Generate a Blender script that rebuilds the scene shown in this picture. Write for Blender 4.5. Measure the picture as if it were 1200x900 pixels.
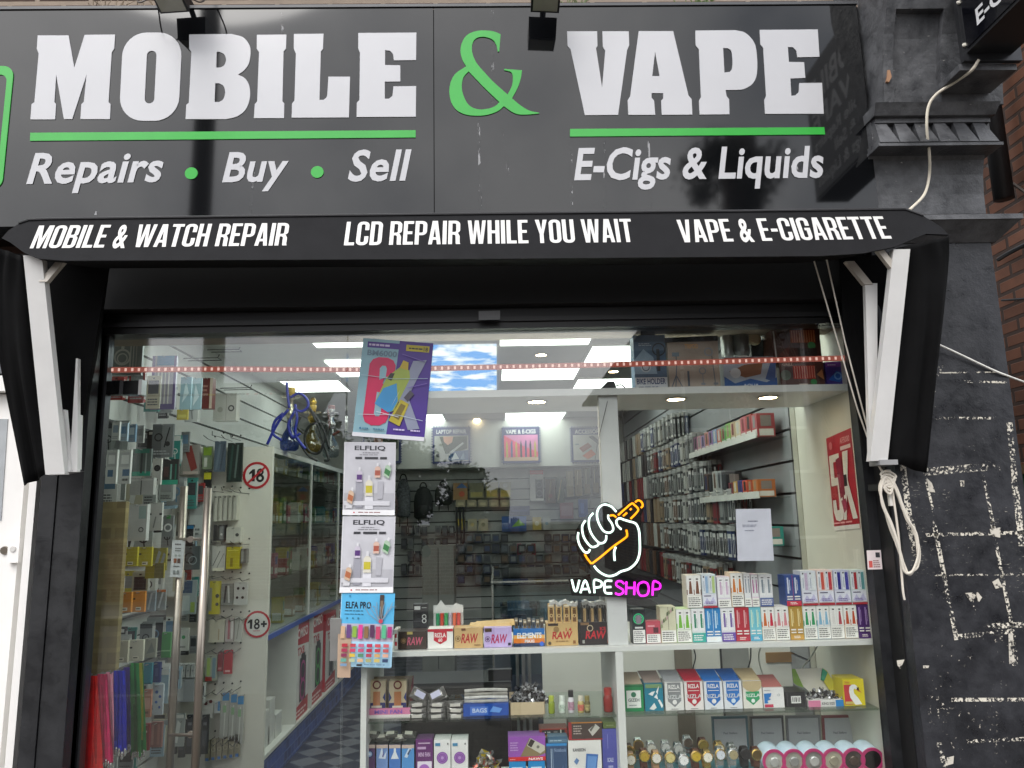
import bpy, math, random
import numpy as np
from mathutils import Vector as V, Matrix
for o in list(bpy.data.objects): bpy.data.objects.remove(o)
SC = bpy.context.scene
COL = SC.collection
RD = math.radians

# ------------------------------------------------------------------ camera
F = 901.0
CAM_LOC = V((0.0, -3.0, 1.55))
CAM_R = (Matrix.Rotation(RD(-1.32), 3, 'Z') @ Matrix.Rotation(RD(100.0), 3, 'X') @ Matrix.Rotation(RD(-1.23), 3, 'Z'))
cd = bpy.data.cameras.new('Camera'); cam = bpy.data.objects.new('Camera', cd); COL.objects.link(cam)
cam.location = CAM_LOC; cam.rotation_mode = 'QUATERNION'; cam.rotation_quaternion = CAM_R.to_quaternion()
cd.sensor_width = 36.0; cd.lens = 36.0 * F / 1200.0; cd.clip_start = 0.05; cd.clip_end = 2000
SC.camera = cam

# ------------------------------------------------------------------ sky, sun, exposure
SUN_EL, SUN_ROT = 48.0, 205.0
w = bpy.data.worlds.new('World'); SC.world = w; w.use_nodes = True
nt = w.node_tree; nt.nodes.clear()
out = nt.nodes.new('ShaderNodeOutputWorld'); bg = nt.nodes.new('ShaderNodeBackground')
sky = nt.nodes.new('ShaderNodeTexSky'); sky.sky_type = 'NISHITA'; sky.sun_disc = False
sky.sun_elevation = RD(SUN_EL); sky.sun_rotation = RD(SUN_ROT); sky.air_density = 1.0; sky.dust_density = 4.0; sky.ozone_density = 0.6
hs = nt.nodes.new('ShaderNodeHueSaturation'); hs.inputs['Saturation'].default_value = 0.22
tc = nt.nodes.new('ShaderNodeTexCoord')
nz = nt.nodes.new('ShaderNodeTexNoise'); nz.inputs['Scale'].default_value = 2.6; nz.inputs['Detail'].default_value = 7; nz.inputs['Roughness'].default_value = 0.55
rp = nt.nodes.new('ShaderNodeValToRGB'); rp.color_ramp.elements[0].position = 0.38; rp.color_ramp.elements[1].position = 0.62
rp.color_ramp.elements[0].color = (3.4, 3.7, 4.3, 1); rp.color_ramp.elements[1].color = (10.0, 10.0, 10.1, 1)
mx = nt.nodes.new('ShaderNodeMix'); mx.data_type = 'RGBA'; mx.inputs[0].default_value = 0.72
nt.links.new(tc.outputs['Generated'], nz.inputs['Vector']); nt.links.new(nz.outputs['Fac'], rp.inputs['Fac'])
nt.links.new(sky.outputs[0], hs.inputs['Color']); nt.links.new(hs.outputs[0], mx.inputs[6]); nt.links.new(rp.outputs[0], mx.inputs[7])
nt.links.new(mx.outputs[2], bg.inputs['Color']); nt.links.new(bg.outputs[0], out.inputs[0])
bg.inputs['Strength'].default_value = 0.15
sl = bpy.data.lights.new('Sun', 'SUN'); so = bpy.data.objects.new('Sun', sl); COL.objects.link(so)
sl.energy = 0.8; sl.angle = RD(30); sl.color = (1.0, 0.97, 0.93)
so.rotation_euler = (RD(90 - SUN_EL), 0, RD(-(SUN_ROT - 180)))
SC.view_settings.view_transform = 'Standard'; SC.view_settings.look = 'None'
SC.view_settings.exposure = 0.95; SC.view_settings.gamma = 1.0; SC.view_settings.use_curve_mapping = False
SC.cycles.max_bounces = 10; SC.cycles.transparent_max_bounces = 24; SC.cycles.caustics_reflective = False
SC.cycles.diffuse_bounces = 4; SC.cycles.glossy_bounces = 4; SC.cycles.use_denoising = True
SC.cycles.sample_clamp_indirect = 6.0

# ------------------------------------------------------------------ pixel -> world (photo 1200x900)
def ray(px, py): return CAM_R @ V(((px - 600.0), -(py - 450.0), -F))
def at(px, py, Y):
    d = ray(px, py); t = (Y - CAM_LOC.y) / d.y; return CAM_LOC + d * t
def atX(px, py, X):
    d = ray(px, py); t = (X - CAM_LOC.x) / d.x; return CAM_LOC + d * t
def atZ(px, py, Z):
    d = ray(px, py); t = (Z - CAM_LOC.z) / d.z; return CAM_LOC + d * t

# ------------------------------------------------------------------ materials
def lin(h):
    h = h.lstrip('#'); h = ''.join(x * 2 for x in h) if len(h) == 3 else h; c = [int(h[i:i + 2], 16) / 255 for i in (0, 2, 4)]
    return tuple(x / 12.92 if x <= 0.04045 else ((x + 0.055) / 1.055) ** 2.4 for x in c) + (1.0,)
MATS = {}
def newmat(name):
    m = bpy.data.materials.new(name); m.use_nodes = True; m.node_tree.nodes.clear(); return m, m.node_tree
def K(h, rough=0.5, metal=0.0, var=0.10, scale=9.0, bump=0.0, spec=0.5, bscale=60.0, coat=0.0):
    """procedural Principled: base colour h varied a little by noise"""
    key = (h, rough, metal, var, scale, bump, spec, bscale, coat)
    if key in MATS: return MATS[key]
    m, t = newmat('paint_' + h.strip('#'))
    o = t.nodes.new('ShaderNodeOutputMaterial'); p = t.nodes.new('ShaderNodeBsdfPrincipled')
    t.links.new(p.outputs[0], o.inputs[0])
    g = t.nodes.new('ShaderNodeTexCoord'); n = t.nodes.new('ShaderNodeTexNoise')
    n.inputs['Scale'].default_value = scale; n.inputs['Detail'].default_value = 4
    t.links.new(g.outputs['Object'], n.inputs['Vector'])
    r = t.nodes.new('ShaderNodeValToRGB'); c = lin(h)
    r.color_ramp.elements[0].position = 0.3; r.color_ramp.elements[1].position = 0.7
    r.color_ramp.elements[0].color = tuple(x * (1 - var) for x in c[:3]) + (1,)
    r.color_ramp.elements[1].color = tuple(min(1, x * (1 + var)) for x in c[:3]) + (1,)
    t.links.new(n.outputs['Fac'], r.inputs['Fac']); t.links.new(r.outputs[0], p.inputs['Base Color'])
    p.inputs['Roughness'].default_value = rough; p.inputs['Metallic'].default_value = metal
    p.inputs['Specular IOR Level'].default_value = spec
    if coat: p.inputs['Coat Weight'].default_value = coat; p.inputs['Coat Roughness'].default_value = 0.08
    if bump:
        n2 = t.nodes.new('ShaderNodeTexNoise'); n2.inputs['Scale'].default_value = bscale; n2.inputs['Detail'].default_value = 5
        t.links.new(g.outputs['Object'], n2.inputs['Vector'])
        b = t.nodes.new('ShaderNodeBump'); b.inputs['Strength'].default_value = bump; b.inputs['Distance'].default_value = 0.004
        t.links.new(n2.outputs['Fac'], b.inputs['Height']); t.links.new(b.outputs[0], p.inputs['Normal'])
    MATS[key] = m; return m
def EM(h, s):
    key = ('em', h, s)
    if key in MATS: return MATS[key]
    m, t = newmat('glow_' + h.strip('#'))
    o = t.nodes.new('ShaderNodeOutputMaterial'); e = t.nodes.new('ShaderNodeEmission')
    e.inputs[0].default_value = lin(h); e.inputs[1].default_value = s; t.links.new(e.outputs[0], o.inputs[0])
    MATS[key] = m; return m
def glassmat(name, tint=(0.97, 0.985, 0.975), f0=0.04, rough=0.0, alpha=0.0, col=(0.8, 0.8, 0.8)):
    if name in MATS: return MATS[name]
    m, t = newmat(name)
    o = t.nodes.new('ShaderNodeOutputMaterial')
    tr = t.nodes.new('ShaderNodeBsdfTransparent'); tr.inputs[0].default_value = tint + (1,)
    gl = t.nodes.new('ShaderNodeBsdfGlossy'); gl.inputs['Roughness'].default_value = rough
    lw = t.nodes.new('ShaderNodeLayerWeight'); lw.inputs['Blend'].default_value = 0.5
    pw = t.nodes.new('ShaderNodeMath'); pw.operation = 'POWER'; pw.inputs[1].default_value = 5
    ma = t.nodes.new('ShaderNodeMath'); ma.operation = 'MULTIPLY_ADD'; ma.inputs[1].default_value = 0.9; ma.inputs[2].default_value = f0
    t.links.new(lw.outputs['Facing'], pw.inputs[0]); t.links.new(pw.outputs[0], ma.inputs[0])
    ms = t.nodes.new('ShaderNodeMixShader'); t.links.new(ma.outputs[0], ms.inputs[0])
    if alpha:
        df = t.nodes.new('ShaderNodeBsdfDiffuse'); df.inputs[0].default_value = col + (1,)
        m0 = t.nodes.new('ShaderNodeMixShader'); m0.inputs[0].default_value = alpha
        t.links.new(tr.outputs[0], m0.inputs[1]); t.links.new(df.outputs[0], m0.inputs[2]); t.links.new(m0.outputs[0], ms.inputs[1])
    else: t.links.new(tr.outputs[0], ms.inputs[1])
    t.links.new(gl.outputs[0], ms.inputs[2]); t.links.new(ms.outputs[0], o.inputs[0])
    MATS[name] = m; return m
def brickmat(name, c1, c2, mortar, axis='xz', scale=1.0, msize=0.012, bw=0.225, bh=0.075, bumpd=0.006):
    m, t = newmat(name)
    o = t.nodes.new('ShaderNodeOutputMaterial'); p = t.nodes.new('ShaderNodeBsdfPrincipled'); t.links.new(p.outputs[0], o.inputs[0])
    g = t.nodes.new('ShaderNodeNewGeometry'); s = t.nodes.new('ShaderNodeSeparateXYZ'); c = t.nodes.new('ShaderNodeCombineXYZ')
    t.links.new(g.outputs['Position'], s.inputs[0])
    t.links.new(s.outputs['XYZ'.index(axis[0].upper())], c.inputs[0]); t.links.new(s.outputs['XYZ'.index(axis[1].upper())], c.inputs[1])
    b = t.nodes.new('ShaderNodeTexBrick'); t.links.new(c.outputs[0], b.inputs['Vector'])
    b.inputs['Scale'].default_value = scale; b.inputs['Mortar Size'].default_value = msize; b.inputs['Brick Width'].default_value = bw; b.inputs['Row Height'].default_value = bh
    b.inputs['Color1'].default_value = lin(c1); b.inputs['Color2'].default_value = lin(c2); b.inputs['Mortar'].default_value = lin(mortar)
    b.inputs['Mortar Smooth'].default_value = 0.3; b.inputs['Bias'].default_value = -0.1
    n = t.nodes.new('ShaderNodeTexNoise'); n.inputs['Scale'].default_value = 14; n.inputs['Detail'].default_value = 6
    t.links.new(g.outputs['Position'], n.inputs['Vector'])
    mm = t.nodes.new('ShaderNodeMix'); mm.data_type = 'RGBA'; mm.blend_type = 'MULTIPLY'; mm.inputs[0].default_value = 0.7
    rr = t.nodes.new('ShaderNodeValToRGB'); rr.color_ramp.elements[0].color = (0.45, 0.43, 0.42, 1); rr.color_ramp.elements[1].color = (1.3, 1.25, 1.2, 1)
    t.links.new(n.outputs['Fac'], rr.inputs[0]); t.links.new(b.outputs['Color'], mm.inputs[6]); t.links.new(rr.outputs[0], mm.inputs[7])
    t.links.new(mm.outputs[2], p.inputs['Base Color']); p.inputs['Roughness'].default_value = 0.85
    bp = t.nodes.new('ShaderNodeBump'); bp.invert = True; bp.inputs['Distance'].default_value = bumpd; bp.inputs['Strength'].default_value = 0.8
    t.links.new(b.outputs['Fac'], bp.inputs['Height']); t.links.new(bp.outputs[0], p.inputs['Normal'])
    return m
def speckle(name, h, thr, scale, rough=0.8, stretch=(1, 1, 1)):
    """worn remnants: noise decides where the stuff is left"""
    m, t = newmat(name)
    o = t.nodes.new('ShaderNodeOutputMaterial'); p = t.nodes.new('ShaderNodeBsdfPrincipled'); p.inputs['Base Color'].default_value = lin(h); p.inputs['Roughness'].default_value = rough
    tr = t.nodes.new('ShaderNodeBsdfTransparent'); ms = t.nodes.new('ShaderNodeMixShader')
    g = t.nodes.new('ShaderNodeNewGeometry'); mp = t.nodes.new('ShaderNodeMapping'); mp.inputs['Scale'].default_value = stretch
    n = t.nodes.new('ShaderNodeTexNoise'); n.inputs['Scale'].default_value = scale; n.inputs['Detail'].default_value = 8; n.inputs['Roughness'].default_value = 0.7
    t.links.new(g.outputs['Position'], mp.inputs[0]); t.links.new(mp.outputs[0], n.inputs['Vector'])
    r = t.nodes.new('ShaderNodeValToRGB'); r.color_ramp.elements[0].position = thr; r.color_ramp.elements[1].position = thr + 0.03
    n2 = t.nodes.new('ShaderNodeTexNoise'); n2.inputs['Scale'].default_value = scale * .13; n2.inputs['Detail'].default_value = 3; t.links.new(g.outputs['Position'], n2.inputs['Vector'])
    ad = t.nodes.new('ShaderNodeMath'); ad.operation = 'MULTIPLY_ADD'; ad.inputs[1].default_value = .34; ad.inputs[2].default_value = -.17
    a2 = t.nodes.new('ShaderNodeMath'); a2.operation = 'ADD'; t.links.new(n2.outputs['Fac'], ad.inputs[0]); t.links.new(ad.outputs[0], a2.inputs[0]); t.links.new(n.outputs['Fac'], a2.inputs[1])
    t.links.new(a2.outputs[0], r.inputs[0]); t.links.new(r.outputs[0], ms.inputs[0])
    t.links.new(tr.outputs[0], ms.inputs[1]); t.links.new(p.outputs[0], ms.inputs[2]); t.links.new(ms.outputs[0], o.inputs[0])
    return m
def worn(name, base, dust, mark, rough=0.4, scale=9.0, thr=0.66, bump=0.9):
    """old thick paint: uneven colour, dusty patches and pale scratches"""
    m, t = newmat(name); o = t.nodes.new('ShaderNodeOutputMaterial'); p = t.nodes.new('ShaderNodeBsdfPrincipled'); t.links.new(p.outputs[0], o.inputs[0])
    g = t.nodes.new('ShaderNodeNewGeometry')
    def noise(sc, det, st=None):
        n = t.nodes.new('ShaderNodeTexNoise'); n.inputs['Scale'].default_value = sc; n.inputs['Detail'].default_value = det; n.inputs['Roughness'].default_value = .65
        if st: mp = t.nodes.new('ShaderNodeMapping'); mp.inputs['Scale'].default_value = st; mp.inputs['Rotation'].default_value = (.3, .5, .4); t.links.new(g.outputs['Position'], mp.inputs[0]); t.links.new(mp.outputs[0], n.inputs['Vector'])
        else: t.links.new(g.outputs['Position'], n.inputs['Vector'])
        return n
    def ramp(n, a, b, ca, cb):
        r = t.nodes.new('ShaderNodeValToRGB'); r.color_ramp.elements[0].position = a; r.color_ramp.elements[1].position = b; r.color_ramp.elements[0].color = ca; r.color_ramp.elements[1].color = cb; t.links.new(n.outputs['Fac'], r.inputs[0]); return r
    c1 = ramp(noise(scale, 6), .35, .70, lin(base), lin(dust)); k = ramp(noise(scale * 5, 6, (1, 1, 3.2)), thr, thr + .04, (0, 0, 0, 1), (1, 1, 1, 1))
    mx_ = t.nodes.new('ShaderNodeMix'); mx_.data_type = 'RGBA'; mx_.inputs[7].default_value = lin(mark); t.links.new(k.outputs[0], mx_.inputs[0]); t.links.new(c1.outputs[0], mx_.inputs[6]); t.links.new(mx_.outputs[2], p.inputs['Base Color'])
    rr = ramp(noise(scale * 2, 4), .3, .7, (rough - .12,) * 3 + (1,), (rough + .2,) * 3 + (1,)); t.links.new(rr.outputs[0], p.inputs['Roughness'])
    b = t.nodes.new('ShaderNodeBump'); b.inputs['Strength'].default_value = bump; b.inputs['Distance'].default_value = .006; t.links.new(noise(scale * 2.6, 7).outputs['Fac'], b.inputs['Height']); t.links.new(b.outputs[0], p.inputs['Normal'])
    return m
def mt(m, **k): return K(m, **k) if isinstance(m, str) else m

# ------------------------------------------------------------------ glyphs and traced 2D outlines
CHARS = "ABCDEFGHIJKLMNOPQRSTUVWXYZabcdefghijklmnopqrstuvwxyz0123456789&-+.,'"
def curve_obj(name, splines, extrude=0.0):
    c = bpy.data.curves.new(name, 'CURVE'); c.dimensions = '2D'; c.fill_mode = 'BOTH' if extrude else 'FRONT'; c.extrude = extrude
    for pts in splines:
        s = c.splines.new('POLY'); s.points.add(len(pts) - 1)
        for q, p in zip(s.points, pts): q.co = (p[0], p[1], 0, 1)
        s.use_cyclic_u = True
    o = bpy.data.objects.new(name, c); COL.objects.link(o); return o
GL = {}          # (char, weight) -> (verts, polys, advance)
def bake_glyphs(shapes):
    tmp = []
    for wt, off in ((0, 0.0), (1, 0.024)):
        for ch in CHARS:
            for tag, s in (('g', ch), ('a', 'H' + ch + 'H')):
                c = bpy.data.curves.new('t', 'FONT'); c.body = s; c.offset = off; c.resolution_u = 3
                o = bpy.data.objects.new('t', c); COL.objects.link(o); tmp.append(((ch, wt, tag), o))
        c = bpy.data.curves.new('t', 'FONT'); c.body = 'HH'; c.offset = off
        o = bpy.data.objects.new('t', c); COL.objects.link(o); tmp.append((('HH', wt, 'a'), o))
    for k, (spl, ext) in shapes.items(): tmp.append((k, curve_obj('t', spl, ext)))
    dg = bpy.context.evaluated_depsgraph_get(); dg.update()
    res = {}
    for k, o in tmp:
        e = o.evaluated_get(dg); me = e.to_mesh()
        res[k] = ([tuple(v.co) for v in me.vertices], [tuple(p.vertices) for p in me.polygons])
        e.to_mesh_clear()
    for k, o in tmp:
        d = o.data; bpy.data.objects.remove(o); bpy.data.curves.remove(d)
    def xw(r): xs = [v[0] for v in r[0]]; return max(xs) - min(xs)
    for wt in (0, 1):
        hh = xw(res[('HH', wt, 'a')])
        for ch in CHARS:
            g = res[(ch, wt, 'g')]; GL[(ch, wt)] = (g[0], g[1], xw(res[(ch, wt, 'a')]) - hh)
        GL[(' ', wt)] = ([], [], 0.30)
    GL[(' ', 2)] = ([], [], 0.20)
    for ch, wd in CONDW.items(): r = res['cond_' + ch]; GL[(ch, 2)] = (r[0], r[1], wd + .055)
    g = GL[('&', 1)]; xs = [v[0] for v in g[0]]; ys = [v[1] for v in g[0]]; GL[('&', 2)] = ([((v[0] - min(xs)) * .44 / (max(xs) - min(xs)), v[1] / max(ys), 0) for v in g[0]], g[1], .49)
    return {k: res[k] for k in shapes}

# ------------------------------------------------------------------ mesh builder (world coordinates; origin taken off at build)
class MB:
    def __init__(s): s.v = []; s.f = []; s.m = []; s.ms = []
    def mi(s, m):
        m = mt(m)
        if m not in s.ms: s.ms.append(m)
        return s.ms.index(m)
    def add(s, vs, fs, m):
        b = len(s.v); i = s.mi(m); s.v += [tuple(v) for v in vs]
        for f in fs: s.f.append(tuple(b + k for k in f)); s.m.append(i)
        return s
    def poly(s, pts, m): return s.add(pts, [tuple(range(len(pts)))], m)
    def hexa(s, p, m):          # 8 corners: 0-3 one face ring, 4-7 the opposite ring
        return s.add(p, [(0, 1, 2, 3), (7, 6, 5, 4), (0, 4, 5, 1), (1, 5, 6, 2), (2, 6, 7, 3), (3, 7, 4, 0)], m)
    def box(s, x0, x1, y0, y1, z0, z1, m):
        return s.hexa([(x0, y0, z0), (x1, y0, z0), (x1, y0, z1), (x0, y0, z1), (x0, y1, z0), (x1, y1, z0), (x1, y1, z1), (x0, y1, z1)], m)
    def slab(s, ring, off, m):  # polygon ring pushed by off into a solid
        n = len(ring); r2 = [V(p) + V(off) for p in ring]
        s.add(list(ring) + r2, [tuple(range(n)), tuple(range(2 * n - 1, n - 1, -1))] + [(i, n + i, n + (i + 1) % n, (i + 1) % n) for i in range(n)], m); return s
    def tube(s, pts, r, m, n=8, closed=False):
        pts = [V(p) for p in pts]; N = len(pts); b = len(s.v); rs = r if isinstance(r, (list, tuple)) else [r] * N
        prev = None; vs = []
        for i, p in enumerate(pts):
            a = pts[(i - 1) % N] if (i or closed) else p; c = pts[(i + 1) % N] if (i < N - 1 or closed) else p
            t = (c - a).normalized()
            if prev is None: u = t.cross(V((0.13, 0.31, 0.94)));  u = u if u.length > 1e-4 else t.cross(V((1, 0, 0)))
            else: u = prev - t * prev.dot(t)
            u.normalize(); prev = u; wv = t.cross(u)
            for k in range(n):
                an = 2 * math.pi * k / n; vs.append(p + (u * math.cos(an) + wv * math.sin(an)) * rs[i])
        fs = []
        for i in range(N if closed else N - 1):
            j = (i + 1) % N
            for k in range(n): fs.append((i * n + k, i * n + (k + 1) % n, j * n + (k + 1) % n, j * n + k))
        if not closed: fs += [tuple(range(n - 1, -1, -1)), tuple((N - 1) * n + k for k in range(n))]
        return s.add(vs, fs, m)
    def lathe(s, prof, o, m, n=16, axis='z'):   # prof: (radius, height)
        o = V(o); vs = []; fs = []
        ax = {'z': (V((1, 0, 0)), V((0, 1, 0)), V((0, 0, 1))), 'y': (V((1, 0, 0)), V((0, 0, 1)), V((0, -1, 0))), 'x': (V((0, 1, 0)), V((0, 0, 1)), V((1, 0, 0)))}[axis] if isinstance(axis, str) else axis
        for r, h in prof:
            for k in range(n):
                a = 2 * math.pi * k / n; vs.append(o + ax[0] * (r * math.cos(a)) + ax[1] * (r * math.sin(a)) + ax[2] * h)
        for i in range(len(prof) - 1):
            for k in range(n): fs.append((i * n + k, i * n + (k + 1) % n, (i + 1) * n + (k + 1) % n, (i + 1) * n + k))
        fs += [tuple(range(n - 1, -1, -1)), tuple((len(prof) - 1) * n + k for k in range(n))]
        return s.add(vs, fs, m)
    def text(s, st, O, U, W, m, wt=1, shear=0.0, space=1.0, lift=None, fitw=True):
        """text filling the rectangle O + u*U + v*W (cap height = W)"""
        vs = []; fs = []; x = 0.0
        for ch in st:
            if (ch, wt) not in GL: ch = ' '
            g = GL[(ch, wt)]; b = len(vs)
            vs += [(v[0] + x, v[1]) for v in g[0]]; fs += [tuple(b + k for k in p) for p in g[1]]; x += g[2] * space
        if not vs: return s
        cap = max(v[1] for v in GL[('H', wt)][0]); x0 = min(v[0] for v in vs); x1 = max(v[0] for v in vs)
        O = V(O); U = V(U); W = V(W); L = V(lift) if lift is not None else V((0, 0, 0))
        k = 1.0 / (x1 - x0) if fitw else (W.length / cap) / U.length
        return s.add([O + U * ((a - x0) * k + shear * (c / cap) * W.length / U.length) + W * (c / cap) + L for a, c in vs], fs, m)
    def build(s, name, parent=None, origin=None, smooth=False):
        me = bpy.data.meshes.new(name)
        o0 = V(parent['_o']) if parent is not None else (V(origin) if origin is not None else s.base())
        me.from_pydata([tuple(V(v) - o0) for v in s.v], [], s.f)
        for m in s.ms: me.materials.append(m)
        me.polygons.foreach_set('material_index', s.m)
        if smooth: me.polygons.foreach_set('use_smooth', [True] * len(s.f))
        me.update()
        o = bpy.data.objects.new(name, me); COL.objects.link(o)
        if parent is not None: o.parent = parent
        else: o.location = o0
        o['_o'] = tuple(o0); return o
    def base(s):
        a = np.array(s.v); lo = a.min(0); hi = a.max(0); return V(((lo[0] + hi[0]) / 2, (lo[1] + hi[1]) / 2, lo[2]))
ALL = []
def tag(o, label, cat, group=None):
    o['label'] = label; o['category'] = cat
    if group: o['group'] = group
    ALL.append(o); return o
def struct(o, kind='structure'): o['kind'] = kind; return o
def thing(name, label, cat, loc, group=None):
    o = bpy.data.objects.new(name, None); COL.objects.link(o); o.location = loc; o['_o'] = tuple(loc); o.empty_display_size = 0.1
    return tag(o, label, cat, group)
def bez(pts, n=10, closed=False):
    """Catmull-Rom through 2D/3D points"""
    P = [V(p) for p in pts]; N = len(P); out = []
    for i in range(N if closed else N - 1):
        p1 = P[i]; p2 = P[(i + 1) % N]
        p0 = P[(i - 1) % N] if (closed or i) else p1 * 2 - p2
        p3 = P[(i + 2) % N] if (closed or i < N - 2) else p2 * 2 - p1
        for k in range(n):
            t = k / n; out.append(0.5 * ((2 * p1) + (p2 - p0) * t + (2 * p0 - 5 * p1 + 4 * p2 - p3) * t * t + (3 * p1 - p0 - 3 * p2 + p3) * t ** 3))
    if not closed: out.append(P[-1])
    return out
# printing on a face: O corner, U width vector, W height vector; layers lift off by 0.35 mm each
def prints(mb, O, U, W, items, rough=0.4, lift0=0.0006, step=0.00035):
    O = V(O); U = V(U); W = V(W); N = U.cross(W).normalized(); asp = U.length / W.length; lay = 0
    rnd = random.Random(len(items) * 7 + int(abs(O.x) * 1000))
    P = lambda u, v, l: O + U * u + W * v + N * l
    for it in items:
        k = it[0]; l = lift0 + step * lay; lay += 1
        c = K(it[-1], rough=rough) if isinstance(it[-1], str) else it[-1]
        if k == 'r': _, a, b, e, f, _c = it; mb.poly([P(a, b, l), P(e, b, l), P(e, f, l), P(a, f, l)], c)
        elif k == 'p': mb.poly([P(a, b, l) for a, b in it[1]], c)
        elif k == 'c':
            n = 20; _, a, b, r, _c = it; mb.poly([P(a + r * math.cos(6.2832 * i / n), b + r * asp * math.sin(6.2832 * i / n), l) for i in range(n)], c)
        elif k == 'o':
            n = 24; _, a, b, r, r2, _c = it
            R = lambda q, i: P(a + q * math.cos(6.2832 * i / n), b + q * asp * math.sin(6.2832 * i / n), l)
            for i in range(n): mb.poly([R(r2, i), R(r, i), R(r, i + 1), R(r2, i + 1)], c)
        elif k == 't':
            _, st, a, b, e, f, _c = it[:7]; mb.text(st, P(a, b, l), U * (e - a), W * (f - b), c)
        elif k == 'ts':
            _, st, a, b, e, f, sh, _c = it; mb.text(st, P(a, b, l), U * (e - a), W * (f - b), c, shear=sh)
        elif k == 'n':       # small print: broken bars, n rows
            _, a, b, e, f, n, _c = it; h = (f - b) / n
            for i in range(n):
                u = a; v = b + h * (n - 1 - i) + h * 0.25; end = a + (e - a) * rnd.uniform(0.75, 1.0)
                while u < end - 1e-6:
                    q = min(end, u + (e - a) * rnd.uniform(0.10, 0.28)); mb.poly([P(u, v, l), P(q, v, l), P(q, v + h * 0.5, l), P(u, v + h * 0.5, l)], c); u = q + (e - a) * 0.035
        elif k == 'l':
            _, pts, wd, _c = it
            for p, q in zip(pts, pts[1:]):
                d = V((q[0] - p[0], (q[1] - p[1]) / asp)); d.normalize(); nx, ny = -d.y * wd / 2, d.x * wd / 2 * asp
                mb.poly([P(p[0] - nx, p[1] - ny, l), P(q[0] - nx, q[1] - ny, l), P(q[0] + nx, q[1] + ny, l), P(p[0] + nx, p[1] + ny, l)], c)
    return mb
def proj(p):
    q = CAM_R.transposed() @ (V(p) - CAM_LOC); return 600 + F * q.x / -q.z, 450 - F * q.y / -q.z
def rect(px0, py0, px1, py1, Y, zb=None):
    cx = (px0 + px1) / 2; cy = (py0 + py1) / 2
    if py1 == 0: cy = proj((at(cx, 750, Y).x, Y, zb + 0.04))[1]
    x0 = at(px0, cy, Y).x; x1 = at(px1, cy, Y).x; z1 = at(cx, py0, Y).z; z0 = at(cx, py1, Y).z if zb is None else zb
    return x0, x1, z0, z1
def carton(name, label, cat, r, Y, dep, body, items=(), group=None, zb=None, rough=0.4, gap=0.0008, z1=None):
    """a box standing with its printed front on plane Y"""
    x0, x1, z0, zt = rect(*r, Y, zb); zt = z1 if z1 is not None else zt
    mb = MB(); mb.box(x0 + gap, x1 - gap, Y, Y + dep, z0 + 0.001, zt, K(body, rough=rough))
    prints(mb, (x0 + gap, Y, z0 + 0.001), (x1 - x0 - 2 * gap, 0, 0), (0, 0, zt - z0 - 0.001), items, rough)
    o = mb.build(name); tag(o, label, cat, group); return o, (x0, x1, z0, zt)
def card(name, label, cat, quad, Y, thick, body, items, group=None, rough=0.35, parent=None):
    """flat sheet whose four corners (TL TR BR BL, photo pixels) lie on plane Y"""
    tl, tr, br, bl = [at(p[0], p[1], Y) for p in quad]
    mb = MB(); mb.slab([bl, br, tr, tl], (0, thick, 0), K(body, rough=rough))
    U = ((br - bl) + (tr - tl)) / 2; W = ((tl - bl) + (tr - br)) / 2
    prints(mb, bl, U, W, items, rough)
    o = mb.build(name, parent=parent)
    if parent is None: tag(o, label, cat, group)
    return o
# ------------------------------------------------------------------ outlines of the slab-serif sign letters
def Z(ox, oy, s, pts): return [(ox + x / s, oy + y / s) for x, y in pts]
def rrect(cx, cy, hw, hh, r, sh=0.0, n=8):
    out = []
    for qx, qy, a0 in ((1, 1, 0), (-1, 1, 90), (-1, -1, 180), (1, -1, 270)):
        for k in range(n + 1):
            a = RD(a0 + 90 * k / n); x = qx * (hw - r) + r * math.cos(a); y = qy * (hh - r) + r * math.sin(a); out.append((cx + x - y * sh, cy + y))
    return out
B2 = lambda pts: [(p[0], p[1]) for p in bez([(a, b, 0) for a, b in pts], 5)]
LM = lambda p: Z(30, 30, 6, p); LB = lambda p: Z(210, 30, 6, p); LE = lambda p: Z(330, 30, 6, p)
LA = lambda p: Z(500, 20, 6, p); LV = lambda p: Z(650, 20, 6, p); LP = lambda p: Z(800, 20, 6, p)
SHAPES = {}
SHAPES['mobile'] = ([LM([(88,72),(305,72),(345,300),(418,68),(632,66),(625,165),(608,190),(585,540),(600,555),(595,660),(388,660),(395,555),(412,540),(432,345),(330,660),(272,660),(218,345),(205,540),(217,555),(210,662),(37,662),(45,555),(65,540),(95,200),(82,165)]),
  LM(rrect(882,362,208,310,165,0.05)), LM(rrect(881,365,34,185,33,0.05)),
  LB([(72,65)] + B2([(370,62),(450,85),(495,140),(503,200),(490,270),(455,320),(415,346)]) + B2([(415,347),(465,375),(495,430),(498,510),(470,590),(410,640),(330,660)]) + [(47,660),(52,560),(70,545),(88,190),(72,165)]),
  LB([(265,187)] + B2([(285,187),(318,205),(331,243),(318,282),(290,298)]) + [(262,298)]), LB([(255,408)] + B2([(282,408),(314,428),(325,474),(312,520),(282,540)]) + [(250,540)]),
  LB([(548,68),(755,66),(752,165),(735,185),(727,535),(740,550),(738,653),(527,653),(533,555),(550,535),(563,190),(547,165)]),
  LE([(88,62),(296,60),(292,165),(277,185),(267,525),(295,525),(314,512),(322,495),(330,362),(482,362),(474,648),(72,650),(75,550),(92,530),(102,200),(87,165)]),
  LE([(540,55),(948,52),(946,245),(790,247),(785,205),(765,180),(728,175),(728,280),(835,282),(835,395),(726,397),(726,517),(755,517),(780,497),(787,430),(946,428),(944,643),(528,645),(530,545),(548,525),(552,195),(540,165)])], 1.0)
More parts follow.
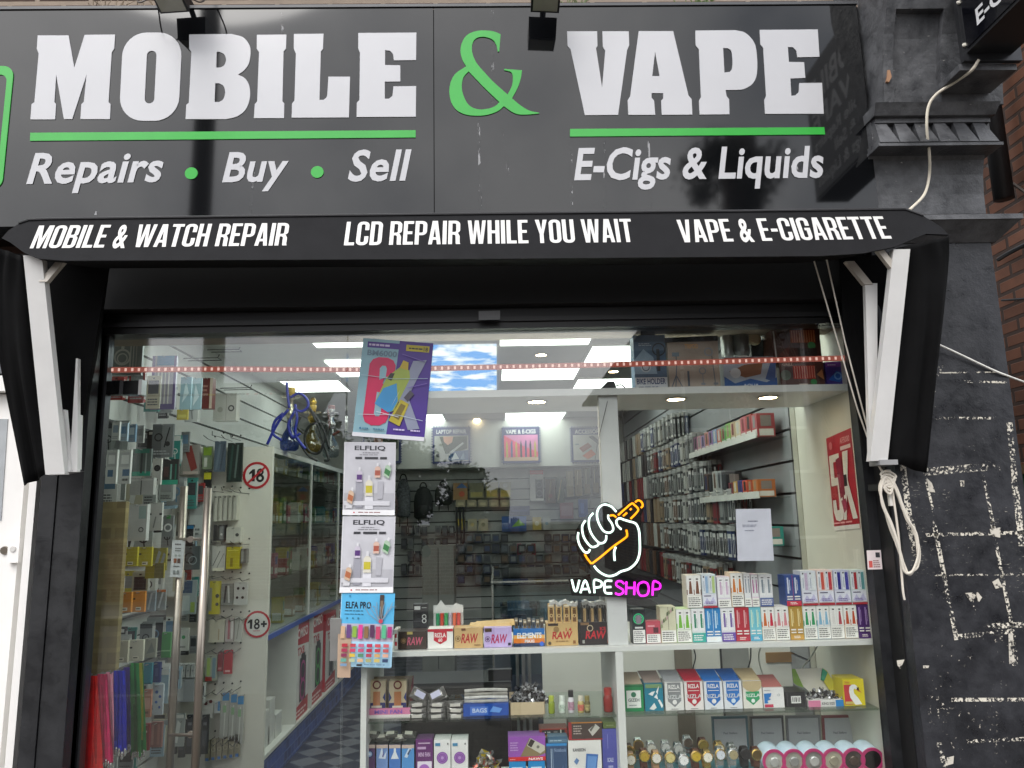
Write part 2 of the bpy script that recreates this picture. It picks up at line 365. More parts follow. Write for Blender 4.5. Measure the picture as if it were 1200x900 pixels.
SHAPES['vape'] = ([LV([(87,103),(298,103),(300,205),(290,220),(333,500),(355,240),(338,210),(335,103),(520,103),(523,200),(508,235),(445,690),(212,692),(112,230),(90,205)]),
  LV([(590,102),(832,102),(940,555),(962,580),(967,688),(752,690),(748,590),(762,575),(762,537),(680,537),(680,570),(698,590),(706,690),(517,690),(512,590),(530,560)]), LV([(705,245),(737,418),(685,418)]),
  LP([(88,98)] + B2([(370,95),(440,115),(500,180),(520,270),(520,400),(490,470),(430,508),(370,515)]) + [(300,515),(308,560),(325,580),(328,686),(118,688),(113,590),(127,565),(113,230),(90,200)]),
  LP([(283,220)] + B2([(318,222),(342,245),(349,310),(345,365),(330,388)]) + [(292,393)]),
  LP([(540,93),(948,90),(960,282),(805,285),(798,240),(775,215),(738,213),(745,318),(852,320),(860,430),(755,435),(762,557),(790,553),(815,530),(818,467),(978,465),(990,682),(578,683),(572,585),(585,555),(565,220),(545,195)])], 1.0)
SHAPES["amp"] = ([LA([(520,125),(510,245),(500,247)] + B2([(492,205),(470,168),(430,148),(380,143),(340,160),(320,200),(322,260),(350,325),(400,385),(470,460),(569,548)]) + B2([(569,548),(598,490),(606,440),(600,400),(580,385),(545,377)]) + [(545,368),(670,378)] + B2([(668,395),(660,440),(640,500),(600,575)]) + B2([(600,575),(660,625),(720,660),(792,677)]) + B2([(792,681),(720,688),(650,688),(600,670),(543,630)]) + B2([(543,630),(500,665),(430,690),(360,697),(280,690),(215,660),(175,605),(160,530),(170,460),(205,400),(278,350)]) + B2([(278,350),(250,300),(238,240),(250,180),(285,130),(340,105),(400,98),(470,105),(518,124)])),
  LA(B2([(295,385),(258,430),(247,500),(265,570),(300,625),(360,652),(430,648),(480,630),(512,602)]) + [(400,495)])], 1.0)
SHAPES['phone'] = ([rrect(-32, 150, 42, 72, 12, 0.10), rrect(-32, 150, 35, 62, 8, 0.10)], 1.0)

# condensed grotesque capitals for the awning (unit cap height)
def _arc(cx, cy, rx, ry, a0, a1, n=5): return [(cx + rx * math.cos(RD(a0 + (a1 - a0) * k / n)), cy + ry * math.sin(RD(a0 + (a1 - a0) * k / n))) for k in range(n + 1)]
def _cond():
    s, w, r, h, q = .135, .40, .17, .12, .055; G = {}
    O = lambda x0=0, x1=w: _arc(x1 - r, 1 - r, r, r, 0, 90) + _arc(x0 + r, 1 - r, r, r, 90, 180) + _arc(x0 + r, r, r, r, 180, 270) + _arc(x1 - r, r, r, r, 270, 360)
    inn = _arc(w - s - q, 1 - h - q, q, q, 0, 90) + _arc(s + q, 1 - h - q, q, q, 90, 180) + _arc(s + q, h + q, q, q, 180, 270) + _arc(w - s - q, h + q, q, q, 270, 360)
    G['O'] = ([O(), inn], w)
    G['D'] = ([[(0, 0)] + _arc(w - r, r, r, r, 270, 360) + _arc(w - r, 1 - r, r, r, 0, 90) + [(0, 1)], [(s, h)] + _arc(w - s - q, h + q, q, q, 270, 360) + _arc(w - s - q, 1 - h - q, q, q, 0, 90) + [(s, 1 - h)]], w)
    cin = _arc(w - s - q, h + q, q, q, 360, 270) + _arc(s + q, h + q, q, q, 270, 180) + _arc(s + q, 1 - h - q, q, q, 180, 90) + _arc(w - s - q, 1 - h - q, q, q, 90, 0)
    cout = _arc(w - r, 1 - r, r, r, 0, 90) + _arc(r, 1 - r, r, r, 90, 180) + _arc(r, r, r, r, 180, 270) + _arc(w - r, r, r, r, 270, 360)
    G['C'] = ([[(w, .63)] + cout + [(w, .37), (w - s, .37)] + cin + [(w - s, .63)]], w)
    G['G'] = ([[(w, .63)] + cout + [(w, .54), (w * .52, .54), (w * .52, .43), (w - s, .43)] + cin + [(w - s, .63)]], w)
    G['I'] = ([[(0, 0), (s, 0), (s, 1), (0, 1)]], s)
    G['L'] = ([[(0, 0), (.33, 0), (.33, h), (s, h), (s, 1), (0, 1)]], .33)
    G['E'] = ([[(0, 0), (.34, 0), (.34, h), (s, h), (s, .44), (.30, .44), (.30, .56), (s, .56), (s, 1 - h), (.34, 1 - h), (.34, 1), (0, 1)]], .34)
    G['T'] = ([[(.13, 0), (.265, 0), (.265, 1 - h), (.39, 1 - h), (.39, 1), (0, 1), (0, 1 - h), (.13, 1 - h)]], .39)
    G['H'] = ([[(0, 0), (s, 0), (s, .44), (w - s, .44), (w - s, 0), (w, 0), (w, 1), (w - s, 1), (w - s, .56), (s, .56), (s, 1), (0, 1)]], w)
    G['U'] = ([[(0, 1)] + _arc(r, r, r, r, 180, 270) + _arc(w - r, r, r, r, 270, 360) + [(w, 1), (w - s, 1)] + _arc(w - s - q, h + q, q, q, 360, 270) + _arc(s + q, h + q, q, q, 270, 180) + [(s, 1)]], w)
    ph = [(s, .50)] + _arc(w - s - q, .50 + q, q, q, 270, 360) + _arc(w - s - q, 1 - h - q, q, q, 0, 90) + [(s, 1 - h)]
    G['P'] = ([[(0, 0), (s, 0), (s, .39)] + _arc(w - r, .39 + r, r, r, 270, 360) + _arc(w - r, 1 - r, r, r, 0, 90) + [(0, 1)], ph], w)
    G['R'] = ([[(0, 0), (s, 0), (s, .40), (.20, .40), (.245, .36), (w - s - .01, .04), (w - s, 0), (w + .01, 0), (w - .01, .06), (w - .015, .34), (w - .06, .435)] + _arc(w - r, .46 + r * .8, r, r * .8, 300, 360) + _arc(w - r, 1 - r, r, r, 0, 90) + [(0, 1)], [(s, .51)] + _arc(w - s - q, .51 + q, q, q, 270, 360) + _arc(w - s - q, 1 - h - q, q, q, 0, 90) + [(s, 1 - h)]], w)
    G['B'] = ([[(0, 0)] + _arc(w - .14, .14, .14, .14, 270, 360) + _arc(w - .09, .41, .09, .10, 0, 90) + _arc(w - .10, .62, .085, .10, 270, 360) + _arc(w - .155, .86, .14, .14, 0, 90) + [(0, 1)], [(s, h)] + _arc(w - s - .05, h + .05, .05, .05, 270, 360) + _arc(w - s - .05, .40, .05, .05, 0, 90) + [(s, .45)], [(s, .57)] + _arc(w - s - .06, .62, .05, .05, 270, 360) + _arc(w - s - .06, 1 - h - .05, .05, .05, 0, 90) + [(s, 1 - h)]], w)
    G['M'] = ([[(0, 0), (.12, 0), (.12, .66), (.215, 0), (.315, 0), (.41, .66), (.41, 0), (.53, 0), (.53, 1), (.36, 1), (.265, .40), (.17, 1), (0, 1)]], .53)
    G['A'] = ([[(0, 0), (.125, 0), (.15, .19), (.27, .19), (.295, 0), (.42, 0), (.30, 1), (.12, 1)], [(.165, .30), (.255, .30), (.21, .70)]], .42)
    G['V'] = ([[(0, 1), (.13, 1), (.21, .26), (.29, 1), (.42, 1), (.30, 0), (.12, 0)]], .42)
    G['W'] = ([[(0, 1), (.125, 1), (.185, .32), (.245, 1), (.375, 1), (.435, .32), (.495, 1), (.62, 1), (.515, 0), (.37, 0), (.31, .60), (.25, 0), (.105, 0)]], .62)
    G['Y'] = ([[(0, 1), (.14, 1), (.205, .56), (.27, 1), (.41, 1), (.27, .38), (.27, 0), (.14, 0), (.14, .38)]], .41)
    G['-'] = ([[(0, .40), (.22, .40), (.22, .53), (0, .53)]], .22)
    return G
_CG = _cond(); CONDW = {k: v[1] for k, v in _CG.items()}
for k_, v_ in _CG.items(): SHAPES['cond_' + k_] = (v_[0], 0.0)
BK = bake_glyphs(SHAPES)
def traced(key, Y, th, m):
    mb = MB(); vs, fs = BK[key]
    mb.add([at(v[0], v[1], Y) + V((0, -th if v[2] > 0 else 0.002, 0)) for v in vs], fs, m); return mb

# ------------------------------------------------------------------ ground
PAVE = brickmat('paving_setts', '#6b6660', '#57534e', '#3c3a37', 'xy', 1.0, 0.006, 0.20, 0.10, 0.004)
struct(MB().box(-14, 14, -4.6, 0.02, -0.12, 0.0, PAVE).build('pavement'))
struct(MB().box(-14, 14, -4.72, -4.6, -0.12, 0.004, K('#77746e', rough=0.8, bump=0.4)).build('kerb'))
struct(MB().box(-60, 60, -11.0, -4.72, -0.2, -0.115, K('#48484a', rough=0.85, bump=0.5, scale=3)).build('road'))
struct(MB().box(-60, 60, -14.0, -11.0, -0.2, 0.0, K('#6d6a66', rough=0.85, bump=0.4)).build('far_pavement'))
struct(MB().poly([(-400, -400, -0.21), (400, -400, -0.21), (400, 400, -0.21), (-400, 400, -0.21)], K('#5c5a52', rough=0.9)).build('ground'))

# ------------------------------------------------------------------ the building front
BRICK = brickmat('weathered_brick', '#4a3328', '#35241d', '#8b7f72')
BRICK2 = brickmat('brown_brick', '#6f4630', '#5a3826', '#3d2c22', 'yz')
BLK = worn('scuffed_black_metal', '#161719', '#232427', '#8a8884', .42, 5.0, .74, .25)
GLOSS = K('#0d0e10', rough=0.05, var=0.2, scale=3, spec=0.55)
DARK = K('#060607', rough=0.6, var=0.2)
YS = -0.24
zt = at(600, 8, YS).z; zb_ = at(600, 258, YS).z
bw = thing('brick_building', 'weathered brown brick wall above the black shop fascia', 'building', (0, 0.1, 3.5))
MB().box(-7, at(1012, 5, 0).x, -0.03, 0.25, zb_ - 0.35, 9.0, BRICK).build('wall', bw)
MB().box(at(1012, 5, 0).x, at(1140, 400, 0).x, -0.02, 0.25, 0.0, 9.0, BRICK).build('wall', bw)
MB().box(-7, at(1008, 5, -0.06).x, -0.22, -0.03, zt + 0.004, zt + 0.014, K('#a08f80', rough=0.9, bump=0.6, var=0.3)).build('mortar_fillet', bw)

fs_ = thing('fascia_sign', 'long black gloss shop fascia with big white slab lettering and a green ampersand', 'shop sign', (0, YS, zb_))
xs = at(508.5, 130, YS).x; xl = at(0, 130, YS).x - 1.2; xr = at(1017, 130, YS).x
MB().box(xl, xs - 0.0015, YS, -0.02, zb_, zt, GLOSS).build('sign_panel', fs_)
MB().box(xs + 0.0015, xr, YS, -0.02, zb_, zt, GLOSS).build('sign_panel', fs_)
MB().box(xl, xr + 0.004, YS - 0.006, YS + 0.01, zt, zt + 0.012, K('#4a4b4e', rough=0.4)).build('top_trim', fs_)
WH = K('#bdbdc0', rough=0.16, var=0.03, scale=4); GRN = K('#2aa336', rough=0.2, var=0.05)
traced('mobile', YS, 0.003, WH).build('lettering', fs_)
traced('vape', YS, 0.003, WH).build('lettering', fs_)
traced('amp', YS, 0.004, GRN).build('ampersand', fs_)
traced('phone', YS, 0.004, GRN).build('phone_emblem', fs_)
def pxquad(q, Y, th, m): return MB().slab([at(a, b, Y - th) for a, b in q], (0, th + 0.001, 0), m)
pxquad([(35, 165), (487, 161), (487, 152.5), (35.5, 155.5)], YS, 0.004, GRN).build('underline', fs_)
pxquad([(668, 160), (967, 157.5), (966, 149), (668, 151)], YS, 0.004, GRN).build('underline', fs_)
def signtext(st, a, b, top, shear, space=1.0, Y=YS):
    O = at(a[0], a[1], Y - 0.003); U = at(b[0], b[1], Y - 0.003) - O; W = V((0, 0, (at(a[0], top, Y) - at(a[0], a[1], Y)).z))
    return MB().text(st, O, U, W, WH, 1, shear, space)
signtext('Repairs', (31, 214.5), (187, 212), 179.5, 0.19, 1.05).build('lettering', fs_)
signtext('Buy', (260.5, 212.5), (333, 211.5), 178.5, 0.19, 1.05).build('lettering', fs_)
signtext('Sell', (407, 211.5), (475, 210.5), 176, 0.19, 1.05).build('lettering', fs_)
signtext('E-Cigs & Liquids', (673, 210), (964, 207), 173.5, 0.17, 1.02).build('lettering', fs_)
for cx, cy in ((224.5, 203.5), (372, 202)):
    c = at(cx, cy, YS); MB().lathe([(0.024, 0), (0.024, 0.004)], c, GRN, 24, 'y').build('dot', fs_)

# drip streaks and dried runs down the fascia
STK = speckle('drip_streak', '#9a9a9c', 0.60, 60, stretch=(1, 1, .25)); mb = MB()
for a, b, y0_, y1_ in ((577, 578, 12, 128), (588, 596, 150, 205), (561, 563, 140, 246), (298, 293, 195, 250), (669, 670, 165, 240), (708, 709, 165, 245), (760, 762, 160, 244), (865, 866, 18, 36), (934, 937, 195, 246), (118, 112, 235, 252), (330, 331, 14, 40), (840, 843, 214, 246)):
    mb.slab([at(a - 1.2, y0_, YS - .0008), at(a + 1.2, y0_, YS - .0008), at(b + 1.6, y1_, YS - .0008), at(b - 1.6, y1_, YS - .0008)], (0, .0004, 0), STK)
st_k = mb.build('drip_streaks', fs_); st_k['kind'] = 'stuff'
# floodlights over the sign, the weeds along its top
def flood(px, name_label, tilt):
    c = at(px, -9, -0.39); t = thing('floodlight', name_label, 'floodlight', c)
    hw = 0.055; Mx = Matrix.Rotation(tilt, 3, 'Y')
    q = lambda x, y, z: c + Mx @ V((x, y, z))
    MB().hexa([q(-hw, -.07, .0), q(hw, -.07, .0), q(hw * 1.05, -.07, .06), q(-hw * 1.05, -.07, .06), q(-hw, .07, -.035), q(hw, .07, -.035), q(hw * 1.05, .07, .06), q(-hw * 1.05, .07, .06)], K('#17181a', rough=0.45)).build('housing', t)
    MB().hexa([q(-hw + .008, -.06, -.006), q(hw - .008, -.06, -.006), q(hw - .008, -.06, -.002), q(-hw + .008, -.06, -.002), q(-hw + .008, .06, -.036), q(hw - .008, .06, -.036), q(hw - .008, .06, -.03), q(-hw + .008, .06, -.03)], K('#a9a79a', rough=0.15)).build('lens', t)
    MB().tube([q(0, .0, .06), q(0, .1, .12), q(0, .3, .12)], 0.012, K('#2a2a2c', rough=0.6), 6).build('arm', t)
    return t
flood(640, 'black floodlight with a pale lens above the white letter V', RD(3))
t = flood(196, 'black floodlight with looped wires above the letters O and B', RD(-4))
for s in (-1, 1):
    c = at(203, 6, -0.34); MB().tube(bez([c + V((0, 0, .05)), c + V((s * .05, -.02, .03)), c + V((s * .11, -.03, -.01)), c + V((s * .13, .0, .03)), c + V((s * .11, .1, .1))], 6), 0.003, K('#3a2f2a'), 5).build('wire', t)
rw = random.Random(4)
for px, lab, colr in ((150, 'dry brown weed stalks along the sign top above the letter M', '#7a6a55'), (815, 'small green weed sprig growing on the sign top above the letter A', '#55662f'), (672, 'thin green weed on the sign top right of the floodlight', '#5c6a38')):
    mb = MB(); c = at(px, 9, -0.18)
    for k in range(26 if px == 150 else 14):
        x = rw.uniform(-.1, .1) * (1.4 if px == 150 else .6); h = rw.uniform(.03, .12)
        b = V((c.x + x, -0.19 + rw.uniform(-.02, .02), zt + 0.012)); e = b + V((rw.uniform(-.07, .07), rw.uniform(-.05, .03), h))
        mb.tube([b, (b + e) / 2 + V((rw.uniform(-.01, .01), 0, .012)), e], [0.0025, 0.002, 0.001], colr, 5)
        if px != 150: mb.poly([e, e + V((.02, -.004, .006)), e + V((.028, 0, -.004)), e + V((.012, .004, -.01))], colr)
    tag(mb.build('weed'), lab, 'weed')

# ------------------------------------------------------------------ awning
YA = lambda py: -0.46 + 0.08 * (300 - py) / 45
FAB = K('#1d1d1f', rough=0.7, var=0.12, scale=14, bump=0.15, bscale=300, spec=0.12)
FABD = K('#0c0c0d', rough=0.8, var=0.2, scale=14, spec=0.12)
aw = thing('awning', 'folded black fabric awning with white lettering across its front', 'awning', (0, -0.3, at(600, 300, -.4).z))
ring = [(2, 279), (10, 270), (22, 262), (34, 258), (60, 257), (300, 254), (600, 250.5), (900, 247.5), (1060, 245.5), (1082, 253), (1100, 264), (1112, 275), (1085, 274), (1068, 281), (1050, 289), (1010, 297), (960, 300), (600, 303), (300, 304.5), (75, 305.5), (45, 303), (28, 296), (12, 284)]
mb = MB(); mb.slab([at(a, b, YA(b)) for a, b in ring], (0, 0.012, 0.0), FAB); mb.build('valance', aw)
top = [at(a, b, YA(b)) for a, b in ring[3:9]]
mb = MB()
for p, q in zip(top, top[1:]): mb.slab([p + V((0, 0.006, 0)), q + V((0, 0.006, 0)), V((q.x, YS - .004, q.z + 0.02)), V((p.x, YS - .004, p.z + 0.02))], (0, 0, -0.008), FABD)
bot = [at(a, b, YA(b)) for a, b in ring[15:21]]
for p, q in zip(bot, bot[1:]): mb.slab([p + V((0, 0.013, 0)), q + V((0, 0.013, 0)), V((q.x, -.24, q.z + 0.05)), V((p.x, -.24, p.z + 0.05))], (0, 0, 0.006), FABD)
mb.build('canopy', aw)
mb = MB(); pts = [at(a, b, YA(b)) + V((0, -0.003, 0.001)) for a, b in ring[2:10]]; mb.tube(pts, 0.0045, K('#3b3b3d', rough=0.4), 6); mb.build('piping', aw)
def awtext(st, a, b, top, shear):
    O = at(a[0], a[1], YA(a[1])); U = at(b[0], b[1], YA(b[1])) - O; T = at(a[0], top, YA(top)); W = T - O; W.x = 0
    N = U.cross(W).normalized(); MB().text(st, O + N * .002, U, W, K('#d0cecb', rough=0.5, var=0.05), 2, shear).build('lettering', aw)
awtext('MOBILE & WATCH REPAIR', (35, 291.5), (336, 288), 265, -0.03)
awtext('LCD REPAIR WHILE YOU WAIT', (403, 288), (743, 284), 260.5, 0.0)
awtext('VAPE & E-CIGARETTE', (798, 284.5), (1045, 280), 258, 0.0)
def flapgrid(inner, outer, ph, m=FABD, amp=.014):
    """hanging cloth: a sheet between two edges (photo px, px, depth) with soft vertical folds"""
    A = bez([at(a, b, y) for a, b, y in inner], 6); B = bez([at(a, b, y) for a, b, y in outer], 6); n = min(len(A), len(B)); m_ = 10; vs = []; fs = []
    for i in range(n):
        v = i / (n - 1)
        for j in range(m_ + 1):
            u = j / m_; p = A[i].lerp(B[i], u); p.y += amp * math.sin(ph + u * 7 + v * 2.2) * (.4 + v) * math.sin(math.pi * min(1, u * 1.1 + .05)) + .006 * math.sin(ph * 2 + u * 15 - v * 5); vs.append(p)
    N = len(vs); vs += [p + V((0, .006, 0)) for p in vs]; W_ = m_ + 1
    for i in range(n - 1):
        for j in range(m_):
            a = i * W_ + j; fs.append((a, a + 1, a + W_ + 1, a + W_)); fs.append((N + a + W_, N + a + W_ + 1, N + a + 1, N + a))
        a = i * W_; fs.append((a, a + W_, N + a + W_, N + a)); a += m_; fs.append((a + W_, a, N + a, N + a + W_))
    for j in range(m_): fs.append((j + 1, j, N + j, N + j + 1)); a = (n - 1) * W_ + j; fs.append((a, a + 1, N + a + 1, N + a))
    mb = MB(); mb.add(vs, fs, m); return mb.build('side_flap', aw, smooth=True)
def flap(pts, m=FABD, th=0.01):
    return MB().slab([at(a, b, y) for a, b, y in pts], (0, th, 0), m)
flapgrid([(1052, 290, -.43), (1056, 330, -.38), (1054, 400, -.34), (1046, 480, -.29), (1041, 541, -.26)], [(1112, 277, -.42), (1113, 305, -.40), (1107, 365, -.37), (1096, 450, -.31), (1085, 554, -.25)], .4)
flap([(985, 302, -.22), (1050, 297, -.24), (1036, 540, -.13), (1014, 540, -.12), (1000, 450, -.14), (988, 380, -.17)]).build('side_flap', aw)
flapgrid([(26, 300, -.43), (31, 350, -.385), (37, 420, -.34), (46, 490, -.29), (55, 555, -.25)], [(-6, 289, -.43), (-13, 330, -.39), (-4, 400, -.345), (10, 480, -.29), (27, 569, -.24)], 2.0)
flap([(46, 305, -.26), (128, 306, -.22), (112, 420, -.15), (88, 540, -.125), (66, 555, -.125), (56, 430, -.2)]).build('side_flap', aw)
BARM = K('#b9b2a8', rough=0.45, var=0.06, bump=0.1)
BARW = K('#d6d5d3', rough=0.4, var=0.05, bump=0.1)
def bar(p0, y0, p1, y1, wpx, dep, m, w1=None):
    a = at(*p0, y0); b = at(*p1, y1); w0 = wpx * (y0 + 3) / F / 2; w1 = (w1 if w1 is not None else wpx) * (y1 + 3) / F / 2
    return MB().hexa([a + V((-w0, 0, 0)), a + V((w0, 0, 0)), b + V((w1, 0, 0)), b + V((-w1, 0, 0)), a + V((-w0, dep, 0)), a + V((w0, dep, 0)), b + V((w1, dep, 0)), b + V((-w1, dep, 0))], m)
bar((38, 299), -.432, (64.5, 556), -.27, 22, .03, BARW).build('frame_bar', aw)
bar((75, 480), -.24, (79, 553), -.25, 2, .02, BARW, 7).build('frame_bar', aw)
bar((90, 420), -.22, (86, 553), -.235, 2, .02, BARW, 9).build('frame_bar', aw)
bar((93, 486), -.2, (89, 550), -.22, 1.5, .02, BARW, 6).build('frame_bar', aw)
bar((72, 304), -.40, (50, 330), -.415, 10, .02, BARM).build('brace', aw)
bar((1057, 292), -.432, (1030, 540), -.27, 21, .03, BARW).build('frame_bar', aw)
bar((1021, 332), -.31, (1024, 538), -.25, 15, .02, BARW, 9).build('frame_bar', aw)
bar((996, 306), -.32, (1018, 333), -.315, 11, .02, BARM).build('brace', aw)
bar((1032, 293), -.42, (1050, 316), -.415, 9, .02, BARM).build('brace', aw)
bar((1019, 475), -.22, (1024, 537), -.225, 1.5, .015, BARW, 6).build('frame_bar', aw)
bar((66, 556), -.25, (90, 552), -.22, 8, .03, K('#8f8f90', rough=0.35)).build('hinge', aw)
mb = MB(); c = at(1040, 541, -.265); mb.box(c.x - .035, c.x + .03, -.28, -.2, c.z - .012, c.z + .006, K('#8f8f90', rough=0.35)); mb.build('hinge', aw)

# ------------------------------------------------------------------ shopfront frame
X = lambda px, py, Y: at(px, py, Y).x
Zp = lambda px, py, Y: at(px, py, Y).z
sf = thing('shopfront', 'black framed shopfront with clear glass window and shutter box', 'shopfront', (0, 0, 0))
zh = Zp(560, 356, -.10); zw = Zp(560, 388, 0.0); FLOOR = 0.15
MB().box(X(108, 350, -.1), X(1010, 350, -.1), -.10, .10, zh, zb_ + .05, DARK).build('shutter_box', sf)
MB().box(X(112, 385, -.04), X(1000, 385, -.04), -.04, .05, zw, zh - .002, K('#121214', rough=0.35, var=0.25)).build('header', sf)
mb = MB(); mb.box(X(112, 372, -.055), X(1000, 372, -.055), -.055, -.042, Zp(560, 377, -.05), Zp(560, 372, -.05), K('#1e1e20', rough=0.35)); mb.build('drip_strip', sf)
xl1, xl2, xl3 = X(47, 600, -.1), X(96, 600, -.1), X(117, 600, -.0)
mb = MB(); mb.box(xl1, X(65.5, 600, -.1), -.11, .05, 0, zh, BLK); mb.box(X(66.5, 600, -.1), xl2, -.105, .05, 0, zh + .1, BLK); mb.build('shutter_guide', sf)
mb = MB(); mb.box(xl2, X(104, 600, -.02), -.05, .05, 0, zh, DARK); mb.box(X(105, 600, -.02), xl3 - .008, -.022, .03, 0, zh, K('#141416', rough=0.3)); mb.build('door_jamb', sf)
MB().box(xl3 - .008, xl3, -.02, .02, FLOOR, zw, K('#4c4d50', rough=0.3, metal=0.6)).build('edge_channel', sf)
xr1, xr2 = X(1009, 600, 0), X(1052, 600, -.1)
mb = MB(); mb.box(xr1, X(1031, 600, -.05), -.05, .008, 0, zh, BLK); mb.box(X(1032, 600, -.06), xr2, -.065, .08, 0, zh + .1, BLK); mb.build('shutter_guide', sf)
mb = MB(); mb.box(X(420, 900, 0), xr1, -.03, .06, 0, 0.28, DARK); mb.build('stall_riser', sf)
struct(MB().box(xl3, X(420, 900, 0), -.03, .12, 0, FLOOR - .003, K('#3a3a3c', rough=0.6)).build('door_step'))
def sticker(name, label, q, Y, base, items): return card(name, label, 'sticker', q, Y, -0.0008, base, items)
sticker('label_plate', 'small grey printed label stuck on the black header over the window', [(561, 364.5), (586, 364), (586, 374.5), (561, 375)], -.1015, '#6f7072', [('n', .05, .1, .95, .9, 3, '#3a3b3d')])
sticker('warning_sticker', 'small white and pink notice stuck on the right black post', [(1015.5, 645), (1032, 644.5), (1034, 667), (1017, 667.5)], -.0515, '#e9dcdc', [('r', .1, .55, .9, .95, '#e2a9a6'), ('r', .1, .1, .35, .45, '#d4605a'), ('n', .4, .08, .92, .5, 4, '#8d5b5a'), ('r', .6, .62, .9, .88, '#3b3b40')])
# glass: window pane, transom pane, door
GLASS = glassmat('clear_glass', f0=0.07)
zdt = Zp(260, 463, 0); xdr = X(404, 600, 0)
MB().box(xdr + .003, xr1, -.006, .006, 0.28, zw, GLASS).build('window_pane', sf)
MB().box(xl3, xdr - .001, -.006, .006, zdt + .004, zw, GLASS).build('transom_pane', sf)
dr = thing('glass_door', 'frameless glass shop door with long steel pull bars', 'door', ((xl3 + xdr) / 2, 0, FLOOR))
MB().box(xl3 + .006, xdr - .002, -.006, .006, FLOOR + .01, zdt, GLASS).build('glass_panel', dr)
STEEL = K('#9a9288', rough=0.32, metal=0.9, var=0.06)
c0 = at(118, 447, -.01); c1 = at(165, 462, -.01)
MB().box(c0.x, c1.x, -.018, .018, c1.z, c0.z, K('#0d0d0e', rough=0.2)).build('patch_fitting', dr)
mb = MB(); mb.box(X(140, 454, -.02), X(144, 454, -.02), -.0205, -.0185, c1.z, c0.z, K('#3a3a3c', rough=0.3)); mb.box(X(162, 454, -.02), X(166, 454, -.02), -.0195, .0195, c1.z - .003, c0.z + .003, K('#b8b8b6', rough=0.3, metal=.7)); mb.build('patch_trim', dr)
hx = X(238, 700, -.07)
h = MB().tube([(hx, -.07, 0.35), (hx, -.07, Zp(243, 572, -.07))], 0.0145, STEEL, 14).build('pull_bar', dr, smooth=True)
hx2 = X(206, 760, .07)
MB().tube([(hx2, .07, 0.35), (hx2, .07, Zp(210, 570, .07))], 0.0145, STEEL, 14).build('pull_bar', dr, smooth=True)
for py in (632, 861):
    MB().tube([(hx, -.06, Zp(238, py, -.06)), ((hx + hx2) / 2, 0.0, Zp(222, py, 0)), (hx2, .06, Zp(207, py, .06))], 0.006, STEEL, 8).build('standoff', dr)
    c = at(223, py, -.012); MB().lathe([(0.012, 0), (0.012, 0.006)], (c.x, -.0065, c.z), STEEL, 14, 'y').build('collar', dr)
MB().box(xdr - .045, xdr - .004, -.012, .012, FLOOR + .9, FLOOR + 1.05, K('#b5b5b2', rough=.3, metal=.8)).build('lock', dr)
card('opening_hours_card', 'grey card with small symbols hanging on the steel door bar', 'card', [(202, 633), (217, 633), (213, 677), (199, 676)], .045, .003, '#aeb4b4', [('n', .2, .84, .8, .92, 1, '#55595a'), ('n', .25, .68, .75, .8, 2, '#5a6160'), ('c', .35, .58, .1, '#8a9590'), ('c', .65, .58, .1, '#8a9590'), ('r', .22, .38, .45, .5, '#7a4a30'), ('r', .52, .38, .75, .5, '#4a3a34'), ('n', .25, .26, .75, .32, 1, '#5a6160'), ('r', .25, .08, .42, .18, '#6c7675'), ('r', .55, .08, .72, .18, '#6c7675')])

# ------------------------------------------------------------------ neighbour's white door on the left
UP = K('#efedea', rough=0.35, var=0.03)
nd = thing('white_door', 'white plastic door and frame at the left edge beside the shop', 'door', (-2.3, .0, 0))
xj = X(45.5, 600, -.02)
MB().box(X(37, 600, -.02), xj, -.05, .08, 0, Zp(20, 437, -.05), UP).build('door_frame', nd)
MB().box(-3.1, X(36.5, 600, -.02), -.05, .08, Zp(5, 458, -.05), Zp(5, 440, -.05), UP).build('transom_bar', nd)
MB().box(-3.1, X(31, 600, .03), .0, .06, 0, Zp(5, 462, 0), UP).build('door_leaf', nd)
MB().box(-3.1, X(36.5, 600, .03), .062, .09, 0, Zp(5, 462, 0), K('#8f8b86', rough=.5)).build('shaded_rebate', nd)  # grey stands in for the shadow in the door recess
g = pxquad([(-60, 490), (9, 491), (1, 610), (-60, 610)], -.001, .003, K('#a9adb0', rough=.12, var=.15)); g.build('glazing', nd)
c = at(5, 645, -.004); MB().lathe([(.016, 0), (.014, .006)], (c.x, -.002, c.z), K('#8c8478', rough=.3, metal=.8), 16, 'y').build('lock', nd)
c = at(17.5, 645, -.01); mb = MB(); mb.box(c.x - .02, c.x + .022, -.022, -.002, c.z - .045, c.z + .045, UP); mb.build('doorbell', nd)
MB().lathe([(.012, 0), (.010, .004)], (c.x, -.0225, c.z + .005), K('#c8c6c2', rough=.4), 16, 'y').build('bell_button', nd)
bp = MB().box(-3.1, X(60, 420, .0), -.03, .05, Zp(5, 436, -.05), zb_ - .03, K('#5d5f62', rough=.5, var=.2)).build('blank_panel', nd)

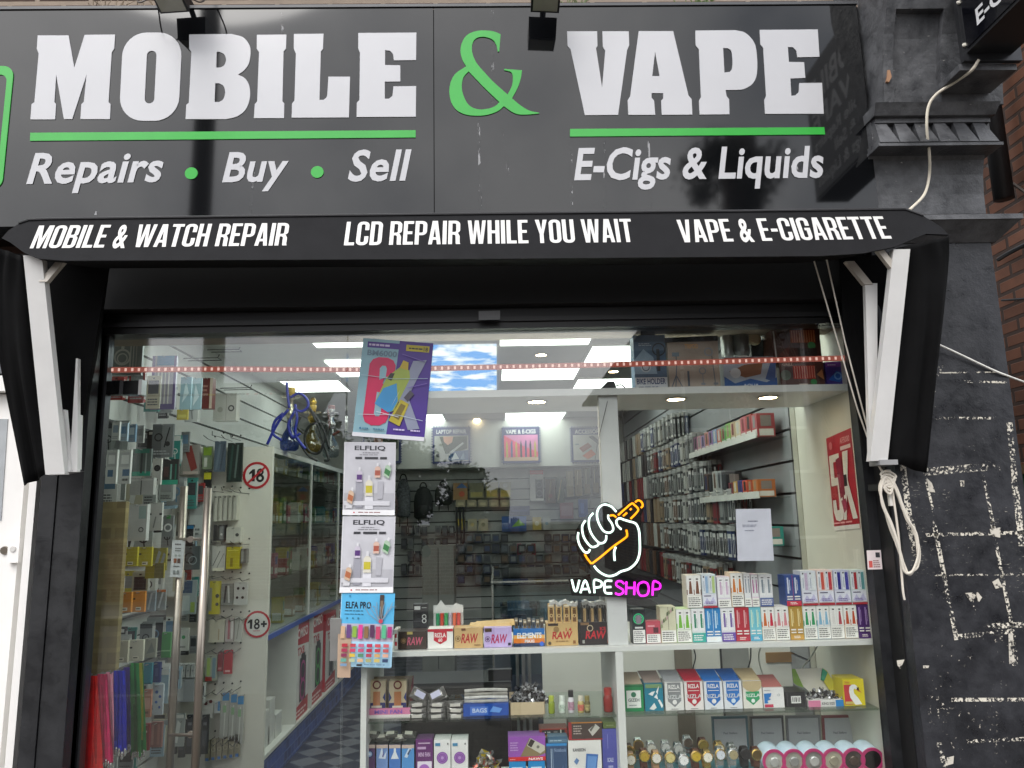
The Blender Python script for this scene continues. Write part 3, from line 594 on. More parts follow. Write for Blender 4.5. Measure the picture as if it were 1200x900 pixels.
# ------------------------------------------------------------------ right pilaster and bracket
PB = worn('worn_black_paint', '#1a1b1f', '#2f3035', '#7d7b76', .36, 6.0, .70, .6)
PB2 = worn('worn_black_plaster', '#38393c', '#6a6b6e', '#b5b2aa', .40, 8.0, .68)
YP = -.20
pl = thing('pilaster', 'black painted pilaster scarred with white paint marks right of the window', 'pilaster', (2.2, YP, 0))
px0 = X(1054, 600, YP); px1 = X(1197, 550, YP); zc = Zp(1100, 283, -.22)
MB().box(px0, px1, YP, .02, 0.0, zc + .02, PB).build('shaft', pl)
MB().box(xr2 + .001, px0 - .006, YP + .06, .04, 0, zc, DARK).build('side_return', pl)
zl1 = Zp(1100, 252, -.29); xl_, xr_ = px0 - .03, X(1196, 268, -.28)
MB().hexa([(xl_, -.205, zc), (xr_ - .05, -.205, zc), (xr_, -.29, zl1 - .02), (xl_, -.29, zl1 - .02), (xl_, 0, zc), (xr_ - .05, 0, zc), (xr_, 0, zl1 - .02), (xl_, 0, zl1 - .02)], PB2).build('cornice_ledge', pl)
MB().box(xl_ - .004, xr_ + .006, -.296, .0, zl1 - .0195, zl1, PB2).build('ledge_fillet', pl)
cx0 = X(1024, 200, -.27); cx1 = X(1158, 200, -.25)
prof = [(-.205, 251), (-.208, 228), (-.218, 205), (-.235, 188), (-.26, 177), (-.27, 170)]
mb = MB(); pr = [(y, Zp(1090, py, y)) for y, py in prof]
for (y0, z0), (y1, z1) in zip(pr, pr[1:]): mb.poly([(cx0, y0, z0), (cx1, y0, z0), (cx1, y1, z1), (cx0, y1, z1)], PB2)
for xx in (cx0, cx1): mb.poly([(xx, y, z) for y, z in pr] + [(xx, 0, pr[-1][1]), (xx, 0, pr[0][1])], PB2)
mb.build('cove', pl)
za = Zp(1090, 168, -.32); zb2 = Zp(1090, 140, -.27)
mb = MB(); mb.box(cx0 + .005, cx1 + .012, -.275, .0, za - .01, zb2 + .012, PB2)
nT = 6; wT = (cx1 - cx0) / nT
for k in range(nT):
    a = cx0 + k * wT + .004; b = a + wT - .006
    wq_ = b - a; mb.hexa([(a - .002, -.335, za), (b + .002, -.335, za), (a + wq_ * .62, -.283, zb2), (a + wq_ * .12, -.283, zb2), (a, -.265, za), (b, -.265, za), (a + wq_ * .62, -.265, zb2), (a + wq_ * .12, -.265, zb2)], PB2)
mb.box(cx0 - .004, cx1 + .016, -.332, -.0, za - .014, za - .002, PB2); mb.build('dogtooth_moulding', pl)
zm0 = Zp(1090, 133, -.33); zm1 = Zp(1090, 120, -.34)
mb = MB(); mb.hexa([(cx0 - .002, -.318, zm0), (cx1 + .01, -.318, zm0), (cx1 + .02, -.345, zm1), (cx0 - .004, -.345, zm1), (cx0 - .002, 0, zm0), (cx1 + .01, 0, zm0), (cx1 + .02, 0, zm1), (cx0 - .004, 0, zm1)], PB2)
mb.box(cx0 + .01, cx1, -.30, 0, zm0 - .02, zm0 - .001, PB2); mb.build('moulding', pl)
# scroll block above: front face swells outward with height, sunk panel in its middle
sc = [(-.335, 123), (-.345, 100), (-.36, 70), (-.385, 40), (-.42, 10), (-.455, -25), (-.49, -70), (-.49, -120)]
sp = [(y, Zp(1075, py, y)) for y, py in sc]
sx0, sx1 = X(1036, 80, -.36), X(1174, 100, -.34); a0, a1 = X(1047, 60, -.37), X(1103, 60, -.37)
mb = MB()
for i, ((y0, z0), (y1, z1)) in enumerate(zip(sp, sp[1:])):
    for xa, xb_, dy in ((sx0, a0, 0), (a0, a1, .03 if i < 4 else 0), (a1, sx1, 0)):
        mb.poly([(xa, y0 + dy, z0), (xb_, y0 + dy, z0), (xb_, y1 + dy, z1), (xa, y1 + dy, z1)], PB2)
    if i < 4:
        for xx in (a0, a1): mb.poly([(xx, y0, z0), (xx, y1, z1), (xx, y1 + .03, z1), (xx, y0 + .03, z0)], PB2)
mb.poly([(a0, sp[4][0], sp[4][1]), (a1, sp[4][0], sp[4][1]), (a1, sp[4][0] + .03, sp[4][1]), (a0, sp[4][0] + .03, sp[4][1])], PB2)
for xx in (sx0, sx1): mb.poly([(xx, y, z) for y, z in sp] + [(xx, 0, sp[-1][1]), (xx, 0, sp[0][1])], PB2)
mb.poly([(sx0, sp[-1][0], sp[-1][1]), (sx1, sp[-1][0], sp[-1][1]), (sx1, 0, sp[-1][1]), (sx0, 0, sp[-1][1])], PB2)
mb.build('scroll_block', pl)
# worn tape and paint marks on the shaft
SPK = speckle('paint_scuff', '#d2ccbe', 0.512, 95); SPK2 = speckle('paint_fleck', '#c4bdb0', 0.645, 60); SPK3 = speckle('scratch_mark', '#8b8880', 0.62, 45, stretch=(1, 1, 4))
mb = MB()
def strip(a, b, wpx, m):
    p, q = at(*a, YP - .0012), at(*b, YP - .0012); d = (q - p).normalized(); n = V((-d.z, 0, d.x)) * (wpx * (3 + YP) / F / 2)
    mb.poly([p - n, q - n, q + n, p + n], m)
for a, b, wd in (((1087, 490), (1167, 490), 3), ((1090, 437), (1170, 436), 1.5), ((1130, 447), (1180, 448), 2.5), ((1082, 553), (1158, 547), 9), ((1085, 627), (1200, 624), 4), ((1095, 674), (1200, 673), 2), ((1122, 746), (1186, 740), 5), ((1155, 734), (1200, 732), 6), ((1115, 820), (1200, 820), 4), ((1133, 869), (1200, 866), 4),
                 ((1094, 610), (1121, 750), 5), ((1152, 556), (1166, 625), 4), ((1162, 610), (1187, 740), 4), ((1183, 495), (1190, 570), 7), ((1189, 565), (1198, 640), 8), ((1058, 545), (1066, 610), 7), ((1066, 610), (1074, 645), 10), ((1100, 870), (1108, 900), 6), ((1186, 742), (1190, 780), 7), ((1085, 562), (1094, 600), 3)):
    strip(a, b, wd, SPK)
q = [at(a, b, YP - .0008) for a, b in ((1082, 700), (1200, 690), (1200, 900), (1090, 900))]; mb.poly(q, SPK2)
q = [at(a, b, YP - .0009) for a, b in ((1060, 560), (1200, 600), (1200, 705), (1070, 700))]; mb.poly(q, SPK3)
q = [at(a, b, YP - .0009) for a, b in ((1105, 330), (1160, 330), (1175, 560), (1090, 540))]; mb.poly(q, speckle('paint_nick', '#c9c4b8', 0.70, 22))
mb.build('paint_marks', pl)
CH = speckle('chipped_white', '#c4beb2', 0.43, 55); mb = MB()
for pts in ([(1131, 695), (1146, 694), (1151, 700), (1147, 706), (1142, 701), (1138, 705), (1134, 700)], [(1051, 774), (1060, 773), (1055, 784), (1052, 780)], [(1125, 563), (1130, 563), (1130, 570), (1126, 570)], [(1086, 560), (1092, 566), (1096, 577), (1090, 577)], [(1160, 620), (1173, 618), (1172, 630), (1162, 628)], [(1182, 742), (1187, 742), (1189, 776), (1183, 778)], [(1163, 682), (1170, 678), (1175, 688), (1167, 690)], [(1082, 780), (1089, 780), (1088, 783), (1082, 783)], [(1110, 888), (1118, 886), (1117, 895), (1110, 897)]):
    MB().slab([at(a, b, YP - .002) for a, b in pts], (0, .0016, 0), CH).build('chipped_patch', pl)
c = at(1037, 90, -.36); mb = MB(); mb.slab([at(a, b, -.357) for a, b in ((1040, 82), (1043, 82), (1045, 90), (1042, 96), (1039, 95), (1040, 89))], (0, .03, 0), K('#a07a5e', rough=.8)); mb.build('bare_chip', pl)

# projecting sign on the bracket
ps = thing('projecting_sign', 'black box sign jutting from the bracket at the top right corner', 'shop sign', at(1150, 60, -.6))
bx = at(1129, 66, -.50).x; zbp = at(1129, 66, -.50).z; BX = K('#222326', rough=.3, var=.15)
MB().box(bx, bx + .17, -1.28, -.52, zbp, zbp + .72, BX).build('sign_box', ps)
MB().box(bx - .004, bx + .0, -1.27, -.53, zbp + .012, zbp + .71, K('#0d0e14', rough=.08)).build('sign_face', ps)
xf = bx - .0052; tm = K('#dfe0e2', rough=.3)
mb = MB()
for st, y0, y1, zz, hh in (('MOBILE', -.60, -1.22, .50, .13), ('& VAPE', -.60, -1.22, .345, .115), ('Mobile Repairs', -.60, -1.22, .25, .06), ('Buy & Sell', -.60, -1.0, .155, .06), ('E-Cigs & Liquids', -.60, -1.22, .055, .06)):
    mb.text(st, (xf, y0, zbp + zz), (0, y1 - y0, 0), (0, 0, hh), tm, 1)
mb.build('lettering', ps)
MB().box(bx - .012, bx + .2, -.52, -.50, zbp - .03, zbp + .74, K('#3a3b3e', rough=.3, metal=.5)).build('mounting_frame', ps)
for k in (0.05, .22):
    MB().lathe([(.008, 0), (.006, .006)], (bx - .006, -.5215, zbp + k - .02), K('#d8d4c8', rough=.4), 10, 'y').build('bolt', ps)
MB().box(bx - .02, bx + .19, -.50, -.345, zbp - .055, zbp - .031, PB2).build('bracket_arm', ps)
# cable from the sign to the awning
mb = MB(); mb.tube(bez([at(1147, 70, -.52), at(1138, 83, -.50), at(1118, 97, -.42), at(1098, 110, -.38), at(1088, 125, -.365), at(1086, 150, -.345), at(1089, 180, -.30), at(1089, 205, -.25), at(1083, 228, -.25), at(1066, 246, -.33)], 8), .0055, K('#d6cebd', rough=.5), 8)
tag(mb.build('power_cable', smooth=True), 'white cable running from the projecting sign down to the awning', 'cable')
mb = MB(); mb.tube(bez([at(1096, 402, -.24), at(1120, 413, -.22), at(1160, 432, -.21), at(1182, 441, -.2), at(1215, 453, -.1)], 8), .004, K('#dcdad4', rough=.5), 8)
tag(mb.build('white_wire', smooth=True), 'white wire crossing the black pilaster behind the awning flap', 'cable')
# pull cords and cleat
CORD = K('#cfc8bc', rough=.8)
ac = thing('pull_cord', 'off white cord tied in loops on a cleat right of the window', 'cord', at(1042, 560, -.1))
mb = MB(); mb.tube([at(954, 306, -.3), at(1005, 480, -.16), at(1022, 528, -.13)], .0028, CORD, 6); mb.tube([at(968, 301, -.3), at(990, 400, -.22), at(1023, 526, -.13)], .0028, CORD, 6); mb.build('line', ac)
mb = MB(); RC = random.Random(3)
mb.tube(bez([at(a, b, -.225) for a, b in ((1023, 526), (1028, 542), (1036, 556), (1045, 573), (1048, 590), (1052, 620), (1055, 650), (1058, 690), (1060, 703))], 6), .004, CORD, 7)
for k in range(4):
    j = lambda: RC.uniform(-2, 2)
    mb.tube(bez([at(a + j(), b + j(), -.225 - .004 * k) for a, b in ((1036, 560), (1031, 572), (1034, 590), (1044, 615), (1052, 640), (1060, 668), (1066, 673), (1074, 662), (1077, 645), (1072, 625), (1062, 605), (1052, 580), (1044, 563))], 6, True), .004, CORD, 7, True)
for k in range(5): mb.tube(bez([at(a, b, -.235) for a, b in ((1032 + k, 556 + k * 4), (1040, 552 + k * 4), (1050 - k, 558 + k * 3), (1043, 563 + k * 4))], 5, True), .004, CORD, 6, True)
mb.build('loop', ac)
c = at(1041.5, 570, -.21); mb = MB(); mb.box(c.x - .008, c.x + .008, -.222, -.208, c.z - .07, c.z + .06, K('#d9d6d0', rough=.4)); mb.build('cleat', ac); MB().box(c.x - .006, c.x + .006, -.2075, -.0655, c.z - .012, c.z + .012, DARK).build('cleat_stem', ac)

# ------------------------------------------------------------------ alley wall on the right
XR = at(1181, 400, 1.0).x
al = thing('alley_wall', 'brown brick side wall seen past the pilaster at the right edge', 'wall', (XR, 2, 0))
MB().box(XR, XR + .3, .12, 7, 0, 9, BRICK2).build('wall', al)
MB().box(px1 + .02, XR, 4.0, 4.2, 0, 9, BRICK).build('wall', al)
c0 = at(1180, 557, 1.0); MB().box(XR - .05, XR - .004, .5, 3.5, 0, c0.z, K('#2e5a3c', rough=.6)).build('green_hoarding', al)
MB().box(XR - .07, XR - .002, .5, 3.5, c0.z + .002, c0.z + .05, K('#6d5638', rough=.7)).build('coping', al)
pd = at(1193, 140, .75); mb = MB(); mb.tube([(XR - .09, .75, pd.z - .45), (XR - .09, .75, 6)], .05, K('#1e1e20', rough=.4, bump=.3), 12)
tag(mb.build('drain_pipe', smooth=True), 'black round drain pipe on the brick wall at the right edge', 'pipe')
LDK = ['dark thin cable on the brick alley wall beside the bracket', 'thick black cable bracket on the brick alley wall above the ledge', 'thin black cable on the brick alley wall beside the pilaster']
for lb_, args_ in zip(LDK, (([atX(1157, 194, XR - .03), atX(1180, 210, XR - .03), atX(1205, 228, XR - .03)], .008, '#3b332e'), ([atX(1170, 304, XR - .03), atX(1183, 296, XR - .05), atX(1205, 285, XR - .03)], .012, '#17181a'), ([atX(1174, 352, XR - .02), atX(1200, 350, XR - .02), atX(1215, 348, XR - .02)], .006, '#17181a'))):
    tag(MB().tube(bez(args_[0], 5), args_[1], K(args_[2], rough=.6), 6).build('dark_cable'), lb_, 'cable')
# ------------------------------------------------------------------ shop interior
FLOOR = 0.10; CEIL = 2.68; YB = 6.0; XL = -1.86; XRW = 1.46
WALLW = K('#c9c9c4', rough=.55, var=.04); SLAT = K('#bdbfbd', rough=.4, var=.05); GROOVE = K('#17181b', rough=.5)
def tilefloor():
    m, t = newmat('diamond_tile')
    o = t.nodes.new('ShaderNodeOutputMaterial'); p = t.nodes.new('ShaderNodeBsdfPrincipled'); t.links.new(p.outputs[0], o.inputs[0])
    g = t.nodes.new('ShaderNodeNewGeometry'); mp = t.nodes.new('ShaderNodeMapping'); mp.inputs['Rotation'].default_value = (0, 0, RD(45)); mp.inputs['Scale'].default_value = (1, 1, 1)
    c = t.nodes.new('ShaderNodeTexChecker'); c.inputs['Scale'].default_value = 7
    c.inputs['Color1'].default_value = lin('#676b74'); c.inputs['Color2'].default_value = lin('#2b3345')
    t.links.new(g.outputs['Position'], mp.inputs[0]); t.links.new(mp.outputs[0], c.inputs[0]); t.links.new(c.outputs[0], p.inputs['Base Color']); p.inputs['Roughness'].default_value = .35
    return m
struct(MB().box(XL - .1, XRW + .12, .13, YB + .2, -.02, FLOOR, tilefloor()).build('shop_floor'))
struct(MB().box(XL - .1, XRW + .12, .06, YB + .2, CEIL, CEIL + .1, K('#b9b9b5', rough=.6, var=.03)).build('ceiling'))
def slat_wall(name, a, b, nrm, z0, z1, pitch=.10, thick=.02, board=None):
    """white boards with dark gaps, from a to b on plan"""
    a = V((a[0], a[1], 0)); b = V((b[0], b[1], 0)); n = V((nrm[0], nrm[1], 0)); mb = MB()
    up = lambda p, z: V((p.x, p.y, z))
    mb.hexa([up(a - n * .04, z0), up(b - n * .04, z0), up(b - n * .04, z1), up(a - n * .04, z1), up(a, z0), up(b, z0), up(b, z1), up(a, z1)], GROOVE)
    z = z0 + .004
    while z < z1 - .02:
        h = min(pitch - .013, z1 - z)
        p, q = a + n * .001, b + n * .001; r, s = a + n * thick, b + n * thick
        mb.hexa([up(p, z), up(q, z), up(q, z + h), up(p, z + h), up(r, z), up(s, z), up(s, z + h), up(r, z + h)], board or SLAT); z += pitch
    return struct(mb.build(name))
slat_wall('wall_left', (XL, .12), (XL, YB), (1, 0), FLOOR, CEIL, .13)
slat_wall('wall_right', (XRW, .72), (XRW, YB), (-1, 0), FLOOR, CEIL, .155, board=K('#85878a', rough=.45, var=.06))  # right and back boards greyed: shade put into their colour
slat_wall('wall_back', (XL, YB), (XRW, YB), (0, -1), FLOOR, CEIL, .12, board=K('#b2b4af', rough=.45, var=.06))
struct(MB().box(XL - .12, xl3 - .10, .05, .10, FLOOR, CEIL, WALLW).build('wall_return'))
zbh = Zp(600, 547, YB - .35)
bh = MB().box(XL, XRW, YB - .35, YB - .03, zbh, CEIL - .002, WALLW).build('bulkhead'); struct(bh)
pw = thing('side_partition', 'cream partition edge closing the right side of the window display', 'partition', (1.4, .66, FLOOR))
MB().box(X(941, 580, .66), XRW + .1, .66, .70, FLOOR, CEIL, K('#cbc7b6', rough=.5, var=.04)).build('panel', pw)
MB().box(X(941, 580, .66) - .012, X(941, 580, .66) - .001, .65, .71, FLOOR, CEIL, K('#a9a698', rough=.5)).build('edge_strip', pw)
XS = at(1012, 640, .05).x + .012
# khaki brick patterned board on the far left inside the glass
kh = MB(); kh.box(X(96, 700, .17), X(147, 600, .17), .17, .20, FLOOR, Zp(130, 588, .17), brickmat('khaki_brick_pattern', '#8d8058', '#7d7250', '#94895f', 'xz', 1.0, .01, .14, .06, .0))
tag(kh.build('khaki_panel'), 'khaki brick patterned board inside the glass at lower left', 'board')

# ceiling light panels
PANEL = EM('#eaf5ec', 2.9); PANEL_FILL = EM('#eaf5ec', 6.5); PFR = K('#c4c4c0', rough=.4)
def lightpanel(px0, py0, px1, py1, lab):
    a = atZ(px0, py1, CEIL); b = atZ(px1, py1, CEIL); c = atZ((px0 + px1) / 2, py0, CEIL)
    y0, y1 = min(a.y, c.y), max(a.y, c.y); x0, x1 = a.x, b.x
    t = thing('ceiling_panel', lab, 'ceiling light', ((x0 + x1) / 2, (y0 + y1) / 2, CEIL - .01), 'square light panels in the ceiling')
    MB().box(x0, x1, y0, y1, CEIL - .012, CEIL - .002, PANEL).build('diffuser', t)
    mb = MB(); mb.box(x0 - .02, x0 - .001, y0 - .02, y1 + .02, CEIL - .016, CEIL - .001, PFR); mb.box(x1 + .001, x1 + .02, y0 - .02, y1 + .02, CEIL - .016, CEIL - .001, PFR)
    mb.box(x0, x1, y0 - .02, y0 - .001, CEIL - .016, CEIL - .001, PFR); mb.box(x0, x1, y1 + .001, y1 + .02, CEIL - .016, CEIL - .001, PFR); mb.build('frame', t)
for r, lab in (((372, 383, 470, 405), 'lit ceiling panel nearest the window left of the tilted purple poster'), ((586, 380, 688, 403), 'lit ceiling panel at the top of the window right of the sky picture'),
               ((683, 403, 752, 425), 'lit ceiling panel left of the bike accessory box, upper'), ((588, 430, 671, 444), 'lit ceiling panel right of the sky picture behind the red light strip'),
               ((669, 442, 747, 458), 'lit ceiling panel left of the bike accessory box, lower'), ((592, 482, 656, 493), 'lit ceiling panel just above the sign showing vape pens'),
               ((496, 484, 524, 496), 'lit ceiling panel just above the laptop sign'), ((348, 444, 412, 458), 'lit ceiling panel over the water pipes behind the purple poster')):
    lightpanel(*r, lab)
for k, x in enumerate((-.95, -.1, .75)):   # added fill lights, unseen above the window head, to brighten the interior
    t = thing('ceiling_panel', ('left', 'middle', 'right')[k] + ' unseen fill light panel added behind the window head', 'ceiling light', (x, .62, CEIL - .01), 'square light panels in the ceiling')
    MB().box(x - .29, x + .29, .33, .90, CEIL - .012, CEIL - .002, PANEL_FILL).build('diffuser', t)
for k, (x, y) in ((2, (-.9, 2.6)),):
    t = thing('ceiling_panel', ('left fill light panel added at the rear over the counter', 'right fill light panel added at the rear over the counter', 'unseen fill light panel added over the glass cabinet behind the posters')[k], 'ceiling light', (x, y, CEIL - .01), 'square light panels in the ceiling')
    MB().box(x - .29, x + .29, y - .29, y + .29, CEIL - .012, CEIL - .002, PANEL).build('diffuser', t)  # extra ceiling light, out of sight, added to lift the interior
def skymat():
    m, t = newmat('printed_sky')
    o = t.nodes.new('ShaderNodeOutputMaterial'); e = t.nodes.new('ShaderNodeEmission'); t.links.new(e.outputs[0], o.inputs[0])
    g = t.nodes.new('ShaderNodeNewGeometry'); mp = t.nodes.new('ShaderNodeMapping'); mp.inputs['Scale'].default_value = (3.2, 2.6, 1); n = t.nodes.new('ShaderNodeTexNoise'); n.inputs['Scale'].default_value = 1.6; n.inputs['Detail'].default_value = 5
    r = t.nodes.new('ShaderNodeValToRGB'); r.color_ramp.elements[0].position = .47; r.color_ramp.elements[1].position = .60
    r.color_ramp.elements[0].color = lin('#2f8fd8'); r.color_ramp.elements[1].color = lin('#e8f0ea')
    t.links.new(g.outputs['Position'], mp.inputs[0]); t.links.new(mp.outputs[0], n.inputs[0]); t.links.new(n.outputs[0], r.inputs[0]); t.links.new(r.outputs[0], e.inputs[0]); e.inputs[1].default_value = .62
    return m
SKYM = skymat(); a = atZ(500, 460, CEIL); b = atZ(582, 460, CEIL); ye = atZ(545, 403, CEIL).y
sp_ = thing('sky_light_panel', 'ceiling light panels printed with blue sky and white clouds', 'ceiling light', ((a.x + b.x) / 2, ye, CEIL - .01))
for k in range(3):
    y0 = ye + (a.y - ye) * k / 3 + .006; y1 = ye + (a.y - ye) * (k + 1) / 3 - .006
    MB().box(a.x, b.x, y0, y1, CEIL - .012, CEIL - .002, SKYM).build('diffuser', sp_)
SPOT = EM('#ffe2ae', 30.0)
def downlight(px, py, z, lab):
    c = atZ(px, py, z); t = thing('downlight', lab, 'spotlight', c, 'recessed spotlights')
    MB().lathe([(.036, -.004), (.036, -.002)], c, SPOT, 18).build('lamp', t)
    MB().lathe([(.048, -.003), (.040, -.0055), (.0365, -.0055), (.0365, -.001), (.048, -.001)], c, K('#c9c6be', rough=.3), 18).build('rim', t)
for px, py, lab in ((525, 391.5, 'small recessed spotlight above the right edge of the tilted purple poster'), (634, 415.5, 'small recessed spotlight between the two middle ceiling panels'), (719, 435, 'small recessed spotlight left of the bike accessory box'),
                    (744, 388.5, 'small recessed spotlight above the bike accessory box'), (559, 491, 'small recessed spotlight between the laptop sign and vape sign')):
    downlight(px, py, CEIL, lab)

# ------------------------------------------------------------------ window display unit
YD0, YD1 = .05, .50
zS = Zp(700, 462, YD0); z1 = Zp(740, 757, YD0); z2 = Zp(740, 836, .10); z3 = Zp(600, 938, .10)
WS = K('#dcdcd8', rough=.4, var=.03)
du = thing('display_shelving', 'white window display unit with shelves full of goods', 'shelving', (.5, .3, FLOOR))
xa = X(424, 800, YD0); xb = X(1020, 750, YD0); xm = X(727, 800, YD0)
MB().box(X(430, 470, YD0), XS, YD0, .54, zS, zS + .02, WS).build('soffit_shelf', du)
MB().box(X(430, 470, YD0), XS - .0, YD0 - .004, YD0 - .001, zS - .004, zS + .024, WS).build('edge_strip', du)
MB().box(xa, XS, YD0, YD1, z1 - .018, z1, WS).build('shelf', du)
GSH = glassmat('shelf_glass', (.86, .92, .88), .05)
MB().box(xa + .02, xm - .016, .08, YD1, z2 - .008, z2, GSH).build('glass_shelf', du)
MB().box(xm + .016, XS, .08, YD1, z2 - .008, z2, GSH).build('glass_shelf', du)
MB().box(xa + .02, XS, .06, YD1, z3 - .018, z3, WS).build('shelf', du)
MB().box(xa - .003, xa + .018, YD0, YD1, .25, z1 - .02, WS).build('upright', du)
MB().box(xm - .014, xm + .014, YD0, YD1, z3, z1 - .019, WS).build('upright', du)
pxp = X(719, 620, .07); MB().box(pxp - .038, pxp + .038, .07, .12, z1 + .001, zS - .001, K('#cfd0ce', rough=.5, var=.06)).build('post', du)
MB().box(XS, XS + .03, .05, .655, .28, CEIL - .01, K('#cfccc0', rough=.45, var=.04)).build('side_panel', du)
BP = K('#dcddd6', rough=.5, var=.08, scale=3)
mb = MB(); mb.box(X(636, 800, .95), XRW - .02, .95, .97, FLOOR, z1 - .03, BP); mb.build('back_panel', du)
MB().box(X(792, 800, .94), X(812, 800, .94), .93, .945, FLOOR, z1 - .03, K('#7d7668', rough=.5)).build('back_strip', du); MB().box(X(846, 800, .94), X(848, 800, .94), .94, .948, FLOOR, z1 - .03, K('#2a2b2c')).build('back_seam', du); MB().box(X(900, 800, .94), X(960, 800, .94), .94, .948, Zp(930, 776, .94), Zp(930, 764, .94), K('#8a6a40')).build('batten', du); MB().box(X(848, 800, .94), X(880, 800, .94), .942, .948, FLOOR, z1 - .03, K('#8f918e', rough=.5)).build('grey_back_sheet', du)
for px, lab in ((792, 'recessed spotlight under the soffit below the steel coloured poster box'), (900, 'recessed spotlight under the soffit below the orange barbecue boxes'), (629, 'recessed spotlight under the soffit left of the white post')):
    downlight(px, {792: 467, 900: 465, 629: 470}[px], zS, lab)
mb = MB()
for pts in ([(880, 757), (879, 775), (873, 795), (876, 812), (884, 822)], [(892, 757), (889, 770), (894, 790), (905, 810)], [(812, 757), (815, 770), (812, 785), (814, 800)], [(958, 757), (950, 770), (938, 785)]):
    MBk = MB(); MBk.tube(bez([at(a, b, .44) for a, b in pts], 6), .003, K('#c9c8c0' if pts[0][0] in (892, 958) else '#2b2c2d'), 6)
    tag(MBk.build('hanging_wire', smooth=True), {880: 'dark thin wire hanging behind the red and blue shield boxes', 892: 'white thin wire hanging beside the black barcode box', 812: 'dark thin wire hanging behind the silver shield box', 958: 'white cable hanging above the open white tray'}[pts[0][0]], 'cable')
c = at(745, 767, .3); mb = MB(); mb.box(c.x - .035, c.x + .035, .25, .34, z1 - .038, z1 - .020, K('#1c1d1f')); mb.build('junction_block'); tag(bpy.data.objects['junction_block'], 'black cable block under the white shelf right of the divider', 'cable block')

# ------------------------------------------------------------------ vape boxes on the white shelf
GV = 'disposable vape boxes on the white shelf'
YF = .09
zA = z1 + .0005
hA = Zp(860, 712, YF) - zA
def vape(px0, px1, label, kind, cols, zb=None, z1_=None, py=None, group=GV):
    zb = zA if zb is None else zb; zt = z1_ if z1_ is not None else Zp((px0 + px1) / 2, py, YF)
    it = []; body = cols[0]; n = 2; a = '#f1efeb'
    if kind == 'pair':      # two devices on white, warning panel below
        it += [('r', 0, .38, 1, .99, '#eceae6'), ('r', 0, .40, 1, .56, cols[1])]
        for k, c in enumerate(cols[1:3] if len(cols) > 2 else [cols[1]] * 2):
            u = .06 + .47 * k
            it += [('r', u, .40, u + .41, .96, '#f4f2ee'), ('p', [(u + .08, .43), (u + .33, .43), (u + .28, .72), (u + .26, .82), (u + .15, .82), (u + .13, .72)], c), ('r', u + .13, .86, u + .28, .90, '#3c3034')]
        it += [('r', .03, .02, .97, .37, '#f2f0ea'), ('n', .08, .05, .92, .34, 5, '#6d6a66')]
    elif kind == 'plain':    # solid colour pair with vertical wording
        it += [('r', 0, 0, 1, 1, cols[0]), ('r', .49, .2, .51, 1, '#ffffff' if len(cols) < 3 else cols[2])]
        for k in (0, 1):
            u = .14 + .48 * k; it += [('r', u, .40, u + .10, .92, cols[1]), ('r', u + .14, .5, u + .18, .85, cols[1]), ('r', u - .06, .28, u + .30, .32, '#f3eee8'), ('r', u - .06, .20, u + .30, .235, '#f3eee8')]
        it += [('r', .02, .0, .98, .16, cols[2] if len(cols) > 2 else cols[0]), ('n', .25, .04, .75, .13, 2, '#f0e8e0')]
    elif kind == 'slim':     # white boxes with narrow tubes
        it += [('r', 0, .30, 1, .99, '#eeecef')]
        for k in (0, 1):
            u = .07 + .47 * k; it += [('r', u, .34, u + .39, .97, '#f7f5f6'), ('r', u + .12, .42, u + .26, .84, cols[1]), ('r', u + .10, .88, u + .3, .91, '#4a4550'), ('r', u + .30, .42, u + .33, .7, cols[1])]
        it += [('r', .0, .0, 1, .27, cols[2] if len(cols) > 2 else '#f2f0ea')]
        it += [('n', .1, .04, .9, .23, 3, '#7d7a78' if len(cols) < 3 else '#e9e6e6')]
    elif kind == 'art':      # patterned front
        it += [('r', 0, .36, 1, 1, cols[0])]
        for k in range(9):
            u, v = (k * .37) % .86, .40 + (k * .23) % .5; it += [('p', [(u, v), (u + .14, v + .03), (u + .10, v + .13), (u + .02, v + .10)], cols[1 + k % (len(cols) - 1)])]
        it += [('r', .49, .36, .51, 1, '#4a4a4a'), ('r', .03, .02, .97, .35, '#f2f0ea'), ('n', .08, .05, .92, .32, 5, '#6d6a66')]
    elif kind == 'tank':     # tall tubes above a pale mountain panel
        it += [('r', 0, .42, 1, 1, cols[0])]
        for k in (0, 1):
            u = .06 + .47 * k; it += [('r', u, .44, u + .18, .97, '#e6e9ee'), ('r', u + .19, .44, u + .38, .94, cols[1 + k % (len(cols) - 1)]), ('r', u + .05, .90, u + .14, .95, '#2f2f38'), ('r', u + .06, .5, u + .11, .8, '#a9b3c4')]
        it += [('r', .02, .08, .98, .41, '#e3e3ee'), ('p', [(.05, .12), (.3, .3), (.5, .16), (.75, .33), (.95, .12)], '#c4c0e0'), ('r', .1, .34, .6, .37, '#4d4a6b'), ('r', 0, 0, 1, .06, '#b0303c'), ('n', .2, .1, .8, .2, 2, '#7a6aa0')]
    return carton('vape_box', label, 'vape box', (px0, 0, px1, 0), YF, .075, body, it, group, zb=zb, z1=zt)
b, _ = carton('vape_box', 'black vape box with a bright green ring, beside the white post', 'vape box', (741, 0, 757, 0), YF, .06, '#23272a', [('o', .5, .72, .32, .40, '#2fd58a'), ('o', .5, .72, .24, .27, '#8ff0c0'), ('r', .32, .58, .68, .82, '#8d7f8c'), ('r', .05, .02, .95, .40, '#eeece8'), ('n', .1, .05, .9, .37, 6, '#777'), ('r', .2, .44, .8, .49, '#d9dcd8')], GV, zb=zA, z1=Zp(748, 714, YF))
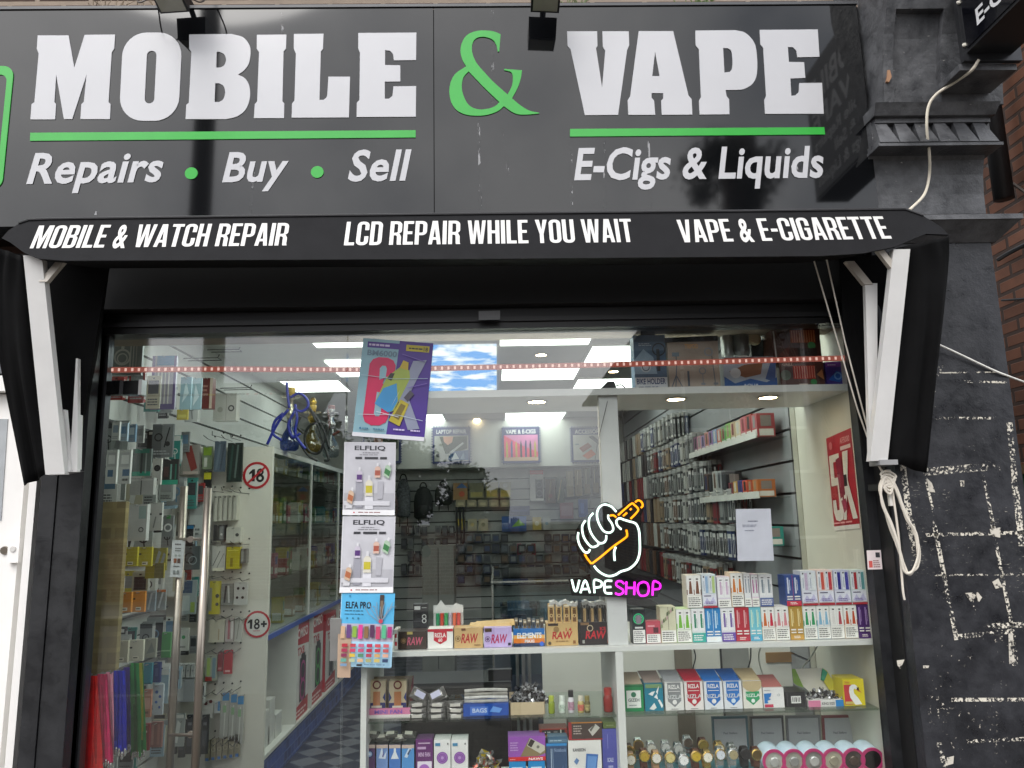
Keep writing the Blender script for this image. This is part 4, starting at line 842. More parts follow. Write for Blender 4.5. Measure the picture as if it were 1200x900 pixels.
b, _ = carton('vape_box', 'short pink red vape box between the green ring box and the patterned box', 'vape box', (757, 0, 774.5, 0), YF, .05, '#c2505e', [('r', .05, .45, .95, .95, '#c65563'), ('r', .5, .47, .85, .72, '#5a3038'), ('r', .12, .75, .6, .82, '#e7a8ae'), ('r', .03, .02, .97, .42, '#f0eeea'), ('n', .1, .05, .9, .38, 4, '#777')], GV, zb=zA, z1=Zp(765, 728, YF))
vape(774.5, 793, 'cream vape box with mottled floral front in the lower row', 'art', ['#d9d6b8', '#9aa07a', '#c7a9a4', '#6f7a58'], py=711)
A = [(793, 811, 'lower row vape box with lime green tubes on white', 'pair', ['#cfe6b0', '#7cbf3c']), (811, 827, 'lower row vape box with teal base and green tubes', 'slim', ['#d9ece4', '#2e8d6c', '#3aa79b']),
     (827, 845.5, 'lower row vape box with a bright blue front', 'plain', ['#2f86c6', '#bfe0f5', '#e8ecee']), (845.5, 862, 'lower row vape box with violet base and mauve tubes', 'slim', ['#e8e4ee', '#7c62a8', '#6a4fa0']),
     (862, 879, 'lower row vape box with a solid red front', 'plain', ['#b72c3a', '#e6a8aa', '#b23646']), (879, 893, 'lower row vape box in aqua and mint swirls', 'plain', ['#7cc9d8', '#d6f0d8', '#58a9c8']),
     (893, 909, 'lower row vape box with one orange and one crimson bottle', 'pair', ['#f0e2d0', '#d2691f', '#c81f3e']), (909, 925.5, 'lower row white vape box with two pale pink tubes', 'pair', ['#f0ece8', '#d98a92']),
     (925.5, 942, 'lower row vape box in metallic gold', 'plain', ['#b8923e', '#ecd79a', '#c79a48']), (942, 958, 'lower row vape box with emerald green bottles', 'pair', ['#e2f0e6', '#1f9a5c']),
     (958, 973.5, 'lower row vape box with pale sky blue tubes', 'pair', ['#e0edf4', '#86b8d6']), (973.5, 989.5, 'lower row plain white vape box with a single red tube', 'pair', ['#efece8', '#e8e4e0', '#b0404c']),
     (989.5, 1005.5, 'lower row vape box with rusty orange bottles', 'pair', ['#f0e0cc', '#c24a1a']), (1005.5, 1020.5, 'lower row dark purple vape box against the right post', 'plain', ['#4a2468', '#a88ac0', '#4a2468'])]
for a0_, a1_, lab, k, c in A: vape(a0_, a1_, lab, k, c, z1_=zA + hA)
zB = zA + hA + .0006
B = [(805, 822.5, 674, 'upper row vape box with dark brown bottles', 'pair', ['#e6ddd2', '#7a4a34']), (823, 840, 673, 'upper row vape box with pale blue and lime swirls', 'tank', ['#d6dfe6', '#9cb8d8', '#bcd28c']),
     (841, 856.5, 676, 'upper row white vape box with a purple lid band', 'slim', ['#dccfe0', '#d8b8d4']), (857, 872, 671, 'upper row vape box with amber orange bottles', 'pair', ['#f0dcc0', '#d27a2a']),
     (872.5, 880.5, 672, 'upper row narrow grey and white vape box', 'slim', ['#e4e6ea', '#8c98a8']), (881, 889.5, 673, 'upper row narrow vape box with a magenta tube', 'slim', ['#e8cfe0', '#b04a90']),
     (890, 906, 673, 'upper row white vape box with grey tubes on a slate blue base', 'slim', ['#e4e8ec', '#8e9aa6', '#5a6a9c']), (920.5, 939, 674, 'upper row navy vape box on a red base', 'plain', ['#37508f', '#d8dce8', '#c8324a']),
     (939.5, 958, 669, 'upper row vape box with silver and lilac tubes', 'tank', ['#dcdfe8', '#c9b6cf', '#e8ecec']), (958.5, 977.5, 668, 'upper row vape box with coral red tubes', 'tank', ['#efd8d2', '#d25a4a', '#c8404a']),
     (978, 997, 668, 'upper row vape box with deep navy blue tubes', 'tank', ['#c9cbe0', '#2a2c8c', '#3a3ca0']), (997.5, 1015.5, 668, 'upper row vape box with one red and one teal tube', 'tank', ['#d2dede', '#b02a36', '#5a9aa0'])]
for a0_, a1_, py, lab, k, c in B: vape(a0_, a1_, lab, k, c, zb=zB, py=py)

# ------------------------------------------------------------------ rolling papers on the shelf, left of the post
def rbox(px0, px1, py, label, body, items, cat='carton', name='paper_box', dep=.09, Y=YF):
    return carton(name, label, cat, (px0, 0, px1, 0), Y, dep, body, items, 'boxes of rolling papers on the white shelf', zb=zA, z1=Zp((px0 + px1) / 2, py, Y))
rbox(461, 466.5, 738, 'thin white and red paper box at the left end of the shelf', '#e4dcd4', [('r', .3, .2, .8, .4, '#c02a34'), ('r', .3, .6, .7, .8, '#c02a34')])
rbox(467, 500, 740, 'dark brown paper box with pink red lettering beside the blue poster', '#3a2c24', [('ts', 'RAW', .30, .25, .84, .68, .12, '#c85a72'), ('c', .17, .5, .10, '#8a6a48'), ('o', .17, .5, .06, .08, '#3a2c24'), ('r', .3, .84, .5, .99, '#c4b060')])
rbox(501, 531, 737, 'white paper box with a red shield on its front', '#ebe8e4', [('r', 0, .86, 1, 1, '#c02436'), ('p', [(.24, .98), (.76, .98), (.76, .42), (.5, .22), (.24, .42)], '#c02436'), ('t', 'RIZLA', .28, .58, .72, .80, '#f2ece8'), ('t', '60', .42, .36, .58, .52, '#f2ece8')])
kb_, _ = rbox(532, 566, 736, 'kraft tan paper box with red lettering', '#cba974', [('ts', 'RAW', .24, .26, .80, .72, .12, '#b3282c'), ('c', .13, .48, .10, '#8a6a40'), ('o', .13, .48, .055, .075, '#d8bc8a'), ('r', .25, .88, .40, .99, '#7a4a2a'), ('n', .7, .08, .95, .2, 1, '#8a6a40')])
rbox(567, 600, 735.5, 'lilac paper box with red lettering', '#c2aede', [('ts', 'RAW', .25, .22, .80, .66, .12, '#b3285a'), ('c', .13, .42, .10, '#6a4a78'), ('o', .13, .42, .055, .075, '#d8c8ea'), ('r', .03, .80, .28, .98, '#5a4538'), ('r', .86, .08, .96, .22, '#3a3248')])
rbox(601.5, 638.5, 737, 'blue and orange paper box with a sunset band', '#2a6fb4', [('r', 0, .0, 1, .2, '#2c3a5a'), ('r', 0, .2, 1, .45, '#d87a30'), ('r', 0, .45, 1, .66, '#e8b060'), ('t', 'ELEMENTS', .12, .48, .9, .78, '#eef2f4'), ('t', 'MAXI', .36, .22, .66, .40, '#eef2f4'), ('c', .9, .14, .07, '#3a6ad0')])
rbox(640, 677.5, 730, 'tall kraft box of cones with red lettering', '#c9a870', [('ts', 'RAW', .18, .30, .80, .62, .14, '#b8262a'), ('t', '1.4', .62, .64, .80, .78, '#b8262a'), ('r', .06, .88, .38, .99, '#3a2c22'), ('c', .32, .72, .09, '#9a7a4a'), ('c', .10, .12, .05, '#5a4a34'), ('r', .84, .08, .92, .22, '#8a5a30'), ('n', .3, .16, .8, .24, 1, '#8a6a40')])
rbox(679, 717, 729, 'black box of cones with red lettering beside the white post', '#2c2423', [('ts', 'RAW', .18, .28, .80, .62, .14, '#c02a32'), ('t', 'KS', .64, .64, .82, .78, '#c02a32'), ('r', .04, .88, .30, .99, '#8a6a48'), ('o', .33, .74, .07, .10, '#b8a88a'), ('r', .08, .08, .15, .22, '#a0a098'), ('r', .86, .08, .93, .22, '#b05030')])
# packets standing in the open boxes
for i in range(4):
    p0 = 642 + i * 9; carton('cone_packet', 'kraft cone packet sticking out of the tall kraft box', 'packet', (p0, 707.5, p0 + 8, 731), YF + .012, .02, '#c2a06a', [('r', .25, .1, .75, .7, '#6a4a2c'), ('o', .5, .4, .16, .26, '#d8bc8a'), ('r', .1, .86, .9, .95, '#e8dcc0'), ('r', .3, .72, .7, .78, '#3a2a1c')], 'kraft cone packets in the tall kraft box')
    p0 = 681 + i * 9; carton('cone_packet', 'dark cone packet sticking out of the black box', 'packet', (p0, 706, p0 + 8, 730), YF + .012, .02, '#38302a', [('r', .3, .05, .7, .7, '#b89a6a'), ('r', .38, .1, .46, .6, '#5a3a2a'), ('o', .5, .80, .2, .3, '#8a8a84'), ('r', .1, .9, .9, .98, '#cfcac0')], 'dark cone packets in the black box')
for px0, px1, lab, cc in ((644, 677, 'crumpled clear wrap folded over the kraft cone packets', 1), (682, 716, 'crumpled clear wrap folded over the dark cone packets', 1)):
    mb = MB(); r0 = random.Random(px0); tp = [at(px0 + (px1 - px0) * k / 12, 705.5 + r0.uniform(-2, 2), YF + .008) for k in range(13)]
    for p, q in zip(tp, tp[1:]): mb.hexa([p + V((0, 0, -.012)), q + V((0, 0, -.012)), q, p, p + V((0, .03, -.008)), q + V((0, .03, -.008)), q + V((0, .02, .004)), p + V((0, .02, .004))], K('#b9b7b2', rough=.2, var=.3, scale=60))
    tag(mb.build('wrap_film'), lab, 'wrapper')
carton('tall_box', 'tall black box standing behind the dark brown paper box', 'box', (484, 708, 501, 741), .19, .05, '#1f2022', [('r', .08, .80, .5, .93, '#d8d8d6'), ('r', .6, .86, .95, .88, '#b8b8b4'), ('o', .78, .55, .10, .16, '#d0d0cc'), ('o', .78, .40, .10, .16, '#d0d0cc'), ('r', .05, .38, .6, .40, '#57585a')])
t = thing('blister_card', 'clear bag of red and green tubes behind the red shield box', 'packet', at(525, 737, .20))
x0, x1, za_, zz = rect(508, 709, 543, 741, .20)
MB().box(x0, x1, .20, .204, za_, zz, K('#c6c8c6', rough=.25)).build('backing', t)
for k, cc in enumerate(('#1f8a5a', '#c0402c', '#3f9a5a', '#b0a8b8', '#d86a4a', '#c8504a')):
    xx = x0 + .018 + k * (x1 - x0 - .036) / 5; MB().tube([(xx, .192, za_ + .01), (xx, .192, zz - .03)], .0075, K(cc, rough=.25), 8).build('tube', t)
mb = MB(); mb.poly([(x0, .198, zz - .02), (x0 + .03, .198, zz + .02), (x0 + .05, .198, zz - .005), (x1 - .05, .198, zz - .01), (x1 - .03, .198, zz + .008), (x1, .198, zz - .004), (x1, .198, zz - .03), (x0, .198, zz - .03)], K('#d2d3d0', rough=.2)); mb.build('bag_top', t)
mb = MB()
for k, (a_, b_, yy, zz_) in enumerate(((549, 600, .13, 732), (556, 604, .15, 730.5))):
    p0, p1 = at(a_, zz_ + 4, yy), at(b_, zz_ + 2, yy); mb.slab([p0, p1, p1 + V((-.004, .02, .012)), p0 + V((.006, .02, .008))], (0, .05, .004), K('#cfae78', rough=.6))
mb.build('lid', kb_)
for i in range(7):
    p0 = 603 + i * 5; carton('booklet', 'grey and brown paper booklet standing in the blue orange box', 'booklet', (p0, 725 + (i % 3), p0 + 4.3, 738), YF + .02, .03, ['#6a5a48', '#4a5058', '#8a7658'][i % 3], [('r', .1, .75, .9, .92, '#d8cdb8'), ('r', .3, .3, .7, .6, '#2c2c30')], 'paper booklets in the blue orange box')

# ------------------------------------------------------------------ second shelf, left half
ZG = z2 + .0005
Y2 = .12
db = thing('display_box', 'printed display box with pink front holding two fan packs', 'display box', at(454, 842, Y2))
x0, x1, _, zt_ = rect(427, 830, 481, 842, Y2, ZG)
MB().box(x0, x1, Y2, Y2 + .11, ZG, ZG + .004, K('#d4cfc6')).build('tray', db)
mb = MB(); mb.box(x0, x1, Y2, Y2 + .004, ZG + .004, zt_, K('#e58ab0', rough=.4)); prints(mb, (x0, Y2, ZG + .004), (x1 - x0, 0, 0), (0, 0, zt_ - ZG - .004), [('r', 0, 0, 1, .3, '#f0e6e4'), ('t', 'MINI FAN', .22, .42, .82, .82, '#8a6ac8')]); mb.build('front_band', db)
mb = MB(); hb = Zp(455, 793, Y2 + .1) - ZG
for xx in (x0, x1 - .003): mb.slab([(xx, Y2 + .004, ZG + .005), (xx, Y2 + .11, ZG + .005), (xx, Y2 + .11, ZG + hb), (xx, Y2 + .06, ZG + hb * .8), (xx, Y2 + .004, ZG + .035)], (.003, 0, 0), K('#8c2f3c'))
mb.box(x0 + .003, x1 - .003, Y2 + .106, Y2 + .11, ZG + .005, ZG + hb, K('#a89a84')); mb.build('box_wall', db)
for k, lab in enumerate(('left cream fan pack with blue panels in the pink display box', 'right cream fan pack with blue panels in the pink display box')):
    p0 = 431 + k * 24.5
    carton('fan_pack', lab, 'packet', (p0, 798, p0 + 21, 831), Y2 + .02, .04, '#d9c8a6', [('r', .0, .0, 1, .22, '#3a3f78'), ('p', [(0, .25), (0, .62), (.16, .40)], '#34407c'), ('p', [(1, .25), (1, .62), (.84, .40)], '#34407c'), ('r', .3, .12, .7, .62, '#c88a62'), ('o', .5, .86, .16, .24, '#7a3a38'), ('r', .2, .04, .8, .12, '#e8e0d0')])
rs = random.Random(9)
def pouch(px, py, wpx, hpx, rz, tl, lab, body, accent, grp, Y=Y2 + .01, dep=.05, zb=None):
    c = at(px, py, Y); w_ = wpx * (3 + Y) / F / 2; h_ = hpx * (3 + Y) / F / 2; Mx = Matrix.Rotation(rz, 3, 'Y') @ Matrix.Rotation(tl, 3, 'X')
    vs = []; fs = []; n = 6
    for j in range(n + 1):
        for i in range(n + 1):
            u, v = i / n * 2 - 1, j / n * 2 - 1; e = (1 - u ** 4) * (1 - v ** 4)
            vs.append(c + Mx @ V((u * w_, -e * dep * .35 - rs.uniform(0, .0025), v * h_)))
    for j in range(n):
        for i in range(n): fs.append((j * (n + 1) + i, j * (n + 1) + i + 1, (j + 1) * (n + 1) + i + 1, (j + 1) * (n + 1) + i))
    mb = MB(); mb.add(vs, fs, K(body, rough=.22, metal=.55, var=.3, scale=40))
    q = [c + Mx @ V((sx * w_ * .55, -dep * .36 - .002, sz * h_ * .5)) for sx, sz in ((-1, -1), (1, -1), (1, 1), (-1, 1))]; mb.poly(q, accent)
    mb.slab([c + Mx @ V((sx * w_, 0.0, sz * h_)) for sx, sz in ((-1, -1), (1, -1), (1, 1), (-1, 1))], (0, .004, 0), K(body, rough=.3))
    o = mb.build('foil_pouch'); return tag(o, lab, 'pouch', grp)
for row in range(4):
    for col in range(3):
        if row == 3 and col == 2: continue
        pouch(489 + col * 22.5 + rs.uniform(-1, 1) - row * 1.0 * (col - 1) * .6, 838 - row * 6.6 + (0 if row < 3 else -3), 20, 6.4 if row < 3 else 13, rs.uniform(-.05, .05) if row < 3 else (.5, -.45)[col], 0 if row < 3 else -.5, ('grey foil pouch lying in the stack of pouches on the glass shelf' if row < 3 else ('silver foil pouch tipped down to the right on top of the stack', 'silver foil pouch tipped up to the right on top of the stack')[col]), '#8d8b88', '#c9c4bc' if row < 3 else '#b8b8d0', 'grey foil pouches stacked on the glass shelf')
bb = thing('bag_box', 'blue cardboard tray of folded clear bags on the glass shelf', 'display box', at(570, 840, Y2))
x0, x1, _, zt_ = rect(543, 825, 596, 840, Y2, ZG)
mb = MB(); mb.box(x0, x1, Y2, Y2 + .1, ZG, zt_, K('#1f4fa8', rough=.4)); prints(mb, (x0, Y2, ZG), (x1 - x0, 0, 0), (0, 0, zt_ - ZG), [('r', .15, .1, .55, .8, '#4a78d0'), ('t', 'BAGS', .2, .3, .52, .65, '#c8d8f0'), ('p', [(.58, .35), (.8, .25), (.86, .6), (.66, .8)], '#6aa0e8')]); mb.build('tray', bb)
for k in range(4):
    z0_ = zt_ + k * .013; mb = MB(); mb.tube(bez([(x0 + .005, Y2 + .03, z0_ + .004), ((x0 + x1) / 2, Y2 + .012, z0_ + .008 + .003 * (k % 2)), (x1 - .004, Y2 + .03, z0_ + .004)], 6), .0065, K(('#aeaca6', '#d6d4d0', '#9a978f', '#c4c2bc')[k], rough=.25, var=.2, scale=40), 8); mb.build('folded_bag', bb)
cb = thing('foil_box', 'cream open box heaped with crinkled silver wrappers', 'display box', at(617, 838, Y2))
x0, x1, _, zt_ = rect(597.5, 823, 639, 838, Y2, ZG)
mb = MB(); mb.box(x0, x1, Y2, Y2 + .003, ZG, zt_, K('#cbb796')); mb.box(x0, x1, Y2 + .09, Y2 + .093, ZG, zt_ + .02, K('#cbb796')); mb.box(x0, x0 + .003, Y2, Y2 + .09, ZG, zt_, K('#cbb796')); mb.box(x1 - .003, x1, Y2, Y2 + .09, ZG, zt_, K('#cbb796')); mb.build('carton', cb)
def heap(px0, px1, pyt, zb, Y, cols, n, seed, size=.02):
    r = random.Random(seed); mb = MB(); xa_, xb_ = X(px0, pyt, Y), X(px1, pyt, Y); zt = Zp((px0 + px1) / 2, pyt, Y)
    for i in range(n):
        u = r.random(); x = xa_ + (xb_ - xa_) * u; h = (zt - zb) * (1 - (2 * u - 1) ** 2 * .6); c = V((x, Y + r.uniform(0, .07), zb + h * r.random() ** .6))
        a = V((r.gauss(0, 1), r.gauss(0, 1), r.gauss(0, 1))).normalized(); b = a.cross(V((r.gauss(0, 1), r.gauss(0, 1), r.gauss(0, 1)))).normalized(); s = size * r.uniform(.5, 1.2)
        p = [c - a * s - b * s * .6, c + a * s - b * s * .5, c + a * s * .8 + b * s * .6, c - a * s * .9 + b * s * .5]; nn = a.cross(b) * .004
        mb.poly([p[0], p[1], c + nn], K(cols[i % len(cols)], rough=.25, metal=.4)); mb.poly([p[1], p[2], c + nn], K(cols[i % len(cols)], rough=.25, metal=.4)); mb.poly([p[2], p[3], c + nn], K(cols[(i + 1) % len(cols)], rough=.25, metal=.4)); mb.poly([p[3], p[0], c + nn], K(cols[i % len(cols)], rough=.25, metal=.4))
    return mb
heap(601, 638, 806, zt_ - .02, Y2 + .01, ['#4a4a4c', '#b4b4b6', '#78787a', '#2c2c2e', '#d0d0d2'], 120, 5).build('wrappers', cb)
def bottle(px, w, top, lab, col, cap, label=None):
    r = w * (3 + Y2) / F / 2; x = X(px, 825, Y2); h = Zp(px, top, Y2) - ZG
    t = thing('small_bottle', lab, 'bottle', (x, Y2 + r, ZG), 'little bottles on the glass shelf')
    MB().lathe([(r * .9, 0), (r, .003), (r, h * .58), (r * .8, h * .68), (r * .75, h * .7)], (x, Y2 + r, ZG), K(col, rough=.2), 16).build('body', t, smooth=True)
    MB().lathe([(r * .82, h * .70), (r * .84, h * .98), (r * .7, h)], (x, Y2 + r, ZG), K(cap, rough=.35), 16).build('cap', t)
    if label: MB().lathe([(r * 1.02, h * .14), (r * 1.02, h * .5)], (x, Y2 + r, ZG), K(label, rough=.5, var=.5, scale=120), 16).build('paper_label', t)
bottle(646.5, 7.2, 816, 'lime green little bottle with a yellow green cap', '#8a9a28', '#b4c048')
bottle(659, 7.6, 816, 'white little bottle with a pale cap', '#d4dcd0', '#dfe6dc', '#b8c8b8')
bottle(669.5, 7, 809.5, 'tall black and white little bottle', '#dcd8dc', '#2a2a2c', '#b0889a')
bottle(681, 7.2, 816, 'gold and coral little bottle with a white cap', '#c0b070', '#dcd4c0', '#c86a58')
bottle(688.5, 6.6, 816, 'olive brown little bottle next to the coral one', '#6a6038', '#8a8048', '#a09460')
bottle(713.5, 10.5, 807, 'red hourglass shaped bottle near the divider', '#8c2a24', '#a83a34')

# ------------------------------------------------------------------ second shelf, right half: filter and paper cartons
def tcart(px0, px1, py, lab, body, items, dep=.10, flap=None, Y=Y2):
    o, (x0, x1, z0, zt) = carton('tobacco_carton', lab, 'carton', (px0, 0, px1, 0), Y, dep, body, items, 'paper and filter cartons on the glass shelf', zb=ZG, z1=Zp((px0 + px1) / 2, py, Y))
    if flap:
        mb = MB(); d = V((.004, dep * .75, .018)); p = [V((x0 + .004, Y + .012, zt + .001)), V((x1 - .002, Y + .012, zt + .001)), V((x1 - .006, Y + dep * .9, zt + .03)), V((x0 - .008, Y + dep * .9, zt + .03))]
        mb.slab(p, (0, 0, .002), K(flap, rough=.4)); f = mb.build('lid_flap', o)
    return o
tcart(731, 754.5, 803, 'green carton with a white label near the divider', '#1f8a52', [('r', .14, .14, .86, .80, '#eef0ea'), ('c', .5, .64, .13, '#2f7a58'), ('t', 'GIZEH', .22, .38, .78, .50, '#4a5a54'), ('n', .25, .2, .75, .28, 1, '#98a49c'), ('r', 0, .95, 1, 1, '#1a6e44')], flap='#b8a890')
tcart(755.5, 777.5, 801, 'teal carton with white leaf shapes', '#1c7f98', [('p', [(.2, .62), (.42, .55), (.58, .72), (.40, .70)], '#f0f2f0'), ('p', [(.5, .5), (.72, .42), (.66, .62)], '#f0f2f0'), ('p', [(.22, .08), (.5, .3), (.62, .12), (.45, .04)], '#e8ece8'), ('p', [(.70, .40), (.9, .10), (.98, .2), (.8, .42)], '#f0f2f0'), ('r', .05, .84, .95, .98, '#7a9a6a'), ('p', [(.62, .70), (.8, .92), (.7, .6)], '#f0f2f0')], flap='#9a8a80')
SH = lambda c, c2='#f0eeea': [('p', [(.14, 1), (.86, 1), (.86, .34), (.5, .12), (.14, .34)], c), ('t', 'RIZLA', .2, .78, .8, .92, '#f2f0ec'), ('t', 'RIZLA', .08, .42, .92, .56, '#d2d4d4'), ('c', .5, .30, .12, c2), ('n', .3, .03, .7, .08, 1, '#8a8a86'), ('r', .2, .68, .8, .70, '#f2f0ec')]
tcart(779.5, 801.5, 800, 'white carton with a silver grey shield', '#e6e4e0', SH('#8c8e90'), flap='#a8aaac')
tcart(802.5, 824.5, 799, 'white carton with a red shield', '#ece6e2', SH('#b8263a'), flap='#b8263a')
tcart(825.5, 847.5, 799, 'white carton with a blue shield next to the red one', '#e6e8ec', SH('#1f6fc0'), flap='#1f6fc0')
tcart(848.5, 870, 798.5, 'white carton with a blue shield next to the green one', '#e6e8ec', SH('#2a78c8', '#d8e8f6'), flap='#1f62b0')
tcart(871, 893.5, 798, 'white carton with a green shield and a tan inner', '#eae6dc', [('p', [(.14, .62), (.86, .62), (.86, .34), (.5, .12), (.14, .34)], '#2fa068'), ('p', [(0, 1), (1, 1), (1, .78), (.8, .64), (.5, .6), (.2, .66), (0, .8)], '#c8b48c'), ('t', 'RIZLA', .1, .42, .9, .54, '#dce8de'), ('c', .5, .28, .10, '#eef6f0')], flap='#c8b48c')
tcart(894.5, 919, 806, 'white carton with a torn blue picture', '#eceae8', [('p', [(.03, .72), (.40, .74), (.34, .55), (.24, .5), (.36, .42), (.18, .36), (.22, .24), (.03, .22)], '#1f78c4'), ('r', .03, .03, .45, .18, '#c83a58'), ('n', .05, .84, .4, .92, 1, '#9aa0a8'), ('o', .74, .64, .04, .06, '#a8b0b4')], flap='#b8706a')
tcart(920.5, 944.5, 811, 'black carton with a small white barcode label', '#26272a', [('r', .26, .26, .74, .74, '#e8e8e4'), ('r', .32, .36, .36, .66, '#333'), ('r', .40, .36, .43, .66, '#333'), ('r', .47, .36, .53, .66, '#333'), ('r', .58, .36, .61, .66, '#333'), ('r', .65, .36, .68, .66, '#333'), ('r', .05, .02, .07, .98, '#5a5b5e'), ('r', .93, .02, .95, .98, '#5a5b5e')])
ot = thing('open_tray', 'open white tray with pink and blue front, lid standing up behind', 'display box', at(968, 830, Y2))
x0, x1, _, zt_ = rect(947.5, 820.5, 988.5, 830, Y2, ZG)
mb = MB(); mb.box(x0, x1, Y2, Y2 + .1, ZG, zt_, K('#eceae6')); prints(mb, (x0, Y2, ZG), (x1 - x0, 0, 0), (0, 0, zt_ - ZG), [('r', 0, 0, .35, 1, '#e58aac'), ('r', .78, 0, 1, 1, '#2a8ad0'), ('t', 'KING SIZE', .38, .3, .75, .7, '#7a7a78')]); mb.build('tray', ot)
heap(948, 986, 811, zt_ - .006, Y2 + .01, ['#3a3a3c', '#8a8a8c', '#c8c8ca', '#1c1c1e'], 70, 8, .012).build('filters', ot)
mb = MB(); q = [(929, 784), (965, 783), (975, 812), (950, 812), (940, 803)]; mb.slab([at(a, b, Y2 + .10 - .0) for a, b in q], (0, .003, 0), K('#dcd8cc')); mb.build('lid', ot)
mb = MB(); mb.slab([at(a, b, Y2 + .095) for a, b in ((928, 784), (932, 784), (942, 806), (934, 803), (930, 800))], (0, .003, 0), K('#7ba03c')); mb.slab([at(a, b, Y2 + .09) for a, b in ((964, 783), (969, 786), (985, 812), (978, 817), (966, 800))], (0, .003, 0), K('#c9c23c')); mb.slab([at(a, b, Y2 + .08) for a, b in ((976, 813), (982, 806), (988, 821), (978, 820))], (0, .003, 0), K('#c03a4c')); mb.slab([at(a, b, Y2 + .088) for a, b in ((962, 797), (964, 783), (970, 788), (966, 798))], (0, .003, 0), K('#2f9a78')); mb.build('side_flap', ot)
# swan carton
SW = [('r', .03, .04, .42, .80, '#c83a3e'), ('r', .06, .06, .52, .16, '#d8c06a'), ('p', [(.30, .30), (.26, .55), (.30, .72), (.42, .80), (.56, .80), (.66, .74), (.70, .62), (.60, .60), (.54, .66), (.48, .60), (.50, .46), (.66, .30), (.84, .05), (.52, .03)], '#f2f2ee'),
      ('p', [(.60, .62), (.70, .66), (.86, .48), (.70, .54)], '#c8742c'), ('p', [(.64, .68), (.74, .70), (.74, .58), (.66, .58)], '#241c1c'), ('t', 'SWAN', .08, .85, .3, .93, '#c8742c')]
tcart(988.5, 1013.5, 796, 'yellow carton with a white swan on red', '#e0ce1c', SW, dep=.1)

# ------------------------------------------------------------------ bottom shelf, left half
Z3 = z3 + .0005; Y3 = .12
def lowbox(px0, px1, py, lab, body, items, dep=.08, Y=Y3, zb=None, name='gadget_box', cat='box', group=None, z1_=None):
    return carton(name, lab, cat, (px0, 0, px1, 0), Y, dep, body, items, group, zb=Z3 if zb is None else zb, z1=Zp((px0 + px1) / 2, py, Y) if z1_ is None else z1_)
art = {0: [('c', .5, .62, .34, '#2a3a70'), ('c', .5, .62, .22, '#a8c8f0'), ('c', .5, .62, .10, '#eaf2fa')], 1: [('p', [(.2, .45), (.5, .95), (.6, .5), (.9, .75), (.8, .42)], '#dce6f4'), ('p', [(.5, .5), (.7, .9), (.62, .5)], '#5a4a8c')], 2: [('p', [(.15, .42), (.4, .7), (.42, .9), (.58, .9), (.6, .7), (.85, .42)], '#e8eef4')], 3: [('p', [(.2, .5), (.6, .92), (.8, .84), (.44, .46)], '#cfe0f2'), ('p', [(.44, .62), (.68, .84), (.74, .78), (.52, .56)], '#3a4a6a')]}
for k, (p0, p1, c, lab) in enumerate(((426, 439.5, '#5a3a68', 'small gadget box with a glowing blue orb picture'), (440.5, 454.5, '#7a9ad0', 'small gadget box with a violet crystal picture'), (455.5, 469.5, '#4f7fc8', 'small gadget box with a white flask picture'), (470.5, 485.5, '#5a9ad8', 'small gadget box with a pale blue spray picture'))):
    lowbox(p0, p1, 872, lab, '#23242a', [('r', 0, .56, 1, .99, c)] + [(i[0],) + tuple((lambda q: [(a, .56 + b * .43) for a, b in q])(i[1]) if n == 1 and i[0] == 'p' else (.56 + v * .43 if (i[0] == 'c' and n == 2) else v) for n, v in list(enumerate(i))[1:]) for i in art[k]] + [('t', 'Cooling', .08, .46, .8, .53, '#e4e4e8'), ('t', 'Mist', .08, .36, .5, .42, '#c8b8c0'), ('r', 0, .93, 1, .99, '#c8b4a8')])
for k in range(5):
    pouch(437 + k * 10.5, 861 + (k % 2) * 4, 15, 8, rs.uniform(-.1, .1), -.9, 'dark foil pouch lying across the small gadget boxes', '#6a6a66', '#b8b4a8', 'dark foil pouches on the gadget boxes', Y=Y3 + .03, dep=.03)
lowbox(487, 507.5, 866.5, 'purple box with a small round fan picture', '#6a3470', [('r', .1, 0, .94, .64, '#efe6f2'), ('c', .5, .5, .32, '#b070c8'), ('c', .5, .5, .10, '#e0c8ea'), ('r', .1, .84, .6, .88, '#c8a8cc'), ('t', 'MINI FAN', .15, .72, .85, .79, '#d8b8dc'), ('r', .15, .93, .85, .95, '#d0b8d0')])
for k, (p0, lab) in enumerate(((508.5, 'left white box with a purple handheld fan'), (529, 'right white box with a purple handheld fan'))):
    lowbox(p0, p0 + 20, 867, lab, '#eceae8', [('c', .5, .70, .34, '#8a48a8'), ('o', .5, .70, .24, .28, '#b888cc'), ('o', .5, .70, .15, .18, '#b888cc'), ('c', .5, .70, .10, '#c8a0dc'), ('p', [(.38, .5), (.62, .5), (.6, .0), (.4, .0)], '#c060b8'), ('r', .08, .90, .38, .95, '#4a8ab0'), ('r', .8, .92, .88, .95, '#6a6a6a')])
hp = heap(551, 592, 884, Z3, Y3 + .01, ['#b8b0a0', '#d8d4c8', '#c8b030', '#8a8a84', '#c86a5a', '#a8c0b8'], 140, 12, .018); tag(hp.build('wrapper_heap'), 'heap of crinkled clear and yellow wrappers on the bottom shelf', 'wrappers')
hw_ = Zp(617, 892, Y3) - Z3
for p0, lab in ((597, 'left bright blue box under the purple scale box'), (619.5, 'right bright blue box under the purple scale box')):
    lowbox(p0, p0 + 20, 0, lab, '#1f8ccc', [('r', .15, .80, .8, .84, '#e4f0f8'), ('n', .15, .6, .8, .75, 2, '#b8dcf0')], z1_=Z3 + hw_)
